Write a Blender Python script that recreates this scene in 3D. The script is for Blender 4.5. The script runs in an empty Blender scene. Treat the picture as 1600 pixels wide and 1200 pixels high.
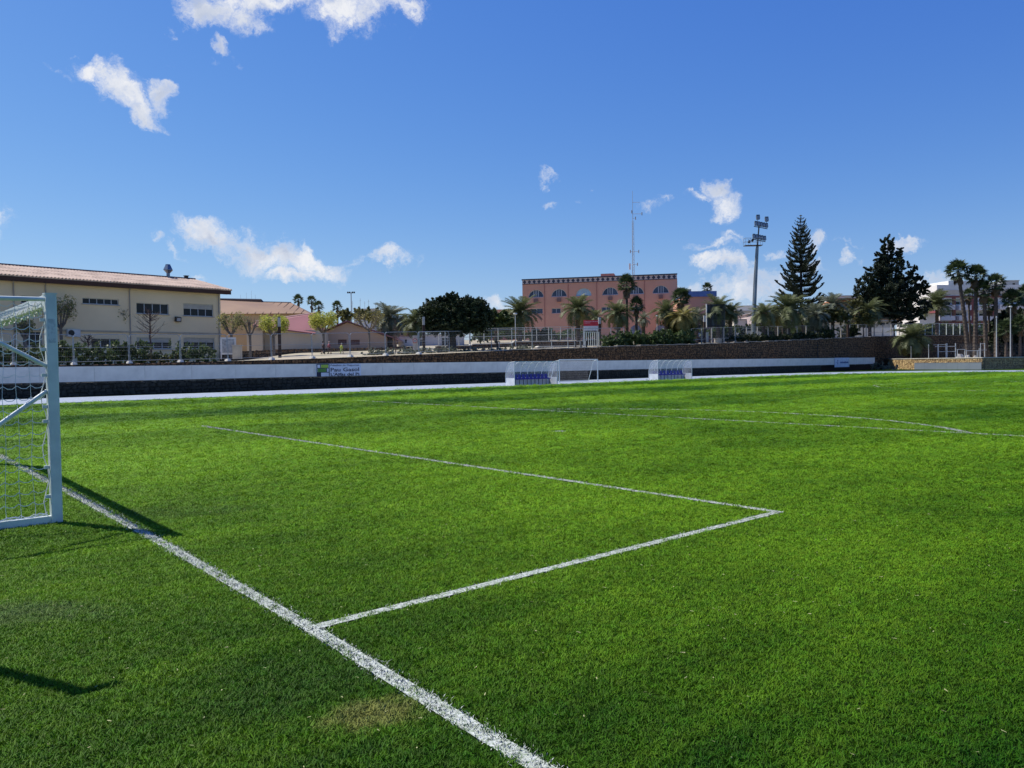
import bpy, math, random
import numpy as np
from mathutils import Matrix, Vector, Euler
random.seed(7); RNG = np.random.default_rng(7)
S = bpy.context.scene
C = S.collection
R = math.radians
PI = math.pi

# ---------------------------------------------------------------- camera
FOC, PIT, ROL, YAW, CH, TX, TY = 1210.95, -0.025413, -0.0141, 0.705302, 1.66775, -1.29755, 4.89302
cam_d = bpy.data.cameras.new('camera'); cam = bpy.data.objects.new('camera', cam_d); C.objects.link(cam)
cam_d.sensor_width = 36; cam_d.lens = FOC / 1600 * 36; cam_d.clip_start = 0.05; cam_d.clip_end = 5000
cr, sr, cp, sp = math.cos(ROL), math.sin(ROL), math.cos(PIT), math.sin(PIT)
ax = Vector((cr, -sp * sr, cp * sr)); ay = Vector((-sr, -sp * cr, cp * cr)); az = Vector((0, -cp, -sp))
cam.matrix_world = Matrix(((ax.x, ay.x, az.x, 0), (ax.y, ay.y, az.y, 0), (ax.z, ay.z, az.z, CH), (0, 0, 0, 1)))
S.camera = cam
S.render.resolution_x, S.render.resolution_y = 1024, 768

# ---------------------------------------------------------------- sun, sky, exposure
SUN_TO = Vector((-1.631, 0.768, 2.46)).normalized()
SUN_EL = math.asin(SUN_TO.z); SUN_AZ = math.atan2(SUN_TO.x, SUN_TO.y)
sun_d = bpy.data.lights.new('sun', 'SUN'); sun_d.energy = 4.9; sun_d.angle = R(0.55); sun_d.color = (1.0, 0.95, 0.86)
sun = bpy.data.objects.new('sun', sun_d); C.objects.link(sun)
sun.rotation_euler = SUN_TO.to_track_quat('Z', 'Y').to_euler(); sun.location = (0, 0, 60)
S.view_settings.view_transform = 'Standard'; S.view_settings.look = 'None'
S.view_settings.exposure = 0.30; S.view_settings.gamma = 1; S.view_settings.use_curve_mapping = False

def ray(px, py):
    x = (px - 800) / FOC; y = (600 - py) / FOC
    return (ax * x + ay * y - az)

W = bpy.data.worlds.new('World'); S.world = W; W.use_nodes = True
nt = W.node_tree; N = nt.nodes; L = nt.links; N.clear()
def wn(t, **k):
    n = N.new(t)
    for a, b in k.items(): setattr(n, a, b)
    return n
out = wn('ShaderNodeOutputWorld'); bg = wn('ShaderNodeBackground'); bg.inputs[1].default_value = 0.083
L.new(bg.outputs[0], out.inputs[0])
sky = wn('ShaderNodeTexSky', sky_type='NISHITA'); sky.sun_disc = False
sky.sun_elevation = SUN_EL; sky.sun_rotation = SUN_AZ; sky.air_density = 1.0; sky.dust_density = 0.3; sky.ozone_density = 1.0; sky.altitude = 60
hs = wn('ShaderNodeHueSaturation'); hs.inputs['Hue'].default_value = 0.5; hs.inputs['Saturation'].default_value = 1.2; hs.inputs['Value'].default_value = 1.0
L.new(sky.outputs[0], hs.inputs['Color'])
tc = wn('ShaderNodeTexCoord')
def wmath(op, a, b=None, c=None, clamp=False):
    n = wn('ShaderNodeMath', operation=op); n.use_clamp = clamp
    for i, v in enumerate((a, b, c)):
        if v is None: continue
        if isinstance(v, (int, float)): n.inputs[i].default_value = v
        else: L.new(v, n.inputs[i])
    return n.outputs[0]
# the phone's colour rendering of the blue: a power curve per channel
sep = wn('ShaderNodeSeparateColor'); L.new(hs.outputs[0], sep.inputs[0]); comb = wn('ShaderNodeCombineColor')
for ch, (a_, g_, k_) in enumerate(((1.08, 1.19, .70), (1.12, 1.05, .50), (.925, .45, 0.0))):
    p_ = wmath('POWER', wmath('MULTIPLY', sep.outputs[ch], .1), g_)
    L.new(wmath('DIVIDE', wmath('MULTIPLY', p_, a_ * 10), wmath('ADD', wmath('MULTIPLY', p_, k_), 1.0)), comb.inputs[ch])
nz = wn('ShaderNodeTexNoise'); nz.inputs['Scale'].default_value = 14; nz.inputs['Detail'].default_value = 7; nz.inputs['Roughness'].default_value = .62
L.new(tc.outputs['Generated'], nz.inputs['Vector'])
sub = wn('ShaderNodeVectorMath', operation='SUBTRACT'); L.new(nz.outputs['Color'], sub.inputs[0]); sub.inputs[1].default_value = (.5, .5, .5)
scl = wn('ShaderNodeVectorMath', operation='SCALE'); L.new(sub.outputs[0], scl.inputs[0]); scl.inputs['Scale'].default_value = 0.09
wv = wn('ShaderNodeVectorMath', operation='ADD'); L.new(tc.outputs['Generated'], wv.inputs[0]); L.new(scl.outputs[0], wv.inputs[1])
# clouds: each puff of the cumulus is an ellipsoid of directions; (px, py, rx, ry, tilt deg, weight)
PUFFS = [(325,6,58,30,0,1),(385,28,48,22,20,.9),(405,-5,80,22,0,1),(545,22,60,34,15,1),(500,-8,90,26,0,1),(625,8,45,24,0,.9),(345,68,19,12,20,.8),(275,50,12,7,0,.6),(333,95,8,6,0,.35),(636,57,8,6,0,.3),
 (160,110,36,15,15,1),(205,140,48,30,20,1),(228,166,34,22,15,1),(262,148,26,20,30,.95),(105,110,22,8,15,.35),(125,77,10,4,0,.3),(280,92,16,5,5,.3),(380,90,16,5,25,.3),
 (330,368,55,24,8,1),(388,392,72,30,14,1),(462,405,72,24,12,1),(440,428,60,12,0,.95),(505,415,48,15,8,.9),(232,375,14,7,0,.6),(605,407,36,14,-12,.72),(560,410,22,8,0,.4),(275,392,20,6,30,.3),
 (1112,304,26,18,15,.95),(1130,330,28,28,55,1),(1086,322,20,9,-15,.7),(1018,329,28,9,5,.55),(1038,325,12,8,0,.6),(852,278,18,7,8,.5),(865,316,13,6,10,.45),(905,325,10,5,0,.5),(928,300,8,4,0,.35),
 (1105,390,42,8,6,.55),(1120,420,48,17,3,.9),(1085,413,24,10,0,.8),(1160,455,70,26,0,.75),(1140,380,20,6,0,.4),(1200,440,44,18,0,.6),(1272,385,22,16,10,.7),(1262,425,40,16,-5,.75),(1333,392,15,10,0,.65),(1330,379,26,5,-2,.45),
 (1424,393,26,12,0,.75),(1470,442,44,14,0,.7),(1480,470,60,18,0,.6),(775,474,36,13,0,.8),(1100,470,60,18,0,.5),(1208,392,18,10,0,.5),(290,432,18,6,0,.5),(690,488,60,8,0,.4),
 (-120,60,60,25,10,1),(-60,330,60,20,10,.9),(1760,350,60,20,0,.9),(1800,120,70,25,0,1),(60,-160,120,50,20,1),(900,-200,140,50,0,1)]
acc = None
for (px, py, rx, ry, tilt, wgt) in PUFFS:
    d = ray(px, py); ln = d.length; d = d.normalized()
    rt = Vector((d.y, -d.x, 0)).normalized(); up = rt.cross(d)
    a = -R(tilt) - ROL * 0 - .014
    r2 = rt * math.cos(a) + up * math.sin(a); u2 = -rt * math.sin(a) + up * math.cos(a)
    m = Matrix((r2, d, u2)).transposed(); e = m.to_euler()
    k = 1.0 / (FOC * ln)
    mp = wn('ShaderNodeMapping', vector_type='TEXTURE'); mp.inputs['Location'].default_value = d
    mp.inputs['Rotation'].default_value = e; mp.inputs['Scale'].default_value = (rx * k * 1.25, max(rx, ry) * k * 2.5, ry * k * 1.35)
    L.new(wv.outputs[0], mp.inputs['Vector'])
    le = wn('ShaderNodeVectorMath', operation='LENGTH'); L.new(mp.outputs[0], le.inputs[0])
    v = wmath('SUBTRACT', wgt, wmath('MULTIPLY', le.outputs['Value'], wgt), clamp=True)
    acc = v if acc is None else wmath('MAXIMUM', acc, v)
n2 = wn('ShaderNodeTexNoise'); n2.inputs['Scale'].default_value = 34; n2.inputs['Detail'].default_value = 10; n2.inputs['Roughness'].default_value = .72
L.new(wv.outputs[0], n2.inputs['Vector'])
dens = wmath('ADD', acc, wmath('MULTIPLY', wmath('SUBTRACT', n2.outputs['Fac'], .5), wmath('MULTIPLY', wmath('MINIMUM', wmath('MULTIPLY', acc, 5), 1.0), 2.2)))
mr = wn('ShaderNodeMapRange', interpolation_type='SMOOTHSTEP'); L.new(dens, mr.inputs['Value'])
mr.inputs['From Min'].default_value = .05; mr.inputs['From Max'].default_value = .95
n3 = wn('ShaderNodeTexNoise'); n3.inputs['Scale'].default_value = 22; n3.inputs['Detail'].default_value = 5
off = wn('ShaderNodeVectorMath', operation='ADD'); L.new(wv.outputs[0], off.inputs[0]); off.inputs[1].default_value = (.03, .0, -.02); L.new(off.outputs[0], n3.inputs['Vector'])
cm = wn('ShaderNodeMix', data_type='RGBA'); cm.inputs[6].default_value = (8.7, 8.8, 9.1, 1); cm.inputs[7].default_value = (4.6, 5.3, 6.8, 1)
mr3 = wn('ShaderNodeMapRange'); L.new(n3.outputs['Fac'], mr3.inputs['Value']); mr3.inputs['From Min'].default_value = .38; mr3.inputs['From Max'].default_value = .66
L.new(wmath('MULTIPLY', mr3.outputs[0], mr.outputs[0]), cm.inputs[0])
mx = wn('ShaderNodeMix', data_type='RGBA'); L.new(wmath('MULTIPLY', mr.outputs[0], .96), mx.inputs[0]); L.new(comb.outputs[0], mx.inputs[6]); L.new(cm.outputs[2], mx.inputs[7])
L.new(mx.outputs[2], bg.inputs[0])

# ---------------------------------------------------------------- plan geometry helpers
cy_, sy_ = math.cos(YAW), math.sin(YAW)
def PV(u, v, z=0.0): return Vector((TX + cy_ * u - sy_ * v, TY + sy_ * u + cy_ * v, z))
def UV(X, Y):
    X -= TX; Y -= TY
    return cy_ * X + sy_ * Y, -sy_ * X + cy_ * Y
def G(px, py, z=0.0):
    d = ray(px, py); return Vector((0, 0, CH)) + d * ((z - CH) / d.z)
def at(px, py, Y):
    d = ray(px, py); return Vector((0, 0, CH)) + d * (Y / d.y)
def onv(px, py, v):
    d = ray(px, py); t = (v - sy_ * TX + cy_ * TY) / (-sy_ * d.x + cy_ * d.y)
    return Vector((0, 0, CH)) + d * t

# ---------------------------------------------------------------- materials
MATS = {}
def mat(name, c, c2=None, rough=.8, ns=2.0, bump=0.0, bs=30, metal=0.0, spec=.3, detail=6, lo=.35, hi=.65, coord='Object'):
    if name in MATS: return MATS[name]
    m = bpy.data.materials.new(name); m.use_nodes = True; t = m.node_tree; b = t.nodes['Principled BSDF']
    b.inputs['Roughness'].default_value = rough; b.inputs['Metallic'].default_value = metal; b.inputs['Specular IOR Level'].default_value = spec
    if c2 is None: c2 = tuple(x * .82 for x in c)
    tcn = t.nodes.new('ShaderNodeTexCoord')
    n = t.nodes.new('ShaderNodeTexNoise'); n.inputs['Scale'].default_value = ns; n.inputs['Detail'].default_value = detail
    t.links.new(tcn.outputs[coord], n.inputs['Vector'])
    r_ = t.nodes.new('ShaderNodeMapRange'); r_.inputs['From Min'].default_value = lo; r_.inputs['From Max'].default_value = hi
    t.links.new(n.outputs['Fac'], r_.inputs['Value'])
    mi = t.nodes.new('ShaderNodeMix'); mi.data_type = 'RGBA'
    mi.inputs[6].default_value = (*c, 1); mi.inputs[7].default_value = (*c2, 1)
    t.links.new(r_.outputs[0], mi.inputs[0]); t.links.new(mi.outputs[2], b.inputs['Base Color'])
    if bump:
        n5 = t.nodes.new('ShaderNodeTexNoise'); n5.inputs['Scale'].default_value = bs; n5.inputs['Detail'].default_value = 4
        t.links.new(tcn.outputs[coord], n5.inputs['Vector'])
        bp = t.nodes.new('ShaderNodeBump'); bp.inputs['Strength'].default_value = bump; bp.inputs['Distance'].default_value = .02
        t.links.new(n5.outputs['Fac'], bp.inputs['Height']); t.links.new(bp.outputs[0], b.inputs['Normal'])
    MATS[name] = m
    return m
def leafmat(name, c, c2, trans=.3, ns=1.6, rough=.55):
    if name in MATS: return MATS[name]
    m = mat(name, c, c2, rough=rough, ns=ns, spec=.25, lo=.38, hi=.62); t = m.node_tree
    b = t.nodes['Principled BSDF']; o = t.nodes['Material Output']
    tr = t.nodes.new('ShaderNodeBsdfTranslucent'); ms = t.nodes.new('ShaderNodeMixShader'); ms.inputs[0].default_value = trans
    src = b.inputs['Base Color'].links[0].from_socket
    t.links.new(src, tr.inputs['Color']); t.links.new(b.outputs[0], ms.inputs[1]); t.links.new(tr.outputs[0], ms.inputs[2]); t.links.new(ms.outputs[0], o.inputs['Surface'])
    return m

white_paint = mat('white_paint', (.62, .68, .64), (.50, .56, .54), rough=.35, ns=5, spec=.5, bump=.1, bs=60)
net_white = mat('net_white', (.75, .76, .74), rough=.7)
galv = mat('galvanised', (.42, .45, .47), (.30, .33, .35), rough=.5, metal=.4, ns=4)
pole_grey = mat('pole_grey', (.34, .37, .38), (.26, .29, .30), rough=.5, ns=4)
dark_metal = mat('dark_metal', (.035, .033, .032), rough=.5)
concrete = mat('concrete', (.52, .50, .46), (.38, .36, .33), ns=5, bump=.3, bs=40)
foot_white = mat('foot_white', (.75, .74, .70))
glass_dark = mat('window_glass', (.010, .012, .014), (.018, .02, .024), rough=.18, spec=.22, ns=.7)
frame_white = mat('window_frame_white', (.6, .61, .6), rough=.5)
bark = mat('bark', (.11, .085, .065), (.055, .042, .034), ns=9, bump=.6, bs=20)
bark_grey = mat('bark_grey', (.20, .17, .14), (.11, .09, .075), ns=9, bump=.4, bs=20)

# ---------------------------------------------------------------- mesh builder
class MB:
    def __init__(s): s.v = []; s.f = []; s.m = []; s.mats = []; s.cur = 0
    def use(s, m):
        if m not in s.mats: s.mats.append(m)
        s.cur = s.mats.index(m); return s
    def add(s, vs, fs):
        o = len(s.v); s.v += [tuple(x) for x in vs]
        for f in fs: s.f.append(tuple(i + o for i in f)); s.m.append(s.cur)
        return s
    def box(s, c, d, rz=0, rx=0, ry=0):
        x, y, z = d[0] / 2, d[1] / 2, d[2] / 2; c = Vector(c)
        E = Euler((rx, ry, rz)).to_matrix()
        vs = [c + E @ Vector((a * x, b * y, e * z)) for e in (-1, 1) for b in (-1, 1) for a in (-1, 1)]
        return s.add(vs, [(0, 2, 3, 1), (4, 5, 7, 6), (0, 1, 5, 4), (2, 6, 7, 3), (0, 4, 6, 2), (1, 3, 7, 5)])
    def tube(s, pts, r, n=8, r1=None, caps=True):
        pts = [Vector(p) for p in pts]; k = len(pts)
        rs = [r + ((r1 if r1 is not None else r) - r) * i / (k - 1) for i in range(k)] if not isinstance(r, (list, tuple)) else r
        vs = []; fs = []
        for i, p in enumerate(pts):
            t = (pts[min(i + 1, k - 1)] - pts[max(i - 1, 0)]).normalized()
            a = t.orthogonal() if abs(t.z) > .9 else t.cross(Vector((0, 0, 1)))
            if abs(t.z) > .9: a = t.cross(Vector((0, 1, 0)))
            a.normalize(); b = t.cross(a)
            for j in range(n):
                q = 2 * PI * j / n; vs.append(p + a * (math.cos(q) * rs[i]) + b * (math.sin(q) * rs[i]))
        for i in range(k - 1):
            for j in range(n): fs.append((i * n + j, i * n + (j + 1) % n, (i + 1) * n + (j + 1) % n, (i + 1) * n + j))
        if caps: fs.append(tuple(range(n - 1, -1, -1))); fs.append(tuple((k - 1) * n + j for j in range(n)))
        return s.add(vs, fs)
    def prism(s, poly, axis_vec):
        n = len(poly); A = Vector(axis_vec); P = [Vector(p) for p in poly]
        return s.add(P + [p + A for p in P], [tuple(range(n - 1, -1, -1)), tuple(range(n, 2 * n))] + [(i, (i + 1) % n, n + (i + 1) % n, n + i) for i in range(n)])
    def quad(s, *p): return s.add(p, [tuple(range(len(p)))])
    def mesh(s, name, default=None):
        me = bpy.data.meshes.new(name); me.from_pydata(s.v, [], s.f)
        for m in (s.mats or ([default] if default else [])): me.materials.append(m)
        if s.mats and len(s.mats) > 1: me.polygons.foreach_set('material_index', s.m)
        me.update(); return me
    def obj(s, name, m=None, parent=None, smooth=False, **k):
        if m is not None and not s.mats: s.mats = [m]; s.m = [0] * len(s.f)
        me = s.mesh(name)
        if smooth: me.polygons.foreach_set('use_smooth', [True] * len(me.polygons))
        return link(name, me, parent, **k)
def link(name, me, parent=None, loc=None, rot=None, scale=None, kind=None):
    o = bpy.data.objects.new(name, me); C.objects.link(o)
    if parent: o.parent = parent
    if loc is not None: o.location = loc
    if rot is not None: o.rotation_euler = rot
    if scale is not None: o.scale = scale
    if kind: o['kind'] = kind
    return o
def tag(o, label, cat, group=None):
    o['label'] = label; o['category'] = cat
    if group: o['group'] = group
    return o
def thing(name, label, cat, loc=(0, 0, 0), rz=0, group=None):
    o = bpy.data.objects.new(name, None); C.objects.link(o); o.location = loc; o.rotation_euler = (0, 0, rz)
    return tag(o, label, cat, group)
def struct(o): o['kind'] = 'structure'; return o
def dup(root, loc, rz, label, scale=None):
    r = root.copy(); C.objects.link(r); r.location = loc; r.rotation_euler = (0, 0, rz); r['label'] = label
    if scale: r.scale = scale
    for ch in list(root.children):
        c = ch.copy(); C.objects.link(c); c.parent = r
        for g in list(ch.children):
            d = g.copy(); C.objects.link(d); d.parent = c
    return r
def npmesh(name, V, F, m, smooth=False):
    """V (n,3), F (k,4) or (k,3) arrays"""
    me = bpy.data.meshes.new(name); V = np.asarray(V, dtype=np.float32); F = np.asarray(F, dtype=np.int32)
    me.vertices.add(len(V)); me.vertices.foreach_set('co', V.ravel())
    me.loops.add(F.size); me.loops.foreach_set('vertex_index', F.ravel())
    me.polygons.add(len(F)); me.polygons.foreach_set('loop_start', np.arange(0, F.size, F.shape[1], dtype=np.int32))
    me.polygons.foreach_set('loop_total', np.full(len(F), F.shape[1], dtype=np.int32))
    me.materials.append(m); me.update(calc_edges=True)
    if smooth: me.polygons.foreach_set('use_smooth', [True] * len(F))
    return me

# ================================================================ GROUND, TURF, LINES, TRACK
def pnode(t, typ, **k):
    n = t.nodes.new(typ)
    for a, b in k.items(): setattr(n, a, b)
    return n
def turf_color(t):
    """albedo of the mown pitch as a function of the place on it: mowing stripes, patches, a worn spot, painted view-angle light and shade"""
    geo = pnode(t, 'ShaderNodeNewGeometry')
    vr = pnode(t, 'ShaderNodeVectorRotate', rotation_type='Z_AXIS'); vr.inputs['Angle'].default_value = -YAW; vr.inputs['Center'].default_value = (TX, TY, 0)
    t.links.new(geo.outputs['Position'], vr.inputs['Vector'])
    sx = pnode(t, 'ShaderNodeSeparateXYZ'); t.links.new(vr.outputs[0], sx.inputs[0])
    def mth(op, a, b=None, clamp=False):
        n = pnode(t, 'ShaderNodeMath', operation=op); n.use_clamp = clamp
        for i, v in enumerate((a, b)):
            if v is None: continue
            if isinstance(v, (int, float)): n.inputs[i].default_value = v
            else: t.links.new(v, n.inputs[i])
        return n.outputs[0]
    def noise(scale, detail=3, rough=.5, vec=None):
        n = pnode(t, 'ShaderNodeTexNoise'); n.inputs['Scale'].default_value = scale; n.inputs['Detail'].default_value = detail; n.inputs['Roughness'].default_value = rough
        t.links.new(vec or geo.outputs['Position'], n.inputs['Vector']); return n.outputs['Fac']
    def rng(v, a, b, c=0, d=1, smooth=False):
        n = pnode(t, 'ShaderNodeMapRange', interpolation_type='SMOOTHSTEP' if smooth else 'LINEAR')
        t.links.new(v, n.inputs['Value']); n.inputs['From Min'].default_value = a; n.inputs['From Max'].default_value = b
        n.inputs['To Min'].default_value = c; n.inputs['To Max'].default_value = d; return n.outputs[0]
    v = mth('ADD', mth('SUBTRACT', sx.outputs['Y'], TY - 0.0), mth('MULTIPLY', noise(.6, 2), .5))
    st = mth('SINE', mth('MULTIPLY', mth('SUBTRACT', v, 37.35 + .2), PI / 5.0))
    st = rng(st, -.16, .16, smooth=True)                        # 1 = light stripe; sheen of leaning blades put into the colour
    fade = rng(v, 6, 26, .25, 1)
    big = rng(noise(.16, 3), .38, .62, smooth=True)
    # streaks along the mowing direction
    mp = pnode(t, 'ShaderNodeMapping'); mp.inputs['Scale'].default_value = (.35, 2.4, 1); t.links.new(vr.outputs[0], mp.inputs['Vector'])
    stre = rng(noise(.8, 4, .6, mp.outputs[0]), .36, .64)
    mid = rng(noise(1.1, 4, .6), .36, .66, smooth=True)
    fine = rng(noise(60, 2), .3, .7)
    tot = mth('ADD', mth('ADD', mth('MULTIPLY', mth('MULTIPLY', mth('SUBTRACT', st, .5), fade), .50), mth('MULTIPLY', big, .30)), mth('ADD', mth('MULTIPLY', stre, .22), mth('MULTIPLY', mid, .15)))
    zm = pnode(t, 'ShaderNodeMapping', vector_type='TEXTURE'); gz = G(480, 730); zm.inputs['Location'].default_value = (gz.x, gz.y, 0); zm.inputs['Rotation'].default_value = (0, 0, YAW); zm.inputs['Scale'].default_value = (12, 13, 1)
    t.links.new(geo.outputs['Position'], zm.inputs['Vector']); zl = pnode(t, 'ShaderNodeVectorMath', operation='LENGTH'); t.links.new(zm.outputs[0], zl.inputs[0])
    view_light = rng(mth('ADD', zl.outputs['Value'], mth('MULTIPLY', noise(.35, 3), .5)), .55, 1.35, .32, -.02, smooth=True)  # yellower goal area, with view-angle brightness painted into the colour
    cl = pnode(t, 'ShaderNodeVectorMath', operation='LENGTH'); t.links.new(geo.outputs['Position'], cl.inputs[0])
    view_shade = rng(mth('ADD', cl.outputs['Value'], mth('MULTIPLY', noise(.5, 3), 5.0)), 5.5, 15.0, -.20, .14, smooth=True)  # painted shade: turf colour darkened near the camera, lightened farther off
    tot = mth('ADD', mth('ADD', tot, view_shade), view_light); tot = mth('ADD', tot, mth('MULTIPLY', fine, .12), clamp=True)
    mi = pnode(t, 'ShaderNodeMix', data_type='RGBA'); mi.inputs[6].default_value = (*TURF_D, 1); mi.inputs[7].default_value = (*TURF_L, 1)
    t.links.new(tot, mi.inputs[0]); col = mi.outputs[2]
    # worn straw patch and darker green ring beside the goal line
    def spot(c, ru, rv, ang, amp):
        m = pnode(t, 'ShaderNodeMapping', vector_type='TEXTURE'); m.inputs['Location'].default_value = c; m.inputs['Rotation'].default_value = (0, 0, ang); m.inputs['Scale'].default_value = (ru, rv, 1)
        t.links.new(geo.outputs['Position'], m.inputs['Vector']); l = pnode(t, 'ShaderNodeVectorMath', operation='LENGTH'); t.links.new(m.outputs[0], l.inputs[0])
        return rng(mth('ADD', mth('SUBTRACT', 1.0, l.outputs['Value']), mth('MULTIPLY', mth('SUBTRACT', noise(9, 4, .65), .5), 1.5)), 0, .55, 0, amp)
    def over(col, f, c):
        m = pnode(t, 'ShaderNodeMix', data_type='RGBA'); t.links.new(f, m.inputs[0]); t.links.new(col, m.inputs[6]); m.inputs[7].default_value = (*c, 1); return m.outputs[2]
    g1 = G(470, 1075); col = over(col, spot((g1.x, g1.y, 0), .62, .40, .6, .42), (.04, .10, .01))
    g2 = G(300, 800); col = over(col, spot((g2.x, g2.y, 0), 1.1, .5, .2, .30), (.05, .085, .03))
    g1 = G(585, 1118); col = over(col, spot((g1.x, g1.y, 0), .30, .20, .5, .60), (.30, .28, .09))
    g1 = G(20, 960); col = over(col, spot((g1.x, g1.y, 0), .8, .35, 0, .35), (.16, .20, .10))
    return col
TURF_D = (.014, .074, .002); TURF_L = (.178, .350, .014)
def soft_normal(t, b, k=.55):
    g_ = pnode(t, 'ShaderNodeNewGeometry'); a_ = pnode(t, 'ShaderNodeVectorMath', operation='SCALE'); t.links.new(g_.outputs['Normal'], a_.inputs[0]); a_.inputs['Scale'].default_value = 1 - k
    c_ = pnode(t, 'ShaderNodeVectorMath', operation='ADD'); t.links.new(a_.outputs[0], c_.inputs[0]); c_.inputs[1].default_value = (0, 0, k)
    d_ = pnode(t, 'ShaderNodeVectorMath', operation='NORMALIZE'); t.links.new(c_.outputs[0], d_.inputs[0]); t.links.new(d_.outputs[0], b.inputs['Normal'])
def turf_mat(name, blade):
    m = bpy.data.materials.new(name); m.use_nodes = True; t = m.node_tree; b = t.nodes['Principled BSDF']; o = t.nodes['Material Output']
    col = turf_color(t)
    oi = pnode(t, 'ShaderNodeObjectInfo'); hv = pnode(t, 'ShaderNodeHueSaturation')
    if blade:
        mr_ = pnode(t, 'ShaderNodeMapRange'); t.links.new(oi.outputs['Random'], mr_.inputs['Value']); mr_.inputs['To Min'].default_value = .74; mr_.inputs['To Max'].default_value = 1.28
        t.links.new(mr_.outputs[0], hv.inputs['Value']); t.links.new(col, hv.inputs['Color'])
        mr2 = pnode(t, 'ShaderNodeMapRange'); m7 = pnode(t, 'ShaderNodeMath', operation='FRACT'); m8 = pnode(t, 'ShaderNodeMath', operation='MULTIPLY'); m8.inputs[1].default_value = 37.7
        t.links.new(oi.outputs['Random'], m8.inputs[0]); t.links.new(m8.outputs[0], m7.inputs[0]); t.links.new(m7.outputs[0], mr2.inputs['Value']); mr2.inputs['To Min'].default_value = .488; mr2.inputs['To Max'].default_value = .512
        t.links.new(mr2.outputs[0], hv.inputs['Hue'])
        b.inputs['Roughness'].default_value = .6; b.inputs['Specular IOR Level'].default_value = .10
        soft_normal(t, b)
        t.links.new(hv.outputs[0], b.inputs['Base Color'])
        tr = pnode(t, 'ShaderNodeBsdfTranslucent'); t.links.new(hv.outputs[0], tr.inputs['Color']); ms = pnode(t, 'ShaderNodeMixShader'); ms.inputs[0].default_value = .24
        t.links.new(b.outputs[0], ms.inputs[1]); t.links.new(tr.outputs[0], ms.inputs[2]); t.links.new(ms.outputs[0], o.inputs['Surface'])
    else:
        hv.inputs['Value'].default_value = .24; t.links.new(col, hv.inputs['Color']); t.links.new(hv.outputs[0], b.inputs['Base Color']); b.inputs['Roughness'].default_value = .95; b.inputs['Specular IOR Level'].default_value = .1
        geo = pnode(t, 'ShaderNodeNewGeometry'); n = pnode(t, 'ShaderNodeTexNoise'); n.inputs['Scale'].default_value = 25; n.inputs['Detail'].default_value = 6; t.links.new(geo.outputs['Position'], n.inputs['Vector'])
        bp = pnode(t, 'ShaderNodeBump'); bp.inputs['Strength'].default_value = .8; bp.inputs['Distance'].default_value = .03; t.links.new(n.outputs['Fac'], bp.inputs['Height']); t.links.new(bp.outputs[0], b.inputs['Normal'])
    return m
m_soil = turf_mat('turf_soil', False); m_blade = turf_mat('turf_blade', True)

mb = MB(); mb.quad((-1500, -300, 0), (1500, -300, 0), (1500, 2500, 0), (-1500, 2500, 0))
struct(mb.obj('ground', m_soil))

# edge between the infield grass and the track, in pitch coordinates
EDGE = [(-70, 18), (-62, 28), (-50, 35), (-35, 39), (-20, 39.9), (0, 39.9), (66, 39.9), (74, 39.5), (81, 37.6), (88, 34.2), (93, 29), (95.2, 23), (96, 14), (96, 0), (94, -20), (88, -34), (80, -45)]
OUT_ = [(-80, 22), (-71, 35), (-56, 44), (-37, 48.6), (-20, 49.5), (0, 49.6), (66, 49.2), (78, 49.4), (92, 47.6), (103, 43.5), (109, 36), (110.5, 26), (110, 14), (108, 0), (106, -22), (99, -42), (88, -58)]
def smooth_path(P, n=10):
    P = [np.array(p, float) for p in P]; o = []
    for i in range(len(P) - 1):
        p0, p1, p2, p3 = P[max(i - 1, 0)], P[i], P[i + 1], P[min(i + 2, len(P) - 1)]
        for k in range(n):
            t = k / n; o.append(.5 * ((2 * p1) + (-p0 + p2) * t + (2 * p0 - 5 * p1 + 4 * p2 - p3) * t * t + (-p0 + 3 * p1 - 3 * p2 + p3) * t ** 3))
    o.append(P[-1]); return o
E_, O_ = smooth_path(EDGE), smooth_path(OUT_)
m_track = mat('track_surface', (.30, .35, .42), (.24, .285, .35), rough=.8, ns=.8, bump=.2, bs=200)
m_kerb = mat('track_kerb', (.55, .56, .57), rough=.6)
mb = MB(); vs = []
for a, b in zip(E_, O_): vs += [PV(a[0], a[1], .006), PV(b[0], b[1], .006)]
mb.add(vs, [(2 * i, 2 * i + 1, 2 * i + 3, 2 * i + 2) for i in range(len(E_) - 1)])
struct(mb.obj('running_track', m_track))
m_lane = mat('lane_paint', (.60, .63, .66), rough=.7, ns=3)
mb = MB()
for k in range(1, 8):
    f = k / 8.0; P = [a * (1 - f) + b * f for a, b in zip(E_, O_)]; w = .03
    vs = []
    for i, p in enumerate(P):
        q = P[min(i + 1, len(P) - 1)] - P[max(i - 1, 0)]; q = q / np.hypot(*q); n_ = np.array([-q[1], q[0]]) * w
        vs += [PV(*(p - n_), .010), PV(*(p + n_), .010)]
    mb.add(vs, [(2 * i, 2 * i + 1, 2 * i + 3, 2 * i + 2) for i in range(len(P) - 1)])
struct(mb.obj('lane_lines', m_lane))
mb = MB()   # low aluminium kerb in 1 m lengths along the inner edge
for i in range(0, len(E_) - 1):
    a, b = PV(*E_[i], .03), PV(*E_[i + 1], .03); d = b - a
    mb.box((a + b) / 2, (d.length * .96, .06, .05), rz=math.atan2(d.y, d.x))
struct(mb.obj('track_kerb', m_kerb))

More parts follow.
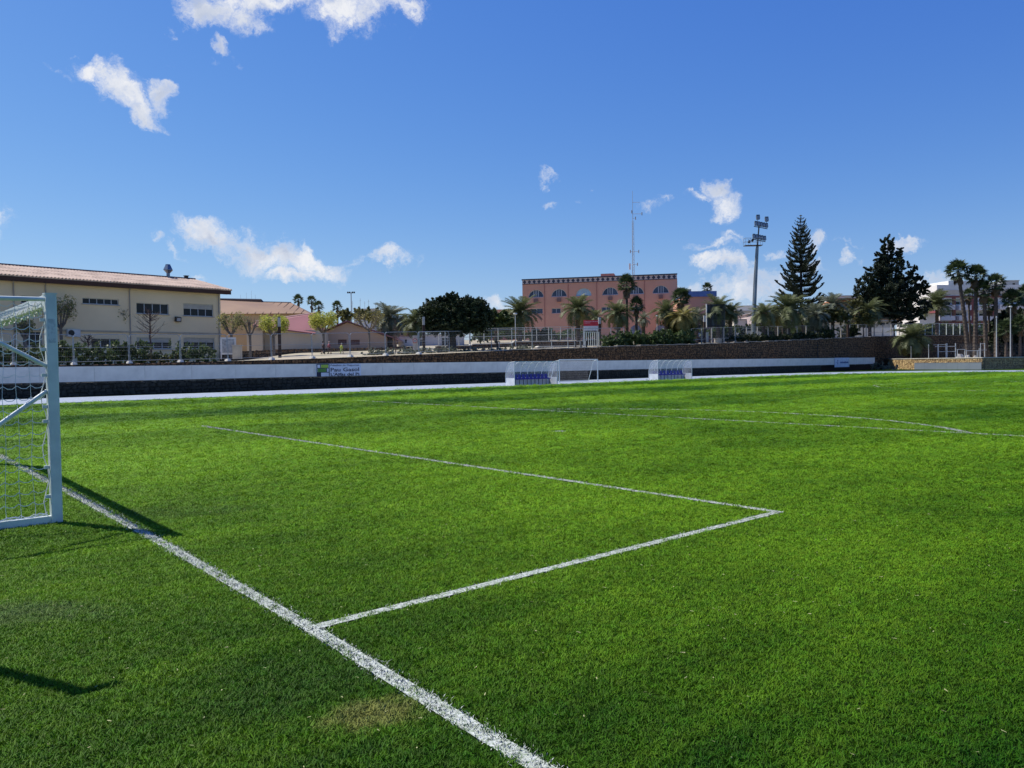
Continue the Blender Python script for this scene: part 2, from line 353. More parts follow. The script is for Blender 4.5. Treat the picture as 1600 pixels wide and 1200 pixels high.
# painted lines: sheet + painted blades, ragged along the edges
m_chalk = mat('line_paint', (.52, .55, .51), (.24, .29, .20), rough=.75, ns=60, lo=.4, hi=.62)
soft_normal(m_chalk.node_tree, m_chalk.node_tree.nodes['Principled BSDF'], .6)
LINES = []      # (name, [(u,v)...], width, strength)
def arc(cu, cv, r, a0, a1, n=60): return [(cu + r * math.cos(a0 + (a1 - a0) * i / n), cv + r * math.sin(a0 + (a1 - a0) * i / n)) for i in range(n + 1)]
aD = math.acos(5.5 / 9.15)
LINES += [('goal_line', [tuple(UV(*G(a, b).xy)) for a, b in ((985, 1290), (848, 1203), (772, 1158), (629, 1071), (492, 986), (370, 916), (250, 847), (120, 776), (0, 713), (-60, 682))], .115, 1.0), ('goal_area_side_line', [(.02, 0), (5.5, 0)], .105, .95), ('goal_area_front_line', [(5.5, -.05), (5.5, 18.37)], .10, .95),
          ('goal_area_far_side_line', [(.06, 18.32), (5.45, 18.32)], .07, .35), ('penalty_area_line', [(16.5, -11), (16.5, 29.32)], .13, 1.0), ('penalty_area_far_side_line', [(.1, 29.32), (16.45, 29.32)], .07, .25),
          ('penalty_arc', arc(11, 9.16, 9.15, -aD, aD), .14, 1.0), ('penalty_spot', [(10.88, 9.16), (11.12, 9.16)], .22, .9),
          ('centre_circle', arc(50.0, 9.16, 9.15, 0, 2 * PI, 120), .12, .55), ('halfway_line', [(50, -20), (50, 38)], .10, .35)]
def seg_arrays():
    A, B, Wd, St = [], [], [], []
    for nm, P, w, s in LINES:
        for a, b in zip(P[:-1], P[1:]): A.append(a); B.append(b); Wd.append(w); St.append(s)
    return np.array(A, float), np.array(B, float), np.array(Wd), np.array(St)
SA, SB, SW, SS = seg_arrays()
def rotv(u, v): return TX + cy_ * u - sy_ * v, TY + sy_ * u + cy_ * v
def blades(X, Y, z0, h, w, lean, rng):
    """two-segment blades -> V, F(quads as tri pairs)"""
    n = len(X); a = rng.uniform(0, 2 * PI, n); la = a + rng.normal(0, .6, n) + PI / 2
    hh = h * rng.uniform(.6, 1.2, n); ww = w * rng.uniform(.7, 1.3, n); ll = hh * lean * rng.uniform(.2, 1.3, n)
    dx, dy = np.cos(a) * ww / 2, np.sin(a) * ww / 2; lx, ly = np.cos(la) * ll, np.sin(la) * ll
    V = np.empty((n, 5, 3)); 
    V[:, 0] = np.stack([X - dx, Y - dy, np.full(n, z0)], 1); V[:, 1] = np.stack([X + dx, Y + dy, np.full(n, z0)], 1)
    V[:, 2] = np.stack([X + dx * .9 + lx * .35, Y + dy * .9 + ly * .35, z0 + hh * .6], 1); V[:, 3] = np.stack([X - dx * .9 + lx * .35, Y - dy * .9 + ly * .35, z0 + hh * .6], 1)
    V[:, 4] = np.stack([X + lx, Y + ly, z0 + hh], 1)
    o = (np.arange(n) * 5)[:, None]
    F = np.concatenate([o + [0, 1, 2], o + [0, 2, 3], o + [3, 2, 4]]); return V.reshape(-1, 3), F
for nm, P, w, s in LINES:
    Vs, Fs, off_ = [], [], 0
    P = np.array(P, float)
    for a, b in zip(P[:-1], P[1:]):
        ln = np.hypot(*(b - a)); nn = max(1, int(ln / .5)); d = (b - a) / ln; q = np.array([-d[1], d[0]])
        for i in range(nn):
            p0 = a + (b - a) * i / nn; p1 = a + (b - a) * (i + 1) / nn; mX, mY = rotv(*((p0 + p1) / 2))
            if mY < 1.5: continue
            sc = max(1.0, mY / 7.0); dn = 9500 / sc ** 1.02 * (.35 + .65 * s) * (1.0 if s > .5 else .45)
            L_ = ln / nn; w_ = w * (1 + .06 * (sc - 1)); cnt = int(dn * L_ * w_)
            tt = RNG.uniform(0, 1, cnt); ww = np.clip(RNG.normal(0, .30, cnt), -.75, .75) * w_
            pts = p0 + np.outer(tt * L_, d) + np.outer(ww, q)
            X, Y = rotv(pts[:, 0], pts[:, 1])
            V, F = blades(X, Y, .003, .0145 * sc ** .35, .0046 * sc ** .95, 1.5, RNG); Vs.append(V); Fs.append(F + off_); off_ += len(V)
    # the thin painted sheet on the soil
    sv, sf = [], []
    if s > .5:
        for a, b in zip(P[:-1], P[1:]):
            d = (b - a) / np.hypot(*(b - a)); q = np.array([-d[1], d[0]]) * w * .42; o = len(sv)
            for p in (a - q, b - q, b + q, a + q): X, Y = rotv(*p); sv.append((X, Y, .006 if nm == 'goal_line' else .0105))
            sf += [(o, o + 1, o + 2), (o, o + 2, o + 3)]
        Vs.append(np.array(sv)); Fs.append(np.array(sf) + off_)
    V = np.concatenate(Vs); F = np.concatenate(Fs)
    struct(link(nm, npmesh(nm, V, F, m_chalk)))

# mown grass: tufts instanced on points, finer near the camera
def tuft(n, rad, seed, h=.018, w=.0042):
    rg = np.random.default_rng(seed); X, Y = rg.normal(0, rad * .55, n), rg.normal(0, rad * .55, n)
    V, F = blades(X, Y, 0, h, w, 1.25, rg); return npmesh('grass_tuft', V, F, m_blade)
tcoll = bpy.data.collections.new('grass_tufts')
for k in range(5):
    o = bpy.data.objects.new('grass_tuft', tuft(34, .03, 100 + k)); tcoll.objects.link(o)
def in_field(u, v):
    Eu = np.array([e[0] for e in E_ if e[0] > 60 or e[0] < -1e9]); ev = np.interp(u, [e[0] for e in E_[:-1] if e[1] > 12 and e[0] < 97], [e[1] for e in E_[:-1] if e[1] > 12 and e[0] < 97])
    return (v < ev - .05) & ((u < 95.0) | (v < 10) & (u < 95))
pts = []; scs = []
Y0 = 1.6
while Y0 < 125:
    sp_ = .034 * max(1.0, Y0 / 6.0) ; 
    hw = Y0 * (.72 if Y0 > 4 else .9) + .6; nr = int(2 * hw / sp_)
    X = -hw + (np.arange(nr) + RNG.uniform(-.5, .5, nr)) * sp_; Y = Y0 + RNG.uniform(-.5, .5, nr) * sp_
    pts.append(np.stack([X, Y], 1)); scs.append(np.full(nr, max(1.0, Y0 / 6.0)))
    Y0 += sp_ * (1.0 if Y0 < 20 else 1.0)
pts = np.concatenate(pts); scs = np.concatenate(scs)
u = cy_ * (pts[:, 0] - TX) + sy_ * (pts[:, 1] - TY); v = -sy_ * (pts[:, 0] - TX) + cy_ * (pts[:, 1] - TY)
keep = in_field(u, v)
pts, scs, u, v = pts[keep], scs[keep], u[keep], v[keep]
near_line = np.zeros(len(u), bool); scs0 = scs
for i in range(len(SA)):
    a, b = SA[i], SB[i]; d = b - a; l2 = d @ d
    box = (u > min(a[0], b[0]) - .3) & (u < max(a[0], b[0]) + .3) & (v > min(a[1], b[1]) - .3) & (v < max(a[1], b[1]) + .3)
    ix = np.nonzero(box)[0]
    if not len(ix): continue
    t_ = np.clip(((u[ix] - a[0]) * d[0] + (v[ix] - a[1]) * d[1]) / l2, 0, 1)
    dist = np.hypot(u[ix] - a[0] - t_ * d[0], v[ix] - a[1] - t_ * d[1])
    hit = (dist < SW[i] * .50 + .006 + .020 * (scs0[ix] - 1)) & (RNG.uniform(0, 1, len(ix)) < .93 * min(1, SS[i] + .1)); near_line[ix[hit]] = True
pts, scs = pts[~near_line], scs[~near_line]
print('tufts', len(pts))
me = bpy.data.meshes.new('grass'); me.vertices.add(len(pts)); me.vertices.foreach_set('co', np.column_stack([pts, np.zeros(len(pts))]).astype(np.float32).ravel())
at_ = me.attributes.new('sc', 'FLOAT', 'POINT'); at_.data.foreach_set('value', scs.astype(np.float32))
grass = link('grass', me, kind='stuff'); tag(grass, 'short mown green grass covering the football pitch', 'grass')
ng = bpy.data.node_groups.new('grass_nodes', 'GeometryNodeTree'); ng.interface.new_socket('Geometry', in_out='INPUT', socket_type='NodeSocketGeometry'); ng.interface.new_socket('Geometry', in_out='OUTPUT', socket_type='NodeSocketGeometry')
gi, go = ng.nodes.new('NodeGroupInput'), ng.nodes.new('NodeGroupOutput'); iop = ng.nodes.new('GeometryNodeInstanceOnPoints'); ci = ng.nodes.new('GeometryNodeCollectionInfo')
ci.inputs['Collection'].default_value = tcoll; ci.inputs['Separate Children'].default_value = True; ci.inputs['Reset Children'].default_value = True
iop.inputs['Pick Instance'].default_value = True
rv = ng.nodes.new('FunctionNodeRandomValue'); rv.data_type = 'FLOAT_VECTOR'; rv.inputs[0].default_value = (-.3, -.3, 0); rv.inputs[1].default_value = (.3, .3, 6.283)
na = ng.nodes.new('GeometryNodeInputNamedAttribute'); na.data_type = 'FLOAT'; na.inputs['Name'].default_value = 'sc'
rs = ng.nodes.new('FunctionNodeRandomValue'); rs.data_type = 'FLOAT'; rs.inputs[2].default_value = .7; rs.inputs[3].default_value = 1.25; rs.inputs['Seed'].default_value = 4
cx = ng.nodes.new('ShaderNodeCombineXYZ'); ml = ng.nodes.new('ShaderNodeMath'); ml.operation = 'MULTIPLY'; pw = ng.nodes.new('ShaderNodeMath'); pw.operation = 'POWER'; pw.inputs[1].default_value = .16
ml2 = ng.nodes.new('ShaderNodeMath'); ml2.operation = 'MULTIPLY'
lk = ng.links.new
lk(gi.outputs[0], iop.inputs['Points']); lk(ci.outputs[0], iop.inputs['Instance']); lk(rv.outputs[0], iop.inputs['Rotation'])
lk(na.outputs['Attribute'], ml.inputs[0]); lk(rs.outputs[1], ml.inputs[1]); lk(na.outputs['Attribute'], pw.inputs[0]); lk(pw.outputs[0], ml2.inputs[0]); lk(rs.outputs[1], ml2.inputs[1])
lk(ml.outputs[0], cx.inputs[0]); lk(ml.outputs[0], cx.inputs[1]); lk(ml2.outputs[0], cx.inputs[2]); lk(cx.outputs[0], iop.inputs['Scale'])
lk(iop.outputs[0], go.inputs[0])
gm = grass.modifiers.new('tufts', 'NODES'); gm.node_group = ng

# ================================================================ TERRACE, RETAINING WALLS
HOARD_V = 51.0; UP_V = 53.5
TOPS = [(-700, 585), (-300, 576), (0, 570.5), (100, 570.5), (250, 566.5), (345, 564.5), (420, 562.5), (500, 560), (600, 556), (700, 552), (800, 547), (900, 544), (1000, 540), (1100, 537.5), (1200, 533.5), (1300, 529), (1366, 526)]
WALLP = [onv(a, b, UP_V) for a, b in TOPS] + [at(1430, 524.5, 134), at(1500, 524, 141), at(1600, 524, 147), at(1750, 524, 152), at(2100, 524, 158)]
WALLP[0].z = 1.95; WALLP[1].z = 1.98
TT = np.array([p.x / p.y for p in WALLP]); TZ = np.array([p.z for p in WALLP]); TYW = np.array([p.y for p in WALLP])
def slope(t): return np.interp(t, [-.66, -.35, -.28, -.1, .1, .3, .45, .7], [.008, .012, .045, .045, .045, .03, .025, .02])
def terr(X, Y):
    t = X / Y; d = max(0.0, Y - float(np.interp(t, TT, TYW)))
    return float(np.interp(t, TT, TZ)) + min(d, 90) * float(slope(t))
m_terr = mat('terrace_earth', (.42, .36, .27), (.32, .29, .19), ns=.35, bump=.4, bs=8, rough=.95)
vs, fs = [], []; DD = [0.25, 6, 14, 24, 40, 60, 90, 200, 1500]
tl = np.interp(np.linspace(0, len(TT) - 1, 80), range(len(TT)), TT)
for t in tl:
    yw = float(np.interp(t, TT, TYW))
    for d in DD: y = yw + d; vs.append((t * y, y, terr(t * y, y) - .02))
k = len(DD)
for i in range(len(tl) - 1):
    for j in range(k - 1): fs.append((i * k + j, (i + 1) * k + j, (i + 1) * k + j + 1, i * k + j + 1))
mb = MB(); mb.add(vs, fs); struct(mb.obj('terrace_ground', m_terr))

def stone_face(mb, P0, P1, zb, zt, size, depth, seed, normal):
    """rubble stones laid over the face P0-P1 between heights zb(s) and zt(s)"""
    rg = random.Random(seed); d = (P1 - P0); d.z = 0; Ln = d.length; d.normalize(); s = 0.0
    z = 0.0
    while True:
        h = size * rg.uniform(.7, 1.15); s = -rg.random() * size; any_ = False
        while s < Ln:
            w = size * rg.uniform(.8, 1.7); m = min(max(s + w / 2, 0), Ln) / Ln
            b, t = zb(m), zt(m); z0 = b + z; z1 = min(z0 + h, t)
            if z1 - z0 > .05:
                any_ = True; s0, s1 = max(s, 0) + .012, min(s + w, Ln) - .012
                if s1 - s0 > .05:
                    pr = depth * rg.uniform(.3, 1.0); j = lambda a: rg.uniform(-a, a); a_ = .075 * size / .3
                    q = []
                    for (ss, zz) in ((s0, z0 + .012), (s1, z0 + .012), (s1, z1 - .012), (s0, z1 - .012)):
                        q.append(P0 + d * (ss + j(a_)) + Vector((0, 0, zz + j(a_) - P0.z)) - normal * .01)
                    c = sum(q, Vector()) / 4; f = [c + (p - c) * rg.uniform(.62, .8) + normal * pr for p in q]
                    mb.add(q + f, [(4, 5, 6, 7), (0, 1, 5, 4), (1, 2, 6, 5), (2, 3, 7, 6), (3, 0, 4, 7)])
            s += w
        z += h
        if not any_ or z > 12: break
m_dark_st = mat('dark_mossy_stone', (.060, .056, .044), (.022, .022, .016), ns=3.2, bump=.7, bs=14, lo=.3, hi=.7)
m_dark_jt = mat('dark_joint', (.018, .017, .013))
m_brown_st = mat('brown_stone', (.23, .130, .062), (.070, .042, .022), ns=4.5, bump=.7, bs=12, lo=.40, hi=.58)
m_brown_jt = mat('brown_joint', (.035, .027, .019), bump=.4)
m_gold_st = mat('gold_stone', (.58, .42, .20), (.30, .19, .09), ns=3.0, bump=.6, bs=12)
m_gold_jt = mat('gold_joint', (.20, .14, .08))
NV = Vector((sy_, -cy_, 0))      # outward (towards the pitch) normal of the long walls

# lower black stone wall
def lower_wall():
    root = thing('stone_wall', 'long low black rubble stone wall directly behind the running track, under the white boards', 'wall', PV(-30, HOARD_V), 0)
    mb = MB(); P0, P1 = PV(-34, HOARD_V), PV(103, HOARD_V)
    L_ = P1 - P0
    z_at = lambda m: .84
    n = 30
    for i in range(n):
        a = P0 + L_ * i / n - root.location; b = P0 + L_ * (i + 1) / n - root.location; q = -NV * .45
        mb.add([a, b, b + q, a + q] + [p + Vector((0, 0, .86)) for p in (a, b, b + q, a + q)], [(0, 1, 5, 4), (1, 2, 6, 5), (2, 3, 7, 6), (3, 0, 4, 7), (4, 5, 6, 7)])
    mb.obj('wall_core', m_dark_jt, root)
    mb = MB(); stone_face(mb, P0 - root.location, P1 - root.location, lambda m: 0.0, lambda m: .86, .27, .075, 3, NV)
    mb.obj('stones', m_dark_st, root, kind='stuff')
    mb = MB(); rg = random.Random(5); s = 0
    while s < L_.length - .5:      # rough mortar capping, broken lengths
        w = rg.uniform(.6, 2.6); c = P0 + L_.normalized() * (s + w / 2) - NV * .18
        if rg.random() < .8: mb.box(c - root.location + Vector((0, 0, .875 + rg.uniform(-.01, .02))), (w * .97, .34, .04), rz=YAW)
        s += w
    mb.obj('mortar_cap', mat('mortar_cap', (.40, .37, .31), (.12, .11, .09), ns=1.2, lo=.4, hi=.55), root, kind='stuff')
lower_wall()

# white board band
def hoarding():
    a0 = -33.0; b0 = onv(1366, 565, HOARD_V); ub = UV(b0.x, b0.y)[0]
    root = thing('hoarding', 'long white panelled board fence running above the black stone wall', 'board fence', PV(a0, HOARD_V), YAW)
    Lh = ub - a0; n = int(Lh / 3.0); w = Lh / n
    m_board = mat('white_board', (.80, .75, .66), (.62, .58, .51), ns=1.6, rough=.5, spec=.3, lo=.35, hi=.85, detail=8)
    mb = MB(); mb.box((0, 0, 0), (w - .012, .035, .98)); me = mb.mesh('panel', m_board)
    rg = random.Random(8)
    for i in range(n):
        link('panel', me, root, loc=((i + .5) * w, .0 + rg.uniform(-.004, .004), 1.43), rot=(rg.uniform(-.008, .008), 0, rg.uniform(-.003, .003)))
    mb = MB(); mb.box((Lh / 2, .01, 1.945), (Lh, .07, .045)); mb.obj('top_rail', mat('rail_black', (.02, .02, .022), rough=.5), root)
    mb = MB(); mb.box((Lh / 2, .01, .915), (Lh, .07, .04)); mb.obj('bottom_rail', MATS['rail_black'], root)
    mb = MB(); mb.box((0, 0, 0), (.07, .07, 1.15)); pm = mb.mesh('post', galv)
    for i in range(n + 1): link('post', pm, root, loc=(i * w, .07, 1.40))
    mb = MB(); mb.box((Lh + .05, 0, 1.42), (.10, .10, 1.1)); mb.obj('end_cap', mat('cap_white', (.72, .72, .68)), root)
    return root
hoarding()

def text_mesh(txt, size, m, extr=.004, align='LEFT', spacing=1.0, bold=0.0):
    cu = bpy.data.curves.new('lettering', 'FONT'); cu.body = txt; cu.size = size; cu.extrude = extr; cu.align_x = align; cu.space_character = spacing; cu.offset = bold; cu.resolution_u = 2
    o = bpy.data.objects.new('lettering', cu); C.objects.link(o)
    bpy.context.view_layer.update(); dg = bpy.context.evaluated_depsgraph_get(); me = bpy.data.meshes.new_from_object(o.evaluated_get(dg))
    bpy.data.objects.remove(o); me.materials.clear(); me.materials.append(m)
    xs = [v.co.x for v in me.vertices]; 
    return me, (min(xs), max(xs))
def put_text(root, txt, x0, x1, zbase, size, m, y=-.03, bold=.0, name='lettering'):
    me, (a, b) = text_mesh(txt, size, m, bold=bold); k = (x1 - x0) / (b - a)
    return link(name, me, root, loc=(x0 - a * k, y, zbase), rot=(PI / 2, 0, 0), scale=(k, 1, 1), kind='stuff')
def pavilion_sign():
    A = onv(495, 587, HOARD_V - .06); B = onv(561, 585, HOARD_V - .06); ua = UV(A.x, A.y)[0]; ub = UV(B.x, B.y)[0]; w = ub - ua
    root = thing('pavilion_sign', 'white sign with green block emblem and dark blue lettering "Pau Gasol" on the board fence', 'sign', PV(ua, HOARD_V - .06, .92), YAW)
    mb = MB(); mb.box((w / 2 + .05, .0, .50), (w + .25, .02, .97)); mb.obj('sign_board', mat('sign_white', (.66, .70, .78), rough=.4), root)
    ink = mat('sign_ink', (.012, .016, .045), rough=.5)
    g1 = mat('sign_lime', (.34, .48, .06), rough=.5); g2 = mat('sign_green', (.10, .24, .05), rough=.5)
    e = w * .285
    mb = MB()
    mb.use(ink)
    for x in (0.02, e): mb.box((x, -.014, .49), (.07, .008, .93))
    for z in (.95, .655, .33): mb.box((e / 2, -.014, z), (e, .008, .05))
    mb.box((e * .30, -.0145, .81), (.06, .008, .30)); mb.box((e * .80, -.0145, .49), (.06, .008, .32)); mb.box((e * .19, -.0145, .17), (e * .30, .008, .32))
    mb.use(g1).box((e * .64, -.013, .80), (e * .58, .008, .27)); mb.use(g2).box((e * .42, -.013, .49), (e * .68, .008, .27))
    mb.obj('emblem', None, root)
    put_text(root, 'Pabellón de Deportes', e + .12, w, .80, .19, ink, bold=.0)
    put_text(root, 'Pau Gasol', e + .12, w, .38, .42, ink, bold=.005)
    put_text(root, "L'Alfàs del Pi", e + .12, w, .04, .32, ink, bold=.005)
pavilion_sign()
def sponsor_sign():
    A = onv(1304, 570, HOARD_V - .1); B = onv(1327, 570, HOARD_V - .1); ua = UV(A.x, A.y)[0]; ub = UV(B.x, B.y)[0]; w = ub - ua
    root = thing('sponsor_board', 'small pale board with blue emblem and word near right end of the white fence', 'sign', PV(ua, HOARD_V - .1, .60), YAW)
    mb = MB(); mb.box((w / 2, 0, .66), (w, .03, 1.38)); mb.obj('sign_board', mat('sponsor_pale', (.56, .66, .80), rough=.4), root)
    ink = mat('sponsor_blue', (.02, .08, .28), rough=.5)
    mb = MB(); mb.box((w * .21, -.02, .60), (.18, .008, .42)); mb.tube([(w * .21, -.016, .93), (w * .21, -.026, .93)], .11, 10); mb.box((w * .12, -.02, .70), (.30, .008, .05), ry=.5); mb.obj('emblem', ink, root)
    put_text(root, 'caixaltea', w * .34, w * .93, .56, .42, ink, bold=.014)
sponsor_sign()

# upper brown stone retaining wall
def upper_wall():
    root = thing('retaining_wall', 'tall brown rubble stone retaining wall rising to the right behind the white board fence', 'wall', tuple(WALLP[8].xy) + (0,), 0)
    o = root.location; core = MB(); st = MB(); cap = MB()
    for i in range(len(WALLP) - 1):
        a, b = WALLP[i], WALLP[i + 1]; d = (b - a); d.z = 0; n = Vector((d.y, -d.x, 0)).normalized()
        z0 = .0; q = -n * .5
        A, B = Vector((a.x, a.y, z0)) - o, Vector((b.x, b.y, z0)) - o
        A1, B1 = Vector((a.x, a.y, a.z)) - o, Vector((b.x, b.y, b.z)) - o
        core.add([A, B, B1, A1, A + q, B + q, B1 + q, A1 + q], [(0, 1, 2, 3), (3, 2, 6, 7), (4, 7, 6, 5), (0, 3, 7, 4), (1, 5, 6, 2)])
        if i >= 1: stone_face(st, A, B, lambda m: .9, lambda m, a=a, b=b: a.z + (b.z - a.z) * m - .02, .27 if i < 13 else .36, .09, 20 + i, n)
        L_ = d.length; s = 0; rg = random.Random(i)
        while s < L_:
            w = rg.uniform(2.2, 4.2); w = min(w, L_ - s + .01); m = (s + w / 2) / L_; z = a.z + (b.z - a.z) * m
            if i > 9: cap.box(Vector((a.x, a.y, 0)) + d.normalized() * (s + w / 2) + Vector((0, 0, z + .03)) - o - n * .2, (w - .02, .55, .07), rz=math.atan2(d.y, d.x))
            s += w
    core.obj('wall_core', m_brown_jt, root); st.obj('stones', m_brown_st, root, kind='stuff')
    cap.obj('coping', mat('coping', (.46, .40, .33), (.28, .24, .19), ns=2), root, kind='stuff')
upper_wall()

# right-hand platform behind the bend of the track
def platform():
    P = [G(1391, 577.0), G(1430, 577.3), G(1535, 577.6), G(1600, 576.0)]
    P = [Vector((p.x, p.y, 0)) for p in P]; d = P[3] - P[1]; P.append(P[3] + d.normalized() * 40)
    P.insert(0, P[0] + Vector((2.5, 6, 0)))
    ztop = 1.62
    root = thing('platform_wall', 'low golden stone wall with pale coping holding the exercise platform on the right', 'wall', P[1], 0); o = root.location
    core = MB(); st = MB(); cap = MB()
    for i in range(len(P) - 1):
        a, b = P[i] - o, P[i + 1] - o; e = b - a; n = Vector((e.y, -e.x, 0)).normalized(); q = -n * .5; up = Vector((0, 0, ztop))
        core.add([a, b, b + up, a + up, a + q, b + q, b + up + q, a + up + q], [(0, 1, 2, 3), (3, 2, 6, 7), (4, 7, 6, 5), (0, 3, 7, 4), (1, 5, 6, 2)])
        stone_face(st, a, b, lambda m: 0.0, lambda m: ztop, .27, .07, 60 + i, n)
        L_ = e.length; k = max(1, int(L_ / 1.6))
        for j in range(k): cap.box(a + e * (j + .5) / k + Vector((0, 0, ztop + .05)) - n * .16, (L_ / k - .015, .5, .11), rz=math.atan2(e.y, e.x))
    core.obj('wall_core', m_gold_jt, root); st.obj('stones', m_gold_st, root, kind='stuff'); cap.obj('coping', mat('pale_coping', (.66, .62, .52), (.5, .46, .38), ns=2), root, kind='stuff')
    mb = MB(); back = [Vector((p.x * 1.35, p.y * 1.35, 0)) for p in P]
    vs = [p + Vector((0, 0, ztop - .01)) for p in P] + [p + Vector((0, 0, ztop - .01)) for p in back]; k = len(P)
    mb.add(vs, [(i, i + 1, k + i + 1, k + i) for i in range(k - 1)]); struct(mb.obj('platform_ground', mat('platform_paving', (.42, .40, .36), (.33, .31, .28), ns=.5)))
    # blue-grey board on the wall face
    a, b = G(1430, 577.3), G(1535, 577.6); e = b - a; rz = math.atan2(e.y, e.x); n = Vector((e.y, -e.x, 0)).normalized()
    r2 = thing('wall_board', 'long plain blue grey board fixed low on the golden stone wall', 'board', (a + n * .16), rz)
    k = 6
    for j in range(k):
        mb = MB(); mb.box((e.length * (j + .5) / k, 0, .50), (e.length / k - .015, .04, .98)); mb.obj('panel', mat('board_blue_grey', (.19, .225, .26), (.165, .20, .235), ns=.6, rough=.5), r2)
    mb = MB(); mb.box((e.length / 2, -.012, 1.01), (e.length + .04, .06, .03)); mb.obj('top_rail', galv, r2)
    return P
PLAT = platform()

# ================================================================ GOAL
def goal():
    base = G(88, 817); ub, vb = UV(base.x, base.y)
    root = thing('football_goal', 'full size white portable football goal with white net on the goal line', 'goal', (base.x, base.y, 0), YAW)
    # local x = into the pitch (u), local y = along the goal line (v)
    Wd, H = 7.44, 2.50
    prof = [(-.05, -.06), (-.04, -.066), (.04, -.066), (.055, -.055), (.06, 0), (.055, .055), (.04, .066), (-.04, .066), (-.05, .06)]
    def post(y):
        mb = MB(); n = len(prof); P = [Vector((a, b + y, 0)) for a, b in prof]; mb.prism(P, (0, 0, H)); return mb.obj('post', white_paint, root)
    post(0); post(Wd)
    mb = MB(); mb.prism([Vector((a, .062, H - .066 + b)) for a, b in [(x, y) for x, y in prof]], (0, Wd - .124, 0)); mb.obj('crossbar', white_paint, root)
    for y in (0, Wd):
        mb = MB(); mb.box((.0, y, H + .004), (.12, .14, .012)); mb.obj('corner_cap', white_paint, root)
        mb = MB(); mb.tube([(-.05, y, H - .055), (-1.45, y, H - .075)], .024, 8); mb.obj('top_bar', white_paint, root)
        mb = MB(); mb.box((-1.0, y, .045), (1.9, .075, .085)); mb.obj('ground_bar', white_paint, root)
        mb = MB(); mb.tube([(-.05, y - .0, 1.72), (-.55, y, 2.02), (-1.22, y, H - .09)], .022, 8); mb.obj('brace', white_paint, root)
        mb = MB(); mb.tube([(-.05, y, 1.45), (-1.85, y, .08)], .024, 8); mb.obj('brace', white_paint, root)
        mb = MB(); mb.tube([(-1.45, y, H - .075), (-1.92, y, .06)], .022, 8); mb.obj('back_bar', white_paint, root)
    mb = MB(); mb.box((-1.93, Wd / 2, .045), (.075, Wd, .085)); mb.obj('ground_bar', white_paint, root)
    mb = MB(); mb.tube([(-1.45, .0, H - .075), (-1.45, Wd, H - .075)], .018, 8); mb.obj('top_bar', white_paint, root)
    # net: side, top, back; cords as thin three-sided tubes with sag
    rg = random.Random(2)
    def cord(mb, pts, r=.0044): mb.tube(pts, r, 3, caps=False)
    net = MB(); top_x, bot_x, zt = -1.42, -1.86, H - .10
    def xback(z): return bot_x + (top_x - bot_x) * (z / zt)
    cell = .125
    for y in (.02, Wd - .02):
        nz_ = int(zt / cell)
        for k in range(1, nz_ + 1):             # wavy horizontal cords, sagging between the uprights
            z = k * zt / nz_; x0, x1 = -.075, xback(z); n = max(2, int(abs(x1 - x0) / cell)); P = []
            for i in range(n * 3 + 1):
                f = i / (n * 3); x = x0 + (x1 - x0) * f; ph = (i % 3) / 3
                P.append((x, y + .012 * math.sin(7 * f + k), z - .045 * f - .028 * math.sin(PI * ph) * 1.2 + rg.uniform(-.003, .003)))
            cord(net, P)
        for i in range(1, 15):
            x = -.075 - i * cell; zc = zt if x > top_x else max(.1, zt * (x - bot_x) / (top_x - bot_x))
            P = [(x + .012 * math.sin(9 * z_ / 10 + i) + rg.uniform(-.003, .003), y + .012 * math.sin(z_ * .9 + i), z_ / 16 * zc + .03) for z_ in range(17)]
            cord(net, P, .0030)
        cord(net, [(-.08 + .03 * math.sin(k * 1.3), y, zt - k * zt / 20) for k in range(21)], .006)      # gathered edge cord by the post
        P = [(-.075 - 1.80 * i / 24, y + .03 * math.sin(i * 2.1), .10 + .018 * math.sin(i * 1.7)) for i in range(25)]; cord(net, P, .008)
    ny = int(Wd / cell)
    for i in range(1, ny):
        y = i * Wd / ny; P = [(-.02 - 1.4 * f / 8, y, H - .07 - .16 * math.sin(PI * f / 8)) for f in range(9)] + [(xback(z_) - .03, y, z_) for z_ in (1.9, 1.4, .9, .4, .06)]; cord(net, P, .0022)
    for k in range(1, 20):
        z = k * cell; P = [(xback(z) - .03, Wd * i / 60, z - .02 * math.sin(PI * i)) for i in range(61)]; cord(net, [(x, y, z + (.02 if j % 2 else -.01)) for j, (x, y, z) in enumerate(P)], .0022)
    for k in range(1, 11):
        x = -.02 - k * cell; P = [(x, Wd * i / 60, H - .07 - .16 * math.sin(PI * k / 11.3) + (.012 if i % 2 else -.01)) for i in range(61)]; cord(net, P, .0022)
    # net gathered in a loose roll along the underside of the crossbar
    for q in range(9):
        P = [(-.02 + .075 * math.cos(q * .7 + i * .35) - .03, .12 + (Wd - .24) * i / 70, H - .10 - .02 * math.sin(PI * min(i, 8) / 16) + .055 * math.sin(q * .7 + i * .35) - .04 * math.sin(i * .9) ** 2) for i in range(71)]
        cord(net, P, .0065)
    net.obj('net', net_white, root, kind='stuff')
    clip = MB(); clip.box((0, 0, 0), (.05, .03, .035)); cm_ = clip.mesh('net_clip', white_paint)
    for y in (0.0, Wd):
        for z in (.30, .62, 1.12, 1.28, 1.62, 1.90, 2.22): link('net_clip', cm_, root, loc=(-.075, y, z))
    # thin wear line and small sticker on the near post
    mb = MB(); mb.box((0, -.0672, 1.98 + .12), (.07, .002, .26)); mb.obj('sticker', mat('faded_sticker', (.56, .60, .60), (.42, .46, .47), ns=22, lo=.45, hi=.55), root)
goal()

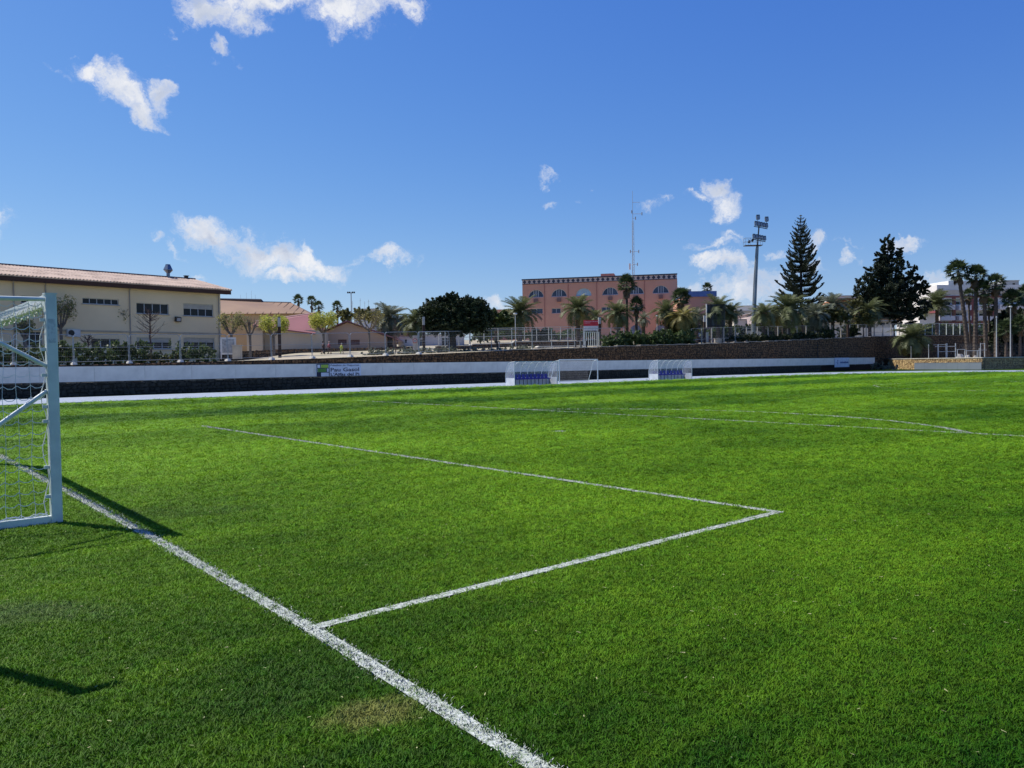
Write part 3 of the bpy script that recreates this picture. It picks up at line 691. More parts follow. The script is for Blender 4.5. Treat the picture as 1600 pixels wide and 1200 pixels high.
# lamp post outside the frame whose shadow falls on the near grass
tipw = G(127, 1084); hL = 3.0; b_ = tipw + Vector((SUN_TO.x, SUN_TO.y, 0)) / SUN_TO.z * hL
root = thing('path_lamp', 'steel lamp post with a short arm standing left of the goal', 'street lamp', (b_.x, b_.y, 0), YAW)
mb = MB(); mb.tube([(0, 0, 0), (0, 0, hL)], .05, 10, r1=.05); mb.obj('pole', pole_grey, root)
mb = MB(); mb.tube([(0, 0, hL), (.10, 0, hL + .0), (.20, 0, hL + .0)], .05, 8, r1=.02); mb.obj('lamp_head', pole_grey, root)
mb = MB(); mb.box((0, 0, .02), (.25, .25, .04)); mb.obj('base_plate', galv, root)

# ================================================================ DUGOUTS
def clear_plastic(name, tint, alpha):
    m = bpy.data.materials.new(name); m.use_nodes = True; t = m.node_tree; b = t.nodes['Principled BSDF']; o = t.nodes['Material Output']
    b.inputs['Base Color'].default_value = (*tint, 1); b.inputs['Roughness'].default_value = .25
    tr = t.nodes.new('ShaderNodeBsdfTransparent'); ms = t.nodes.new('ShaderNodeMixShader'); ms.inputs[0].default_value = alpha
    tr.inputs[0].default_value = (.97, .98, 1, 1)
    tc_ = t.nodes.new('ShaderNodeTexCoord'); n = t.nodes.new('ShaderNodeTexNoise'); n.inputs['Scale'].default_value = 1.5; t.links.new(tc_.outputs['Object'], n.inputs['Vector'])
    mr_ = t.nodes.new('ShaderNodeMapRange'); t.links.new(n.outputs['Fac'], mr_.inputs['Value']); mr_.inputs['To Min'].default_value = alpha - .15; mr_.inputs['To Max'].default_value = alpha + .2; t.links.new(mr_.outputs[0], ms.inputs[0])
    t.links.new(tr.outputs[0], ms.inputs[1]); t.links.new(b.outputs[0], ms.inputs[2]); t.links.new(ms.outputs[0], o.inputs['Surface']); return m
m_poly = clear_plastic('dugout_polycarbonate', (.80, .84, .90), .26)
m_net_grey = mat('worn_net', (.34, .33, .32))
m_seat = mat('seat_blue', (.030, .022, .30), (.022, .018, .22), rough=.35, spec=.5)
m_frame = mat('dugout_white', (.78, .80, .80), rough=.4, ns=3)
def make_dugout(label, loc, Ln, rz, nseat):
    root = thing('dugout', label, 'dugout', loc, rz, 'team dugouts beside the running track')
    H, D = 1.84, 1.05      # local x along, y away from pitch (depth); open towards -y
    def prof(k=9):       # curve from the front roof lip back and down to the bench back
        P = []
        for i in range(k + 1):
            a = PI / 2 * i / k; P.append((D * .25 + D * .75 * math.sin(a), .65 + (H - .65) * math.cos(a)))
        return [(-.05, H + .02)] + P + [(D, .30)]
    pr = prof()
    nb = 7
    for i in range(nb):
        x = Ln * i / (nb - 1); mb = MB(); mb.tube([(x, y, z) for y, z in pr], .022, 6); mb.obj('rib', m_frame, root)
    for i in range(nb - 1):
        x0, x1 = Ln * i / (nb - 1) + .025, Ln * (i + 1) / (nb - 1) - .025; mb = MB(); 
        vs = [(x0, y, z) for y, z in pr] + [(x1, y, z) for y, z in pr]; n = len(pr)
        mb.add(vs, [(j, j + 1, n + j + 1, n + j) for j in range(n - 1)]); mb.obj('roof_sheet', m_poly, root, smooth=True)
    mb = MB()
    for y, z in ((-.05, H + .02), (D, .62), (D, .30)): mb.tube([(0, y, z), (Ln, y, z)], .022, 6)
    mb.tube([(0, -.02, 0), (0, -.02, H)], .025, 6); mb.tube([(Ln, -.02, 0), (Ln, -.02, H)], .025, 6)
    mb.obj('frame', m_frame, root)
    for x in (0.0, Ln):
        mb = MB(); mb.add([(x, y, z) for y, z in pr] + [(x, D, .62), (x, -.02, .62)], [tuple(range(len(pr) + 2))]); mb.obj('side_sheet', m_poly, root)
        mb = MB(); mb.box((x + (.02 if x == 0 else -.02), D / 2, .31), (.03, D, .60)); mb.obj('side_panel', m_frame, root)
    mb = MB(); mb.box((Ln / 2, D + .0, .31), (Ln - .08, .03, .56)); mb.obj('back_panel', m_frame, root)
    mb = MB(); mb.box((Ln / 2, D * .45, .03), (Ln - .1, D * .8, .05)); mb.obj('floor', galv, root)
    seat = MB(); seat.box((0, 0, 0), (.34, .38, .05)); seat.box((0, .19, .19), (.25, .045, .36), rx=-.15); seat.box((-.16, 0, .03), (.03, .36, .07)); seat.box((.16, 0, .03), (.03, .36, .07)); sm = seat.mesh('seat', m_seat)
    leg = MB(); leg.box((0, 0, 0), (.035, .035, .45)); lm = leg.mesh('seat_leg', dark_metal)
    for i in range(nseat):
        x = .25 + (Ln - .5) * (i + .5) / nseat; s = link('seat', sm, root, loc=(x, D * .62, .50)); link('seat_leg', lm, s, loc=(.18, -.05, -.24))
    return root
def dug(px0, px1, pyb, v, label, ns):
    a, b = onv(px0, pyb, v), onv(px1, pyb, v); ua, ub = UV(a.x, a.y)[0], UV(b.x, b.y)[0]; make_dugout(label, PV(ua, v, 0), ub - ua, YAW, ns)
dug(804, 871, 602, 40.15, 'left white framed dugout with clear curved roof and ten blue seats', 10)
dug(1028, 1081, 594, 40.15, 'right white framed dugout with clear curved roof and blue seats, nearer the sponsor board', 9)
def spare_goal():
    a, b = onv(874, 592, 45.5), onv(934, 592, 45.5); ua, ub = UV(a.x, a.y)[0], UV(b.x, b.y)[0]; w = ub - ua
    root = thing('training_goal', 'smaller white training goal with worn net parked on the track between the dugouts', 'goal', PV(ua, 45.5, 0), YAW); H = 2.0
    for x in (0, w):
        mb = MB(); mb.tube([(x, 0, 0), (x, 0, H)], .05, 8); mb.obj('post', white_paint, root)
        mb = MB(); mb.tube([(x, 0, .04), (x, 1.2, .04)], .03, 6); mb.obj('ground_bar', white_paint, root)
        mb = MB(); mb.tube([(x, 0, H - .05), (x, .5, H - .1), (x, 1.2, .05)], .03, 6); mb.obj('back_bar', white_paint, root)
    mb = MB(); mb.tube([(0, 0, H), (w, 0, H)], .05, 8); mb.obj('crossbar', white_paint, root)
    mb = MB(); mb.tube([(0, 1.2, .04), (w, 1.2, .04)], .03, 6); mb.obj('ground_bar', white_paint, root)
    mb = MB()
    for i in range(int(w / .15)): x = i * .15; mb.tube([(x, .02, H), (x, .5, H - .15), (x, 1.1, .9), (x, 1.2, .05)], .008, 3, caps=False)
    for y, z in [(.2, H - .06), (.4, H - .12), (.55, H - .3), (.7, H - .55), (.85, H - .8), (.95, 1.0), (1.05, .8), (1.12, .6), (1.16, .4), (1.19, .2)]: mb.tube([(0, y, z), (w, y, z)], .004, 3, caps=False)
    mb.obj('net', m_net_grey, root, kind='stuff')
spare_goal()

# ================================================================ BUILDINGS
class Facade:
    """a wall plane through P0 with plan angle ang; s runs right, z up from base, +y goes into the building"""
    def __init__(s, P0, ang, zb): s.P0 = Vector((P0[0], P0[1], zb)); s.a = ang; s.d = Vector((math.cos(ang), math.sin(ang), 0)); s.n = Vector((-s.d.y, s.d.x, 0)); s.zb = zb
    def hit(s, px, py):
        r = ray(px, py); o = Vector((0, 0, CH)); t = (s.P0 - o).dot(s.n) / r.dot(s.n); p = o + r * t
        return (p - s.P0).dot(s.d), p.z - s.zb
    def rect(s, x0, y0, x1, y1):
        a = s.hit(x0, y1); b = s.hit(x1, y0); c = s.hit((x0 + x1) / 2, y0); e = s.hit((x0 + x1) / 2, y1)
        return (a[0], e[1], b[0], c[1])
def wall_sheet(mb, s0, s1, z0, z1, rects, y=0.0, rev=.16):
    """front skin with real openings and reveals"""
    xs = sorted({s0, s1, *[r[0] for r in rects], *[r[2] for r in rects]}); zs = sorted({z0, z1, *[r[1] for r in rects], *[r[3] for r in rects]})
    xs = [x for x in xs if s0 <= x <= s1]; zs = [z for z in zs if z0 <= z <= z1]
    for i in range(len(xs) - 1):
        for j in range(len(zs) - 1):
            cx_, cz_ = (xs[i] + xs[i + 1]) / 2, (zs[j] + zs[j + 1]) / 2
            if any(r[0] < cx_ < r[2] and r[1] < cz_ < r[3] for r in rects): continue
            mb.quad((xs[i], y, zs[j]), (xs[i + 1], y, zs[j]), (xs[i + 1], y, zs[j + 1]), (xs[i], y, zs[j + 1]))
    for (a, b, c, d) in rects:
        mb.quad((a, y, b), (a, y + rev, b), (a, y + rev, d), (a, y, d)); mb.quad((c, y, b), (c, y, d), (c, y + rev, d), (c, y + rev, b))
        mb.quad((a, y, b), (c, y, b), (c, y + rev, b), (a, y + rev, b)); mb.quad((a, y, d), (a, y + rev, d), (c, y + rev, d), (c, y, d))
def box_rest(mb, s0, s1, z0, z1, D, y=0.0, top=True):
    mb.quad((s0, y, z0), (s0, y, z1), (s0, D, z1), (s0, D, z0)); mb.quad((s1, y, z0), (s1, D, z0), (s1, D, z1), (s1, y, z1)); mb.quad((s0, D, z0), (s0, D, z1), (s1, D, z1), (s1, D, z0))
    if top: mb.quad((s0, y, z1), (s1, y, z1), (s1, D, z1), (s0, D, z1))
def window(root, r, nm=2, fm=None, y=.12, shutter=0.0, t=.05, name='window', gm=None):
    a, b, c, d = r; fm = fm or frame_white; mb = MB(); w, h = c - a, d - b
    for z in (b + t / 2, d - t / 2): mb.box((w / 2, 0, z - b), (w, .06, t))
    for x in (t / 2, w - t / 2): mb.box((x, 0, h / 2), (t, .055, h - 2 * t))
    for i in range(1, nm): mb.box((w * i / nm, 0, h / 2), (t, .05, h - 2 * t))
    f = mb.obj(name, fm, root, loc=(a, y, b))
    for i in range(nm):
        g = MB(); g.box((w * (i + .5) / nm, .02, h / 2), (w / nm - t * .9, .012, h - t)); g.obj('pane', gm or glass_dark, f)
    if shutter > 0:
        g = MB(); hh = h * shutter; k = max(3, int(hh / .12))
        for i in range(k): g.box((w / 2, -.03, h - t - (i + .5) * hh / k), (w - .06, .03, hh / k - .008))
        g.obj('shutter', mat('shutter_cream', (.52, .47, .38)), f, kind='stuff')
    return f
def bldg(name, label, F, cat='building', group=None): return thing(name, label, cat, F.P0, F.a, group)
def stucco(name, c, c2=None): return mat(name, c, c2 or tuple(x * .88 for x in c), ns=.35, rough=.9, bump=.25, bs=25, lo=.3, hi=.7)
m_tile_p = mat('roof_tile_pink', (.56, .43, .34), (.29, .21, .165), ns=.9, rough=.85, bump=.5, bs=9, lo=.45, hi=.78)
m_tile_o = mat('roof_tile_orange', (.50, .30, .14), (.34, .19, .09), ns=.8, rough=.85, bump=.4)
m_fascia = mat('fascia_brown', (.075, .035, .024), rough=.7)
def tile_roof(root, m, quadpts, pitch=.27, rr=.085, name='roof', rows='tile_rows'):
    """roof plane eaveL, eaveR, ridgeR, ridgeL with real half-round tile rows"""
    eL, eR, rR, rL = [Vector(p) for p in quadpts]
    nrm = (eR - eL).cross(rL - eL).normalized()
    mb = MB(); mb.add([eL, eR, rR, rL] + [p - nrm * .08 for p in (eL, eR, rR, rL)], [(0, 1, 2, 3), (7, 6, 5, 4), (0, 4, 5, 1), (1, 5, 6, 2), (2, 6, 7, 3), (3, 7, 4, 0)]); r = mb.obj(name, m, root)
    mb = MB(); Le = (eR - eL).length; k = int(Le / pitch); ex = (eR - eL).normalized(); up = (rL - eL) - ex * (rL - eL).dot(ex); Hs = up.length; up.normalize()
    sl = (rL - eL).dot(ex); sr_ = (rR - eL).dot(ex)
    for i in range(k):
        x = (i + .5) * pitch; f = 1.0
        if x < sl: f = x / sl
        if x > sr_: f = (Le - x) / (Le - sr_)
        if f < .03: continue
        a = eL + ex * x - up * .06; b = eL + ex * x + up * (Hs * f)
        q = [ex * -rr, ex * (-rr * .6) + nrm * rr * .8, ex * (rr * .6) + nrm * rr * .8, ex * rr]
        nseg = 3
        for j in range(nseg):
            A = a + (b - a) * j / nseg; B = a + (b - a) * (j + 1) / nseg + up * .03; ua_ = nrm * .02 * 1; 
            mb.add([A + v + ua_ for v in q] + [B + v for v in q], [(0, 1, 5, 4), (1, 2, 6, 5), (2, 3, 7, 6), (3, 2, 1, 0)])
    mb.obj(rows, m, root, kind='stuff'); return r

# ---- school on the left
def school():
    yR = 74.6; p = at(345, 500, yR); ang = math.atan2(.756, .655); F0 = Facade((p.x, p.y), ang, 2.2)
    Lf = 44.0; P0 = (p.x - F0.d.x * Lf, p.y - F0.d.y * Lf); F = Facade(P0, ang, 2.2)
    root = bldg('school_building', 'long cream two storey building with pink tiled roof on the left behind the fence', F)
    H = 6.75
    up = [(129, 466.5, 185.5, 475.5, 5), (213.5, 474, 263.5, 490.5, 4), (287, 475, 333, 494, 4), (33, 462.5, 62, 474, 3), (-60, 459, -15, 469, 4)]
    lowr = [(143, 529, 187, 543, 3), (214, 527.5, 267, 545, 4), (287, 527.5, 335, 545, 4), (36, 518, 66, 541, 3), (-50, 515, 0, 540, 3)]
    rects = [F.rect(*r[:4]) for r in up + lowr]
    m1 = stucco('school_cream', (.87, .68, .42), (.78, .60, .36)); mb = MB(); wall_sheet(mb, 0, Lf, -2, H, rects, rev=.2); box_rest(mb, 0, Lf, -2, H, 14.0, top=False); mb.obj('wall', m1, root)
    for r, q in zip(up + lowr, rects): window(root, q, r[4], y=.14, shutter=.38 if r[1] == 475 or r[1] == 527.5 else 0)
    s, z = F.hit(200, 518.6); mb = MB(); mb.box((Lf / 2, -.04, z), (Lf, .08, .14)); mb.obj('string_course', mat('school_band', (.50, .41, .29)), root)
    mb = MB(); mb.box((Lf / 2, -.55, H + .02), (Lf + 1.6, .10, .42)); mb.box((Lf / 2 + .4, -.27, H - .12), (Lf + .6, .5, .08)); mb.obj('eave_board', m_fascia, root)
    a = Vector((-1, -.62, H + .24)); b = Vector((Lf + .9, -.62, H + .24)); F7 = Facade((F.P0.x + F.n.x * 6.4, F.P0.y + F.n.y * 6.4), ang, 2.2); cs, cz = F7.hit(305, 437.3); c = Vector((cs, 6.4, cz)); d = Vector((-1, 6.4, cz))
    tile_roof(root, m_tile_p, (a, b, c, d))
    mb = MB(); B2 = Vector((Lf + .9, 13.6, H + .24)); A2 = Vector((-1, 13.6, H + .24)); mb.quad(b, B2, c); mb.quad(B2, A2, d, c); mb.obj('rear_roof', m_tile_p, root)
    mb = MB(); mb.tube([d + Vector((0, 0, .05)), c + Vector((0, 0, .05))], .13, 6); mb.obj('ridge_tiles', mat('ridge_tile', (.30, .18, .14), (.10, .07, .06), ns=6), root)
    # rooftop cowl: steel chimney with a flared hood
    def local(px, py, y):   # point on the plane y = const of this building
        Fy = Facade((F.P0.x + F.n.x * y, F.P0.y + F.n.y * y), ang, 2.2); return Fy.hit(px, py)
    s, z = local(263, 434, 6.4); mb = MB(); zz = z - .3
    mb.tube([(s, 6.4, zz), (s, 6.4, zz + .75), (s, 6.4, zz + 1.05), (s, 6.4, zz + 1.10), (s, 6.4, zz + 1.55), (s, 6.4, zz + 1.62)], [.18, .18, .48, .48, .26, .24], 6); mb.obj('roof_vent', mat('vent_steel', (.20, .25, .30), rough=.35, metal=.7), root)
    s, z = local(291, 436, 6.4); mb = MB(); mb.box((s, 6.4, z + .0), (.3, .3, .6)); mb.box((s, 6.4, z + .32), (.42, .42, .06)); mb.obj('chimney_pipe', dark_metal, root)
    for px in (22, 72, 203, 342):
        s, z = F.hit(px, 500); mb = MB(); mb.tube([(s, -.07, -1), (s, -.07, H - .35), (s, -.35, H - .05)], .05, 6); mb.obj('downpipe', mat('pipe_cream', (.42, .36, .29)), root)
    for q in rects: mb = MB(); mb.box(((q[0] + q[2]) / 2, -.03, q[1] - .04), (q[2] - q[0] + .16, .14, .07)); mb.obj('window_sill', mat('sill_stone', (.50, .44, .36)), root)
    s, z = F.hit(276.5, 499); mb = MB(); mb.box((s, -.2, z), (.5, .3, .42), rx=.25); mb.box((s, -.05, z + .1), (.08, .2, .1)); fl = mb.obj('floodlight', dark_metal, root); g = MB(); g.box((s, -.36, z - .03), (.36, .02, .28), rx=.25); g.obj('lamp_glass', mat('lamp_lens', (.45, .47, .5), rough=.2), fl)
    s, z = F.hit(113, 520.5); mb = MB(); mb.box((s, -.2, z), (1.0, .36, .62)); mb.obj('air_conditioner', mat('ac_white', (.62, .62, .60)), root); g = MB(); g.tube([(s - .2, -.385, z), (s - .2, -.40, z)], .24, 14); g.obj('fan_grille', dark_metal, root)
    return F
school()

# ---- tan hall behind the school with brown sheet roof
def simple_box(name, label, px0, px1, pyt, Y, H, D, m, ang=0.0, zb=None, rects=(), roof=None, cat='building', group=None, pyt1=None, ov=.15, **kw):
    a, b = at(px0, pyt, Y), at(px1, pyt if pyt1 is None else pyt1, Y)
    # right end lies on plan angle ang from the left end
    if ang:
        d = Vector((math.cos(ang), math.sin(ang))); r = ray(px1, pyt); A = np.array([[d.x, -r.x], [d.y, -r.y]]); s_, _ = np.linalg.solve(A, np.array([-a.x, -a.y])); w = s_
    else: w = b.x - a.x
    ztop = a.z; zb = ztop - H if zb is None else zb; H = ztop - zb
    F = Facade((a.x, a.y), ang, zb); root = bldg(name, label, F, cat, group)
    rr = [F.rect(*q[:4]) for q in rects]; mb = MB(); wall_sheet(mb, 0, w, 0, H, rr, rev=.16); box_rest(mb, 0, w, 0, H, D, top=True); mb.obj('wall', m, root)
    for q, R_ in zip(rects, rr): window(root, R_, q[4] if len(q) > 4 else 2, shutter=q[5] if len(q) > 5 else 0, **kw)
    if roof == 'flat': g = MB(); g.box((w / 2, D / 2, H + .08), (w + ov * 2, D + ov * 2, .16)); g.obj('roof', concrete, root)
    return root, F, w, H
m_sheet_brown = mat('brown_roof_sheet', (.27, .165, .10), (.21, .125, .08), ns=.25, rough=.7)
def hall():
    ang = .10; a = at(346, 491, 92); F = Facade((a.x, a.y), ang, 2.6)
    root = bldg('sports_hall', 'tan hall with large brown sloping roof just right of the cream school', F)
    s1, zt = F.hit(452, 490); s2, _ = F.hit(480, 490); H = zt
    mb = MB(); wall_sheet(mb, -6, s2, -1, H, [], rev=.1); box_rest(mb, -6, s2, -1, H, 16, top=False); mb.obj('wall', stucco('hall_tan', (.60, .42, .22), (.52, .36, .19)), root)
    def pt(px, py, y): Fy = Facade((F.P0.x + F.n.x * y, F.P0.y + F.n.y * y), ang, 2.6); s, z = Fy.hit(px, py); return Vector((s, y, z))
    A, B, B2, C2, D2 = Vector((-6, -.3, H)), Vector((s2 + .3, -.3, H)), pt(480, 489.5, 0), pt(455, 473, 7), pt(346, 466, 7); D2.x = -6
    E_l, E_r = pt(408, 468.3, 7), pt(411, 472, 7)
    mb = MB(); mb.quad(A, B, C2, E_r, E_l, D2); mb.quad(B, Vector((s2 + .3, 14.5, H)), C2); mb.quad(Vector((s2 + .3, 14.5, H)), Vector((-6, 14.5, H)), D2, C2); mb.obj('roof', m_sheet_brown, root)
    rb = MB(); e = (B - A); k = int(e.length / .9)
    for i in range(1, k):
        x = A.x + i * .9; top = min(1, (B.x - x) / max(.1, (B.x - C2.x))); P = Vector((x, -.3, H + .04)); Q = Vector((x, -.3 + 7.2 * top, H + .04 + (C2.z - H) * top)); d = Q - P
        if top > .1: rb.tube([P, Q], .04, 4)
    rb.obj('roof_ribs', m_sheet_brown, root, kind='stuff')
    mb = MB(); mb.tube([D2, E_l], .10, 5); mb.tube([E_r, C2], .10, 5); mb.tube([E_l, E_r], .10, 5); mb.obj('ridge_flashing', mat('flashing_grey', (.12, .12, .13)), root)
    for i, px in enumerate((376, 385, 393, 399)):
        p = pt(px, 467, 8); g = MB(); g.tube([(p.x, 8, p.z - .5), (p.x, 8, p.z + .55 + .25 * (i % 3))], .012, 4); g.obj('antenna', galv, root)
hall()
m_maroon = mat('maroon_roof', (.30, .12, .115), (.24, .095, .09), ns=.3, rough=.6)
def maroon():
    a = at(400, 508, 84); F = Facade((a.x, a.y), .12, 2.6); root = bldg('annex_building', 'cream annex with slanted maroon roof and arched porch behind the dark column lamp', F)
    def pt(px, py, y): Fy = Facade((F.P0.x + F.n.x * y, F.P0.y + F.n.y * y), .12, 2.6); s, z = Fy.hit(px, py); return Vector((s, y, z))
    s1, H = F.hit(448, 516); 
    rects = [F.rect(411, 516.5, 425, 545, ), F.rect(404, 517, 409, 560)]
    mb = MB(); s2, _ = F.hit(500, 520); wall_sheet(mb, -1, s2, -1, H, [F.rect(411, 517, 426, 556)], rev=1.2); box_rest(mb, -1, s2, -1, H, 9, top=False); mb.quad((-1, 1.2, -1), (s2, 1.2, -1), (s2, 1.2, H), (-1, 1.2, H)); mb.obj('wall', stucco('annex_cream', (.66, .56, .42)), root)
    roof = [pt(392, 505, -.4), pt(449, 520, -.5), pt(492, 509, 2), pt(492, 490, 6), pt(478, 490, 6.2), pt(400, 502.5, 4)]
    A = pt(395, 508, -.5); B = pt(493, 521, -.5); Cc = pt(494, 489.5, 6); D_ = pt(400, 503, 6)
    mb = MB(); mb.add([A, B, Cc, D_] + [p + Vector((0, 0, -.12)) for p in (A, B, Cc, D_)], [(0, 1, 2, 3), (7, 6, 5, 4), (0, 4, 5, 1), (1, 5, 6, 2), (2, 6, 7, 3), (3, 7, 4, 0)]); mb.obj('roof', m_maroon, root)
    mb = MB(); mb.tube([D_ + Vector((0, 0, .05)), Cc + Vector((0, 0, .05))], .12, 5); mb.obj('roof_edge', mat('salmon_edge', (.66, .42, .34)), root)
    mb = MB(); mb.quad(D_ + Vector((0, .05, -6)), Cc + Vector((0, .05, -6)), Cc, D_); mb.obj('rear_wall', MATS['annex_cream'], root)
    # small white gateway and sign board
    g = MB(); g.box((0, 0, 1.1), (1.3, .06, 1.5)); g.box((-.6, 0, .2), (.08, .08, .5)); g.box((.6, 0, .2), (.08, .08, .5))
    p = at(357, 556, 68); t = thing('notice_board', 'white framed notice board at the right corner of the cream school', 'notice board', (p.x, p.y, terr(p.x, p.y) + .2), .3); g.obj('frame', mat('notice_white', (.7, .7, .68)), t)
    q = MB(); q.box((0, -.035, 1.1), (1.0, .012, 1.2)); q.obj('notice_sheet', mat('notice_grey', (.45, .46, .46), (.25, .26, .27), ns=5), t)
maroon()
def gabled():
    ang = .06; Y = 93; a = at(490, 526, Y); F = Facade((a.x, a.y), ang, 2.9); root = bldg('gabled_building', 'low salmon beige gabled building with two small brown windows and maroon roof edge', F)
    w, H = F.hit(604, 526); ap_s, ap_z = F.hit(543, 503.5)
    m = stucco('gable_salmon', (.60, .42, .29), (.55, .38, .265)); wn_ = [F.rect(528, 530.5, 541.5, 538.5), F.rect(548, 531, 562, 538.5)]
    s_l, _ = F.hit(448, 526); door = F.rect(489, 533, 501, 551)
    mb = MB(); wall_sheet(mb, s_l, w, -2, H, wn_ + [door], rev=.14); box_rest(mb, s_l, w, -2, H, 14, top=False); l2, _ = F.hit(488, 526); mb.quad((l2, 0, H), (w, 0, H), (w, 0, H), (ap_s, 0, ap_z)); mb.quad((l2, 14, H), (ap_s, 14, ap_z), (w, 14, H)); mb.obj('wall', m, root)
    for r in wn_:
        f = window(root, r, 2, fm=mat('window_brown', (.22, .10, .075)), gm=mat('shutter_brown', (.20, .09, .07)), t=.05)
    f = window(root, door, 2, fm=galv, gm=mat('gate_grey', (.30, .31, .30)), t=.06, name='gate')
    mb = MB(); t_ = .16
    for (p, q) in (((l2 - .8, H - .25), (ap_s, ap_z)), ((ap_s, ap_z), (w + .9, H - .3))):
        A, B = Vector((p[0], -.5, p[1] + .05)), Vector((q[0], -.5, q[1] + .05)); mb.add([A, B, B + Vector((0, 15, 0)), A + Vector((0, 15, 0))] + [v + Vector((0, 0, t_)) for v in (A, B, B + Vector((0, 15, 0)), A + Vector((0, 15, 0)))], [(0, 1, 5, 4), (1, 2, 6, 5), (2, 3, 7, 6), (3, 0, 4, 7), (4, 5, 6, 7), (3, 2, 1, 0)])
    mb.obj('roof', m_maroon, root)
    mb = MB(); mb.box(((s_l + l2) / 2, 6, H + .1), (l2 - s_l, 13, .2)); mb.obj('flat_roof', m_maroon, root)
gabled()
def low_terrace_wall(name, label, pts, Y0, m, mj, h, seed, cap=True):
    P = [at(px, py, Y) for px, py, Y in pts]; root = thing(name, label, 'wall', (P[0].x, P[0].y, 0), 0); o = root.location; st, co, cp_ = MB(), MB(), MB()
    for i in range(len(P) - 1):
        a, b = P[i], P[i + 1]; A, B = Vector((a.x, a.y, 0)) - o, Vector((b.x, b.y, 0)) - o; e = B - A; n = Vector((e.y, -e.x, 0)).normalized(); q = -n * .35
        lo = [Vector((0, 0, a.z - h)), Vector((0, 0, b.z - h))]; hi = [Vector((0, 0, a.z)), Vector((0, 0, b.z))]
        v = [A + lo[0], B + lo[1], B + hi[1], A + hi[0]]; co.add(v + [p + q for p in v], [(0, 1, 2, 3), (3, 2, 6, 7), (4, 7, 6, 5), (0, 3, 7, 4), (1, 5, 6, 2)])
        stone_face(st, A, B, lambda t, a=a, b=b: a.z + (b.z - a.z) * t - h, lambda t, a=a, b=b: a.z + (b.z - a.z) * t, .38, .06, seed + i, n)
        sl = math.atan2(b.z - a.z, e.length)
        if cap: cp_.box((A + B) / 2 + Vector((0, 0, (a.z + b.z) / 2 + .05)) - n * .15, (e.length, .45, .10), rz=math.atan2(e.y, e.x), ry=-sl)
    co.obj('wall_core', mj, root); st.obj('stones', m, root, kind='stuff')
    if cap: cp_.obj('coping', MATS['pale_coping'], root)
low_terrace_wall('garden_wall', 'low brown stone garden wall in front of the gabled building', [(345, 550, 74), (400, 548, 76), (450, 545.5, 80), (520, 544.5, 84), (600, 543.5, 88), (648, 541, 90)], 0, m_brown_st, m_brown_jt, 1.7, 200, cap=False)
low_terrace_wall('ramp_wall', 'low stone wall with pale coping stepping up right of the dark round tree', [(683, 541, 84), (735, 540.5, 87), (738, 538.5, 87.2), (800, 537, 92), (803, 534.2, 92.2), (912, 533.5, 98), (915, 531, 98.2), (940, 531, 100)], 0, m_brown_st, m_brown_jt, 1.9, 230)
low_terrace_wall('planter_wall', 'short pale sided stone planter on the terrace below the ramp', [(838, 544, 84.3), (842, 542, 84.6), (935, 540.5, 92)], 0, mat('pale_block', (.50, .46, .36), (.36, .33, .26)), m_brown_jt, .9, 250)

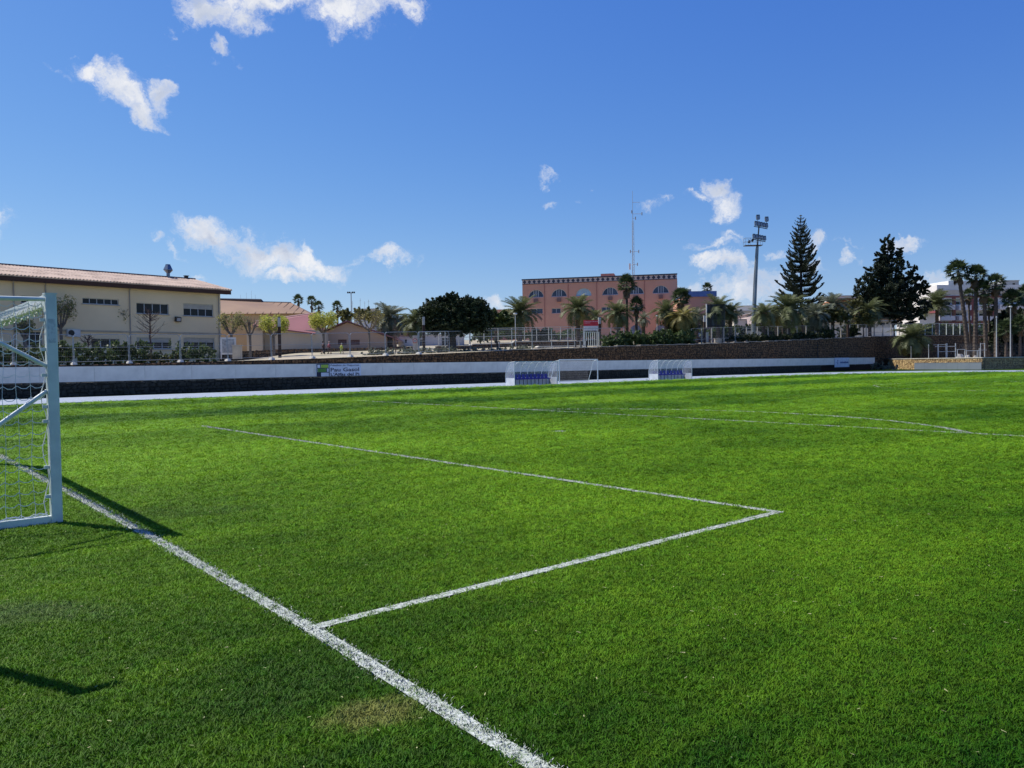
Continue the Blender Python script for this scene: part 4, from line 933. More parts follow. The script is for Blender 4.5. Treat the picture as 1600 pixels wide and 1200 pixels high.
# ---- pink town building
def pink():
    Y = 142; a = at(816, 436.5, Y); b_ = at(1057.5, 427.2, Y * .958); ang = math.atan2(b_.y - a.y, b_.x - a.x); w = math.hypot(b_.x - a.x, b_.y - a.y)
    zb = 5.5; F = Facade((a.x, a.y), ang, zb); H = a.z - zb
    root = bldg('pink_building', 'large pink three storey building with arched top windows and diamond frieze', F)
    m = stucco('pink_stucco', (.62, .32, .225), (.55, .28, .195)); dk = mat('pink_dark_trim', (.055, .06, .085)); fr = mat('frieze_pale', (.62, .50, .44))
    fz0, fz1 = F.hit(816, 444.3)[1], H - .18
    gz = F.hit(860, 464)[1]          # arch springing
    arches = []
    for c in (837.5, 873.5, 912, 953.5, 993.5, 1032.5):
        s, _ = F.hit(c, 463); r = 1.42; arches.append((s - r, gz, s + r, gz + r))
    mids = [F.rect(829, 482, 848, 490), F.rect(862, 481.5, 876, 489.5), F.rect(940, 479.5, 954, 487.5), F.rect(985, 478.5, 1003, 486)]
    low = []
    mb = MB(); wall_sheet(mb, 0, w, -2, fz0, arches + mids, rev=.3)
    box_rest(mb, 0, w, -2, H - .2, 13)
    for (x0, z0, x1, z1) in arches:          # spandrels around each half-round head, and its reveal
        cx_, r = (x0 + x1) / 2, (x1 - x0) / 2; n = 14
        P = [(cx_ - r * math.cos(PI * i / n), z0 + r * math.sin(PI * i / n)) for i in range(n + 1)]
        for i in range(n):
            (xa, za), (xb, zb_) = P[i], P[i + 1]; mb.quad((xa, 0, za), (xb, 0, zb_), (xb, 0, z1 + .001), (xa, 0, z1 + .001)); mb.quad((xa, 0, za), (xa, .3, za), (xb, .3, zb_), (xb, 0, zb_))
    mb.obj('wall', m, root)
    gl = mat('arch_glass', (.03, .045, .08), (.06, .09, .15), rough=.12, spec=.35, ns=.5); gl2 = mat('arch_glass_pale', (.42, .60, .68), (.30, .45, .55), rough=.15, ns=.6)
    for k, (x0, z0, x1, z1) in enumerate(arches):
        cx_, r = (x0 + x1) / 2, (x1 - x0) / 2; n = 16
        fr_ = MB()
        for i in range(n):
            a0, a1 = PI * i / n, PI * (i + 1) / n; p = lambda q, rr, y: (cx_ + rr * math.cos(q) , y, z0 + rr * math.sin(q))
            fr_.add([p(a0, r, .18), p(a1, r, .18), p(a1, r - .09, .18), p(a0, r - .09, .18), p(a0, r, .26), p(a1, r, .26), p(a1, r - .09, .26), p(a0, r - .09, .26)], [(0, 1, 2, 3), (3, 2, 6, 7), (0, 4, 5, 1)])
        for dx in (-.42, -.10, .10, .42): fr_.box((cx_ + dx, .2, z0 + r * .45), (.09 if abs(dx) > .2 else .05, .08, r * .92))
        fr_.box((cx_, .2, z0 + .05), (2 * r, .08, .10)); f = fr_.obj('window', mat('window_frame_pale', (.55, .58, .62)), root)
        for (sx, ex) in ((-r + .06, -.46), (-.38, .38), (.46, r - .06)):
            pn = MB(); m_ = 8; top = [(cx_ + sx + (ex - sx) * i / m_) for i in range(m_ + 1)]; V = [(x, .24, z0 + .08) for x in top] + [(x, .24, z0 + max(.1, math.sqrt(max(0, (r - .05) ** 2 - (x - cx_) ** 2)))) for x in top]
            pn.add(V, [(i, i + 1, m_ + 2 + i, m_ + 1 + i) for i in range(m_)]); pn.obj('pane', gl2 if k == 2 else gl, f)
        g = MB(); g.box((cx_, -.15, z0 - .62), (.75, .3, .62)); g.obj('air_conditioner', mat('ac_brown', (.22, .13, .12)), root)
    for r in mids: window(root, r, 2, fm=MATS['window_frame_pale'], gm=gl, y=.2, t=.07)
    mb = MB(); mb.box((w / 2, -.035, (fz0 + fz1) / 2), (w, .07, fz1 - fz0)); mb.obj('frieze', fr, root)
    mb = MB(); mb.box((w / 2, -.06, H - .09), (w + .2, .24, .2)); mb.obj('cornice', dk, root); mb = MB(); mb.box((w / 2, -.05, fz0), (w, .12, .10)); mb.obj('frieze_band', dk, root)
    n = 31; dm = MB(); q = (fz1 - fz0) * .46; dm.prism([(-q, 0, 0), (0, 0, -q), (q, 0, 0), (0, 0, q)], (0, .03, 0)); me = dm.mesh('diamond', dk)
    tm = MB(); tm.prism([(-q * .42, 0, 0), (0, 0, -q * .6), (q * .42, 0, 0)], (0, .03, 0)); tme = tm.mesh('frieze_triangle', dk)
    for i in range(n):
        x = w * (i + .5) / n; link('diamond', me, root, loc=(x, -.10, (fz0 + fz1) / 2))
    mb = MB()
    for c in (851, 888, 932.5, 975, 1007): s, _ = F.hit(c, 470); mb.tube([(s, -.05, 0), (s, -.05, fz0 - .1)], .05, 6)
    mb.obj('downpipe', mat('pipe_pink', (.40, .18, .15)), root)
    s, z = F.hit(946, 428); mb = MB(); mb.box((s, 5, z - .1), (2.4, 3, 1.1)); mb.obj('roof_hut', mat('hut_grey_pink', (.34, .22, .19)), root)
    # doors at the base
    for px0, px1 in ((985, 1002), (1024, 1040)):
        r = F.rect(px0, 508, px1, 522); g = MB(); cx_ = (r[0] + r[2]) / 2; rr = (r[2] - r[0]) / 2; P = [(r[2], -.06, -1), (r[2], -.06, r[3] - rr)] + [(cx_ + rr * math.cos(PI * i / 10), -.06, r[3] - rr + rr * math.sin(PI * i / 10)) for i in range(11)] + [(r[0], -.06, -1)]
        g.prism(P, (0, .05, 0)); g.obj('arched_door', mat('door_slate', (.10, .12, .16), (.2, .23, .3), ns=1), root)
    return F
PINKF = pink()

# ---- lattice radio mast rising behind the pink building
def radio_mast():
    Y = 152; b = at(989.5, 430, Y); top = at(991, 298, Y).z; root = thing('radio_mast', 'thin lattice radio mast rising behind the pink building', 'mast', (b.x, b.y, 6), 0); H = top - 6; Hl = at(990, 345, Y).z - 6
    for k in range(3): q = 2 * PI * k / 3; mb = MB(); mb.tube([(.26 * math.cos(q), .26 * math.sin(q), 0), (.18 * math.cos(q), .18 * math.sin(q), Hl)], .035, 4); mb.obj('leg', pole_grey, root)
    mb = MB(); z = 0; j = 0
    while z < Hl - .5:
        f = .26 - .08 * z / Hl
        for k in range(3): q, q2 = 2 * PI * (k + j % 2) / 3, 2 * PI * (k + 1 - j % 2) / 3; mb.tube([(f * math.cos(q), f * math.sin(q), z), (f * math.cos(q2), f * math.sin(q2), z + .5)], .018, 3, caps=False)
        z += .5; j += 1
    mb.obj('lattice', pole_grey, root, kind='stuff')
    mb = MB(); mb.tube([(0, 0, Hl), (0, 0, H)], .05, 5, r1=.03); mb.obj('whip_antenna', pole_grey, root)
    for (px, py, w) in ((1000, 316, 0), (1003, 334, 1), (987, 331, 1), (985, 393, 1), (998, 393, 1), (984, 414, 2), (996, 413, 1), (993, 341, 1)):
        p = at(px, py, Y); mb = MB(); x = p.x - b.x; z = p.z - 6; mb.tube([(0, 0, z), (x, 0, z)], .035, 4); 
        if w: mb.box((x, 0, z + (-.3 if w == 2 else 0)), (.16 * w, .14, .6 * w))
        mb.obj('antenna', white_paint if w == 2 else pole_grey, root)
radio_mast()

# ---- low pink wing, blue parapet
r_, F_, w_, H_ = simple_box('pink_wing', 'lower pink wing with blue parapet and dark diamond band right of the pink building', 1066, 1118, 464, 128, 9, 10, MATS['pink_stucco'], zb=5)
g = MB(); g.box((w_ / 2 + .0, 0, H_ + .45), (w_ + .3, .4, .9)); g.box((w_ / 2, 5, H_ + .05), (w_ + .2, 9.5, .12)); g.obj('parapet', mat('blue_parapet', (.12, .20, .42)), r_)
simple_box('pale_stair_tower', 'small pale grey green rooftop block behind the palms right of the pink building', 1056, 1080, 452, 150, 13, 6, stucco('pale_grey_green', (.42, .46, .42)), rects=[(1060, 456, 1066, 461, 1)])
r_, F_, w_, H_ = simple_box('dark_arcade', 'low dark maroon arcade building with diamond band under the pink wing', 1072, 1112, 493, 118, 6, 9, stucco('maroon_wall', (.20, .10, .10), (.15, .08, .08)), zb=4.8, rects=[(1064, 506, 1068, 520, 1), (1086, 507, 1096, 520, 2)])
g = MB(); g.box((w_ / 2, -.06, H_ - .5), (w_, .1, .9)); g.obj('band', mat('band_pale', (.30, .24, .26)), r_)
q = .38; dm = MB(); dm.prism([(-q, 0, 0), (0, 0, -q), (q, 0, 0), (0, 0, q)], (0, .03, 0)); me = dm.mesh('diamond', MATS['pink_dark_trim'])
for i in range(5): link('diamond', me, r_, loc=(w_ * (i + .5) / 5, -.15, H_ - .5))

# ---- white and lilac houses to the right of it
white_st = stucco('white_stucco', (.72, .68, .60), (.64, .60, .53)); lilac_st = stucco('lilac_stucco', (.52, .43, .43), (.46, .385, .385)); grey_st = stucco('grey_stucco', (.42, .39, .37))
simple_box('white_house', 'small white flat roofed house left of the floodlight mast', 1147, 1170, 500, 130, 6, 8, white_st, rects=[(1150, 508, 1156, 514, 1)], roof='flat')
simple_box('cream_house', 'cream flat roofed block directly behind the floodlight mast with small dark window', 1140, 1178, 487, 150, 9, 9, stucco('cream_far', (.70, .62, .48)), rects=[(1151, 491, 1156, 496, 1), (1166, 491, 1170, 496, 1)], roof='flat')
simple_box('brick_house', 'small brown brick house behind the billboard palms', 1127, 1147, 494, 138, 7, 8, mat('old_brick', (.26, .19, .15), (.15, .11, .09), ns=3), rects=[(1131, 500, 1136, 506, 1)], roof='flat')
r_, F_, w_, H_ = simple_box('lilac_house', 'long lilac grey house with sloping roofline right of the floodlight mast', 1178, 1246, 489, 126, 7, 10, lilac_st, rects=[(1186, 497, 1190, 502, 1), (1196, 505, 1201, 512, 1)])
g = MB(); g.prism([(-.3, -.4, H_), (w_ * .55, -.4, H_ + .9), (w_ + .3, -.4, H_), ], (0, 10.8, 0)); g.obj('roof', mat('lilac_roof', (.50, .42, .40)), r_)
simple_box('far_white_block', 'distant white apartment block with flat roof seen above the lilac house', 1120, 1215, 479, 210, 14, 12, stucco('far_white', (.72, .70, .66)), rects=[(1128, 484, 1133, 488, 1), (1142, 484, 1147, 488, 1), (1156, 483, 1160, 487, 1), (1190, 481, 1195, 486, 1), (1203, 481, 1208, 486, 1)], roof='flat')

# ---- orange villa and long white bungalow
r_, F_, w_, H_ = simple_box('orange_villa', 'orange villa with deep shaded balcony between the date palms', 1306, 1342, 469, 152, 11, 9, stucco('orange_stucco', (.62, .25, .13), (.55, .215, .11)), rects=[(1311, 478, 1320, 492, 1), (1325, 475, 1339, 492, 2)])
g = MB(); g.box((w_ / 2, -.5, H_ + .1), (w_ + 1, 3, .25)); g.obj('roof', mat('villa_roof', (.42, .20, .12)), r_)
g = MB(); g.box((w_ * .7, -.6, H_ - 2.6), (w_ * .5, 1.2, .9)); g.obj('balcony', white_st, r_)
simple_box('pale_villa', 'pale flat roofed villa block above and behind the orange villa', 1302, 1345, 463, 166, 9, 8, stucco('pale_villa_wall', (.62, .60, .58)), rects=[(1330, 467, 1338, 471, 2)], roof='flat')
r_, F_, w_, H_ = simple_box('white_bungalow', 'long low white bungalow with dark windows behind the concrete post fence', 1252, 1394, 503.5, 138, 5, 9, white_st, ang=.05, rects=[(1262, 508, 1272, 513, 2), (1282, 509, 1291, 516, 1), (1307, 511, 1312, 517, 1), (1348, 508, 1363, 519, 3), (1375, 504.5, 1383, 508.5, 1)])
g = MB(); g.box((w_ / 2, 4, H_ + .1), (w_ + .8, 9.4, .22)); g.obj('roof_slab', concrete, r_)
a, b = F_.hit(1366, 503)[0], w_ + .8
tile_roof(r_, m_tile_o, (Vector((a - 5, -.7, H_ + .25)), Vector((b, -.7, H_ + .25)), Vector((b - 5, 4.5, H_ + 2.1)), Vector((a + 1, 4.5, H_ + 2.1))), pitch=.5, rr=.16)
g = MB(); g.quad(Vector((b, -.7, H_ + .25)), Vector((b, 9, H_ + .25)), Vector((b - 5, 4.5, H_ + 2.1))); g.quad(Vector((b, 9, H_ + .25)), Vector((a - 5, 9, H_ + .25)), Vector((a + 1, 4.5, H_ + 2.1)), Vector((b - 5, 4.5, H_ + 2.1))); g.obj('rear_roof', m_tile_o, r_)
r_, F_, w_, H_ = simple_box('white_garden_wall', 'stepped bright white garden wall in front of the white bungalow', 1318, 1396, 513, 135, 3.2, .3, stucco('bright_white', (.78, .77, .73)), rects=[])

# ---- apartment building on the right
def apartments():
    Y = 165; ang = .12; a = at(1464, 449, Y); F = Facade((a.x, a.y), ang, 4.5); root = bldg('apartment_building', 'white and brick red apartment block with balconies behind the tall fan palms', F)
    H = F.hit(1500, 445)[1]; w = F.hit(1640, 441)[0]; red = mat('brick_red', (.26, .09, .075), (.20, .07, .06), ns=.5); cream = stucco('apt_cream', (.66, .54, .42))
    rects = [F.rect(1466, 468, 1487, 476), F.rect(1493, 466.5, 1510, 476), F.rect(1466, 485.5, 1487, 493), F.rect(1493, 486, 1510, 493), F.rect(1530, 466, 1548, 476), F.rect(1530, 486, 1548, 494), F.rect(1575, 463, 1592, 473), F.rect(1575, 486, 1592, 494)]
    mb = MB(); wall_sheet(mb, 0, w, -2, H, rects, rev=.4); box_rest(mb, 0, w, -2, H, 14); mb.obj('wall', stucco('apt_white', (.74, .70, .66)), root)
    for r in rects: window(root, r, 2, y=.34, t=.08, shutter=.45)
    for x0, x1, y0, y1 in ((1462, 1512, 453, 460), (1524, 1600, 452, 459)):
        r = F.rect(x0, y0, x1, y1); g = MB(); g.box(((r[0] + r[2]) / 2, -.04, (r[1] + r[3]) / 2), (r[2] - r[0], .09, r[3] - r[1])); g.obj('upper_band', cream, root)
    for x0, x1, y0, y1 in ((1487.5, 1492.5, 462, 502), (1515, 1521, 462, 502), (1548, 1553, 462, 502), (1462, 1600, 462, 465), (1460, 1600, 502, 506.5)):
        r = F.rect(x0, y0, x1, y1); g = MB(); g.box(((r[0] + r[2]) / 2, -.10, (r[1] + r[3]) / 2), (r[2] - r[0], .2 if x1 - x0 < 20 else .14, r[3] - r[1])); g.obj('brick_band', red, root)
    for x0, x1, y0, y1 in ((1465, 1487, 477, 484.5), (1493, 1512, 477, 485), (1465, 1487, 494, 501), (1493, 1512, 494, 501), (1523, 1546, 477, 485), (1523, 1546, 494, 501), (1556, 1600, 476, 484)):
        r = F.rect(x0, y0, x1, y1); g = MB(); cx_, ww, hh = (r[0] + r[2]) / 2, r[2] - r[0], r[3] - r[1]; g.box((cx_, -1.1, r[1] + hh / 2), (ww, .12, hh)); g.box((cx_, -.6, r[1] + .08), (ww - .02, .9, .16)); g.box((r[0] + .06, -.55, r[1] + hh / 2), (.12, 1.0, hh - .02)); g.box((r[2] - .06, -.55, r[1] + hh / 2), (.12, 1.0, hh - .02)); g.obj('balcony', stucco('balcony_grey', (.70, .64, .62)), root)
    g = MB(); s0 = F.hit(1482, 450)[0]; s1 = F.hit(1520, 450)[0]; g.box(((s0 + s1) / 2, 3, H + .4), (s1 - s0, 6, .9)); g.obj('roof_parapet', mat('roof_white', (.78, .77, .74)), root)
    # white corner wing on the left, turned to the sun
    A = at(1437, 475, 158); F2 = Facade((A.x, A.y), -.45, 4.5); H2 = A.z - 4.5; w2 = F2.hit(1464, 476)[0]
    r2 = bldg('corner_house', 'bright white three storey corner house with maroon awnings left of the apartment block', F2)
    rc = [F2.rect(1439, 484, 1443, 492), F2.rect(1449, 481, 1460, 489), F2.rect(1452, 505, 1459, 511)]
    mb = MB(); wall_sheet(mb, 0, w2, -2, H2, rc, rev=.2); box_rest(mb, 0, w2, -2, H2, 9); mb.obj('wall', stucco('corner_white', (.76, .73, .69)), r2)
    for r in rc: window(r2, r, 1, y=.14)
    r = F2.rect(1447, 486, 1462, 490); g = MB(); g.box(((r[0] + r[2]) / 2, -.5, (r[1] + r[3]) / 2), (r[2] - r[0], 1.0, .1), rx=.5); g.obj('awning', mat('awning_maroon', (.22, .06, .06)), r2)
    simple_box('roof_tower', 'grey concrete rooftop tower block above the fan palm crowns at the right edge', 1566, 1592, 439, 190, 16, 8, stucco('tower_grey', (.40, .41, .41)), rects=[(1569, 442, 1573, 447, 1), (1582, 442, 1587, 447, 1)], roof='flat')
    simple_box('right_edge_house', 'cream house with tiled eave at the far right edge behind palms', 1553, 1640, 452, 180, 14, 8, cream, rects=[(1560, 470, 1566, 476, 1), (1575, 470, 1581, 476, 1)], roof='flat')
apartments()
# small blocks glimpsed between trees
simple_box('pink_far_house', 'low dark pink house behind the leftmost date palm beside the round tree', 765, 815, 485, 150, 9, 8, stucco('pink_far', (.46, .25, .21)), rects=[(771, 490, 776, 495, 1), (786, 490, 792, 495, 1), (801, 489, 806, 494, 1)], roof='flat')
simple_box('white_kiosk', 'long white single storey block under the crown left of the traffic sign', 622, 647, 528, 108, 3.4, 5, stucco('kiosk_white', (.66, .63, .60)), rects=[(632, 530, 636, 536, 1)], roof='flat', zb=3.2)
simple_box('pink_kiosk', 'pale block with upright slats seen under the dark round tree', 644, 722, 524, 110, 4.5, 5, stucco('kiosk_pale', (.58, .55, .53)), rects=[(656, 530, 663, 541, 3), (690, 527, 712, 541, 5)], roof='flat', zb=2.9)
simple_box('water_tank', 'low round topped pale grey block on the skyline behind the bare trees', 553, 584, 483.5, 190, 16, 10, stucco('tank_grey', (.50, .50, .52)), rects=[], roof='flat')
simple_box('low_pink_row', 'low dusky red wall row behind the fence between kiosk and pink building', 590, 650, 514, 128, 5, 4, stucco('dusky_red', (.30, .17, .15)), rects=[(612, 518, 616, 524, 1), (626, 518, 630, 524, 1)], roof='flat')

# ================================================================ VEGETATION
lf_date = leafmat('date_palm_leaf', (.155, .175, .075), (.075, .095, .038), trans=.25, ns=.8)
lf_dategrey = leafmat('date_palm_grey_leaf', (.20, .22, .15), (.11, .125, .08), trans=.2, ns=.8)
lf_dateyel = leafmat('date_palm_yellow_leaf', (.30, .25, .075), (.15, .145, .045), trans=.3, ns=.8)
lf_fan = leafmat('fan_palm_leaf', (.065, .095, .035), (.028, .045, .018), trans=.25, ns=.9)
lf_dry = leafmat('dry_palm_leaf', (.20, .14, .075), (.10, .07, .04), trans=.2, ns=1.2)
lf_dark = leafmat('dark_evergreen_leaf', (.052, .072, .028), (.022, .034, .014), trans=.2, ns=1.2)
lf_hedge = leafmat('hedge_leaf', (.105, .150, .050), (.045, .070, .022), trans=.3, ns=1.4)
lf_olive = leafmat('olive_leaf', (.17, .165, .055), (.08, .085, .028), trans=.3, ns=1.0)
lf_lime = leafmat('spring_leaf', (.50, .50, .11), (.33, .36, .07), trans=.45, ns=1.5)
lf_pale = leafmat('pale_spring_leaf', (.34, .32, .12), (.20, .20, .07), trans=.4, ns=1.5)
lf_grey = leafmat('lavender_leaf', (.26, .27, .20), (.13, .14, .09), trans=.2, ns=1.5)
lf_arau = leafmat('araucaria_leaf', (.030, .045, .022), (.014, .022, .010), trans=.1, ns=.8)
lf_cyp = leafmat('tall_dark_leaf', (.036, .052, .026), (.016, .025, .012), trans=.15, ns=.6)

def behind(px, Y, zb): return Y if zb is not None else max(Y, float(np.interp((px - 800) / FOC, TT, TYW)) + 4)
def frond_mesh(m, droop, seed, npair=22, name='frond'):
    """unit length pinnate frond in the x-z plane, arching by droop"""
    rg = random.Random(seed); mb = MB(); pts = []
    n = 9; x = z = 0; a = 0
    for i in range(n + 1):
        pts.append(Vector((x, 0, z))); a = droop * ((i + 1) / n) ** 1.4; x += math.cos(a) / n; z -= math.sin(a) / n
    def at_(t): f = t * n; i = min(int(f), n - 1); return pts[i].lerp(pts[i + 1], f - i), (pts[i + 1] - pts[i]).normalized()
    mb.tube([at_(t)[0] for t in (0, .3, .6, 1)], [.016, .012, .008, .003], 3, caps=False)
    for k in range(npair):
        t = .14 + .85 * k / npair; p, d = at_(t); L_ = .30 * (math.sin(PI * min(1, .12 + t * .82)) ** .6) * rg.uniform(.85, 1.1)
        for s in (-1, 1):
            side = Vector((0, s, 0)); dv = (d * .62 + side * .78 + Vector((0, 0, .25 + rg.uniform(-.15, .1)))).normalized()
            tip = p + dv * L_ + Vector((0, 0, -.10 * L_ / .34 * rg.uniform(.5, 1.4))); mid = p + dv * L_ * .5; w = d.cross(dv).normalized() * .0; q = d * .0165
            mb.add([p - q, p + q, mid + q * .9, mid - q * .9, tip], [(0, 1, 2, 3), (3, 2, 4)])
    return mb.mesh(name, m)
def fan_mesh(m, seed, name='frond'):
    rg = random.Random(seed); mb = MB(); mb.tube([(0, 0, 0), (.30, 0, .03), (.55, 0, 0)], [.014, .010, .008], 3, caps=False)
    c = Vector((.52, 0, 0)); n = 17
    for i in range(n):
        a = -1.95 + 3.9 * i / (n - 1); L_ = .46 * (.78 + .22 * math.cos(a)) * rg.uniform(.88, 1.08); d = Vector((math.cos(a), math.sin(a), .12)); s = Vector((-math.sin(a), math.cos(a), 0)); w = .040
        m1 = c + d * L_ * .55; tip = c + d * L_ + Vector((0, 0, -.10 * rg.uniform(.2, 1.8) - .03 * abs(a)))
        mb.add([c, m1 - s * w, m1 + s * w + Vector((0, 0, .012)), tip], [(0, 1, 2), (1, 3, 2)])
    return mb.mesh(name, m)
FR = {k: [frond_mesh(m, dr, 10 + i) for i, dr in enumerate((.75, 1.25, 1.75))] for k, m in (('date', lf_date), ('grey', lf_dategrey), ('yellow', lf_dateyel))}
FN = [fan_mesh(lf_fan, 5), fan_mesh(lf_fan, 6)]; FND = [fan_mesh(lf_dry, 7)]
def trunk_mesh(H, r0, r1, m, lean=(0, 0), n=9, rings=True, seed=0):
    rg = random.Random(seed); k = max(6, int(H / .28)) if rings else 8; pts, rs = [], []
    for i in range(k + 1):
        t = i / k; pts.append((lean[0] * t ** 1.3, lean[1] * t, H * t - (.4 if i == 0 else 0))); r = r0 + (r1 - r0) * t
        if rings: r *= 1 + (.10 if i % 2 else -.04) + rg.uniform(-.03, .03)
        rs.append(r)
    mb = MB(); mb.tube(pts, rs, n); return mb
def date_palm(label, px, pyc, Y, Rpx, kind='date', nf=40, spread=(82, -22), trunk_r=.24, zb=None, group='date palms along the terrace', seed=None, lift=0):
    seed = int(px * 7 + pyc) if seed is None else seed; rg = random.Random(seed)
    Y = behind(px, Y, zb); c = at(px, pyc, Y); z0 = terr(c.x, c.y) if zb is None else zb; Rr = Rpx * Y / FOC * 1.12; H = max(.6, c.z - z0 - .10 * Rr)
    root = thing('date_palm', label, 'palm tree', (c.x, c.y, z0), rg.uniform(0, 6), group)
    trunk_mesh(H, trunk_r * 1.15, trunk_r, bark, seed=seed).obj('trunk', bark, root)
    mb = MB()
    for i in range(26):    # stubs of cut fronds under the crown
        a = i * 2.4; zz = H - .75 + .8 * i / 26; mb.tube([(trunk_r * .8 * math.cos(a), trunk_r * .8 * math.sin(a), zz), (trunk_r * 1.7 * math.cos(a), trunk_r * 1.7 * math.sin(a), zz + .25)], .06, 4, r1=.03)
    mb.obj('boot', mat('palm_boot', (.17, .12, .075), (.09, .065, .04), ns=6), root, kind='stuff')
    for i in range(nf):
        f = (i + .5) / nf; el = R(spread[0] + (spread[1] - spread[0]) * f ** .9) + rg.uniform(-.12, .12); az_ = i * 2.39996 + rg.uniform(-.2, .2)
        me = FR[kind][0 if f < .35 else (1 if f < .75 else 2)] if rg.random() < .85 else FR[kind][rg.randrange(3)]
        if f > .86 and rg.random() < .35 and kind == 'date': me = FR['yellow'][2]
        sc = Rr * rg.uniform(.86, 1.08) * (1.0 if f > .15 else .85)
        link('frond', me, root, loc=(0, 0, H), rot=(rg.uniform(-.25, .25), -el, az_), scale=(sc, sc, sc))
    return root
def fan_palm(label, px, pyc, Y, Rpx, pxb=None, zb=None, nf=26, skirt=10, trunk_r=.17, group=None, seed=None, dark=False):
    seed = int(px * 5 + pyc) if seed is None else seed; rg = random.Random(seed)
    c = at(px, pyc, Y); z0 = terr(c.x, c.y) if zb is None else zb; Rr = Rpx * Y / FOC * .95; H = c.z - z0
    lean = 0 if pxb is None else (px - pxb) * Y / FOC
    root = thing('fan_palm', label, 'palm tree', (c.x - lean, c.y, z0), 0, group)
    trunk_mesh(H, trunk_r * 1.3, trunk_r * .8, bark, lean=(lean, 0), seed=seed, n=8).obj('trunk', bark, root)
    for i in range(nf + skirt):
        f = i / (nf + skirt); dry = i >= nf; el = R(88 - 128 * ((i + .5) / nf) ** 1.15) if not dry else R(rg.uniform(-78, -55)); az_ = i * 2.39996 + rg.uniform(-.2, .2); sc = Rr * rg.uniform(.85, 1.1) * (.75 if dry else 1)
        link('frond', FND[0] if dry else FN[i % 2], root, loc=(lean, 0, H - (rg.uniform(.1, .8) if dry else 0)), rot=(rg.uniform(-.4, .4), -el, az_), scale=(sc, sc, sc))
    return root

def leaf_cloud(blobs, n, size, m, seed, shell=.55, name='crown', aspect=1.6, up=0.0, clump=0):
    """blobs: (x,y,z,rx,ry,rz). many leaf quads through the volume of the blobs"""
    rg = np.random.default_rng(seed); B = np.array(blobs, float); wts = (B[:, 3] * B[:, 5]) ** 1.0; wts /= wts.sum(); bi = rg.choice(len(B), n, p=wts); b = B[bi]
    if clump:
        nc = max(6, int(n / clump)); ci = rg.choice(len(B), nc, p=wts); cb = B[ci]; d = rg.normal(size=(nc, 3)); d /= np.linalg.norm(d, axis=1)[:, None]
        cc = cb[:, :3] + d * cb[:, 3:6] * (shell + (1.08 - shell) * rg.random(nc) ** .6)[:, None]; cr_ = (cb[:, 3] + cb[:, 5]) / 2 * rg.uniform(.16, .34, nc)
        cr_ = np.clip(cr_, size * 1.6, size * 6); B = np.column_stack([cc, cr_ * 1.15, cr_ * 1.15, cr_ * .85]); bi = rg.integers(0, nc, n); b = B[bi]; shell = .1
    d = rg.normal(size=(n, 3)); d /= np.linalg.norm(d, axis=1)[:, None]; r = shell + (1 - shell) * rg.random(n) ** .7; r *= 1 + .10 * np.sin(d[:, 0] * 9 + bi) * np.cos(d[:, 2] * 7 + bi * 2)
    c = b[:, :3] + d * b[:, 3:6] * r[:, None]
    if clump:
        dr = rg.normal(size=(nc, 3)) * .5; dr[:, 2] += .12; out_d = (cc - cb[:, :3]); out_d /= np.linalg.norm(out_d, axis=1)[:, None] + 1e-6; dr = dr + out_d; dr /= np.linalg.norm(dr, axis=1)[:, None]
        tt_ = rg.uniform(-1.0, 1.5, n); c = b[:, :3] + dr[bi] * (tt_ * b[:, 3])[:, None] + (c - b[:, :3]) * (.75 * np.clip(1.15 - np.abs(tt_) * .55, .2, 1))[:, None]
    a = rg.normal(size=(n, 3)); a[:, 2] += up; a /= np.linalg.norm(a, axis=1)[:, None]; e = np.cross(a, rg.normal(size=(n, 3))); e /= np.linalg.norm(e, axis=1)[:, None]
    sz = size * rg.uniform(.6, 1.4, n)[:, None]; p = a * sz * aspect / 2; q = e * sz / 2
    V = np.stack([c - p, c + q, c + p, c - q], 1).reshape(-1, 3); F = np.arange(n * 4).reshape(-1, 4)
    return npmesh(name, V, F, m)
def limb_tree(mb, base, tips, r, rg, split=.45):
    for t in tips:
        t = Vector(t); m1 = base.lerp(t, split) + Vector((rg.uniform(-.2, .2), rg.uniform(-.2, .2), .1)); mb.tube([base, m1, t], [r * .55, r * .38, r * .12], 6)
def blob_tree(name, label, px, Y, blobs_px, m, n, size, trunk_px=(None, None), r=.3, zb=None, group=None, shell=.5, seed=1, depth=1.0, cat='tree', bk=None, up=0.0, aspect=1.6, clump=70):
    """blobs_px: (px, py, rx, ry) pixel sizes turned into metres at distance Y"""
    Y = behind(px, Y, zb); rg = random.Random(seed); k = Y / FOC; g0 = at(px, 540, Y); z0 = terr(g0.x, g0.y) if zb is None else zb
    root = thing(name, label, cat, (g0.x, g0.y, z0), 0, group); B = []
    for (bx, by, rx, ry) in blobs_px:
        p = at(bx, by, Y); B.append((p.x - g0.x, rg.uniform(-.5, .5) * rx * k * depth, p.z - z0, rx * k, max(rx, ry) * k * .9 * depth, ry * k))
    mb = MB(); low = min(b[2] for b in B); fork = Vector((0, 0, max(.5, low * .75))); mb.tube([(0, 0, -.4), fork * .5 + Vector((.04, 0, 0)), fork], [r * 1.25, r, r * .8], 8)
    limb_tree(mb, fork, [(b[0] * .9, b[1] * .9, b[2]) for b in B], r, rg); mb.obj('trunk', bk or bark, root)
    link('crown', leaf_cloud(B, n, size, m, seed, shell, up=up, aspect=aspect, clump=clump), root)
    return root

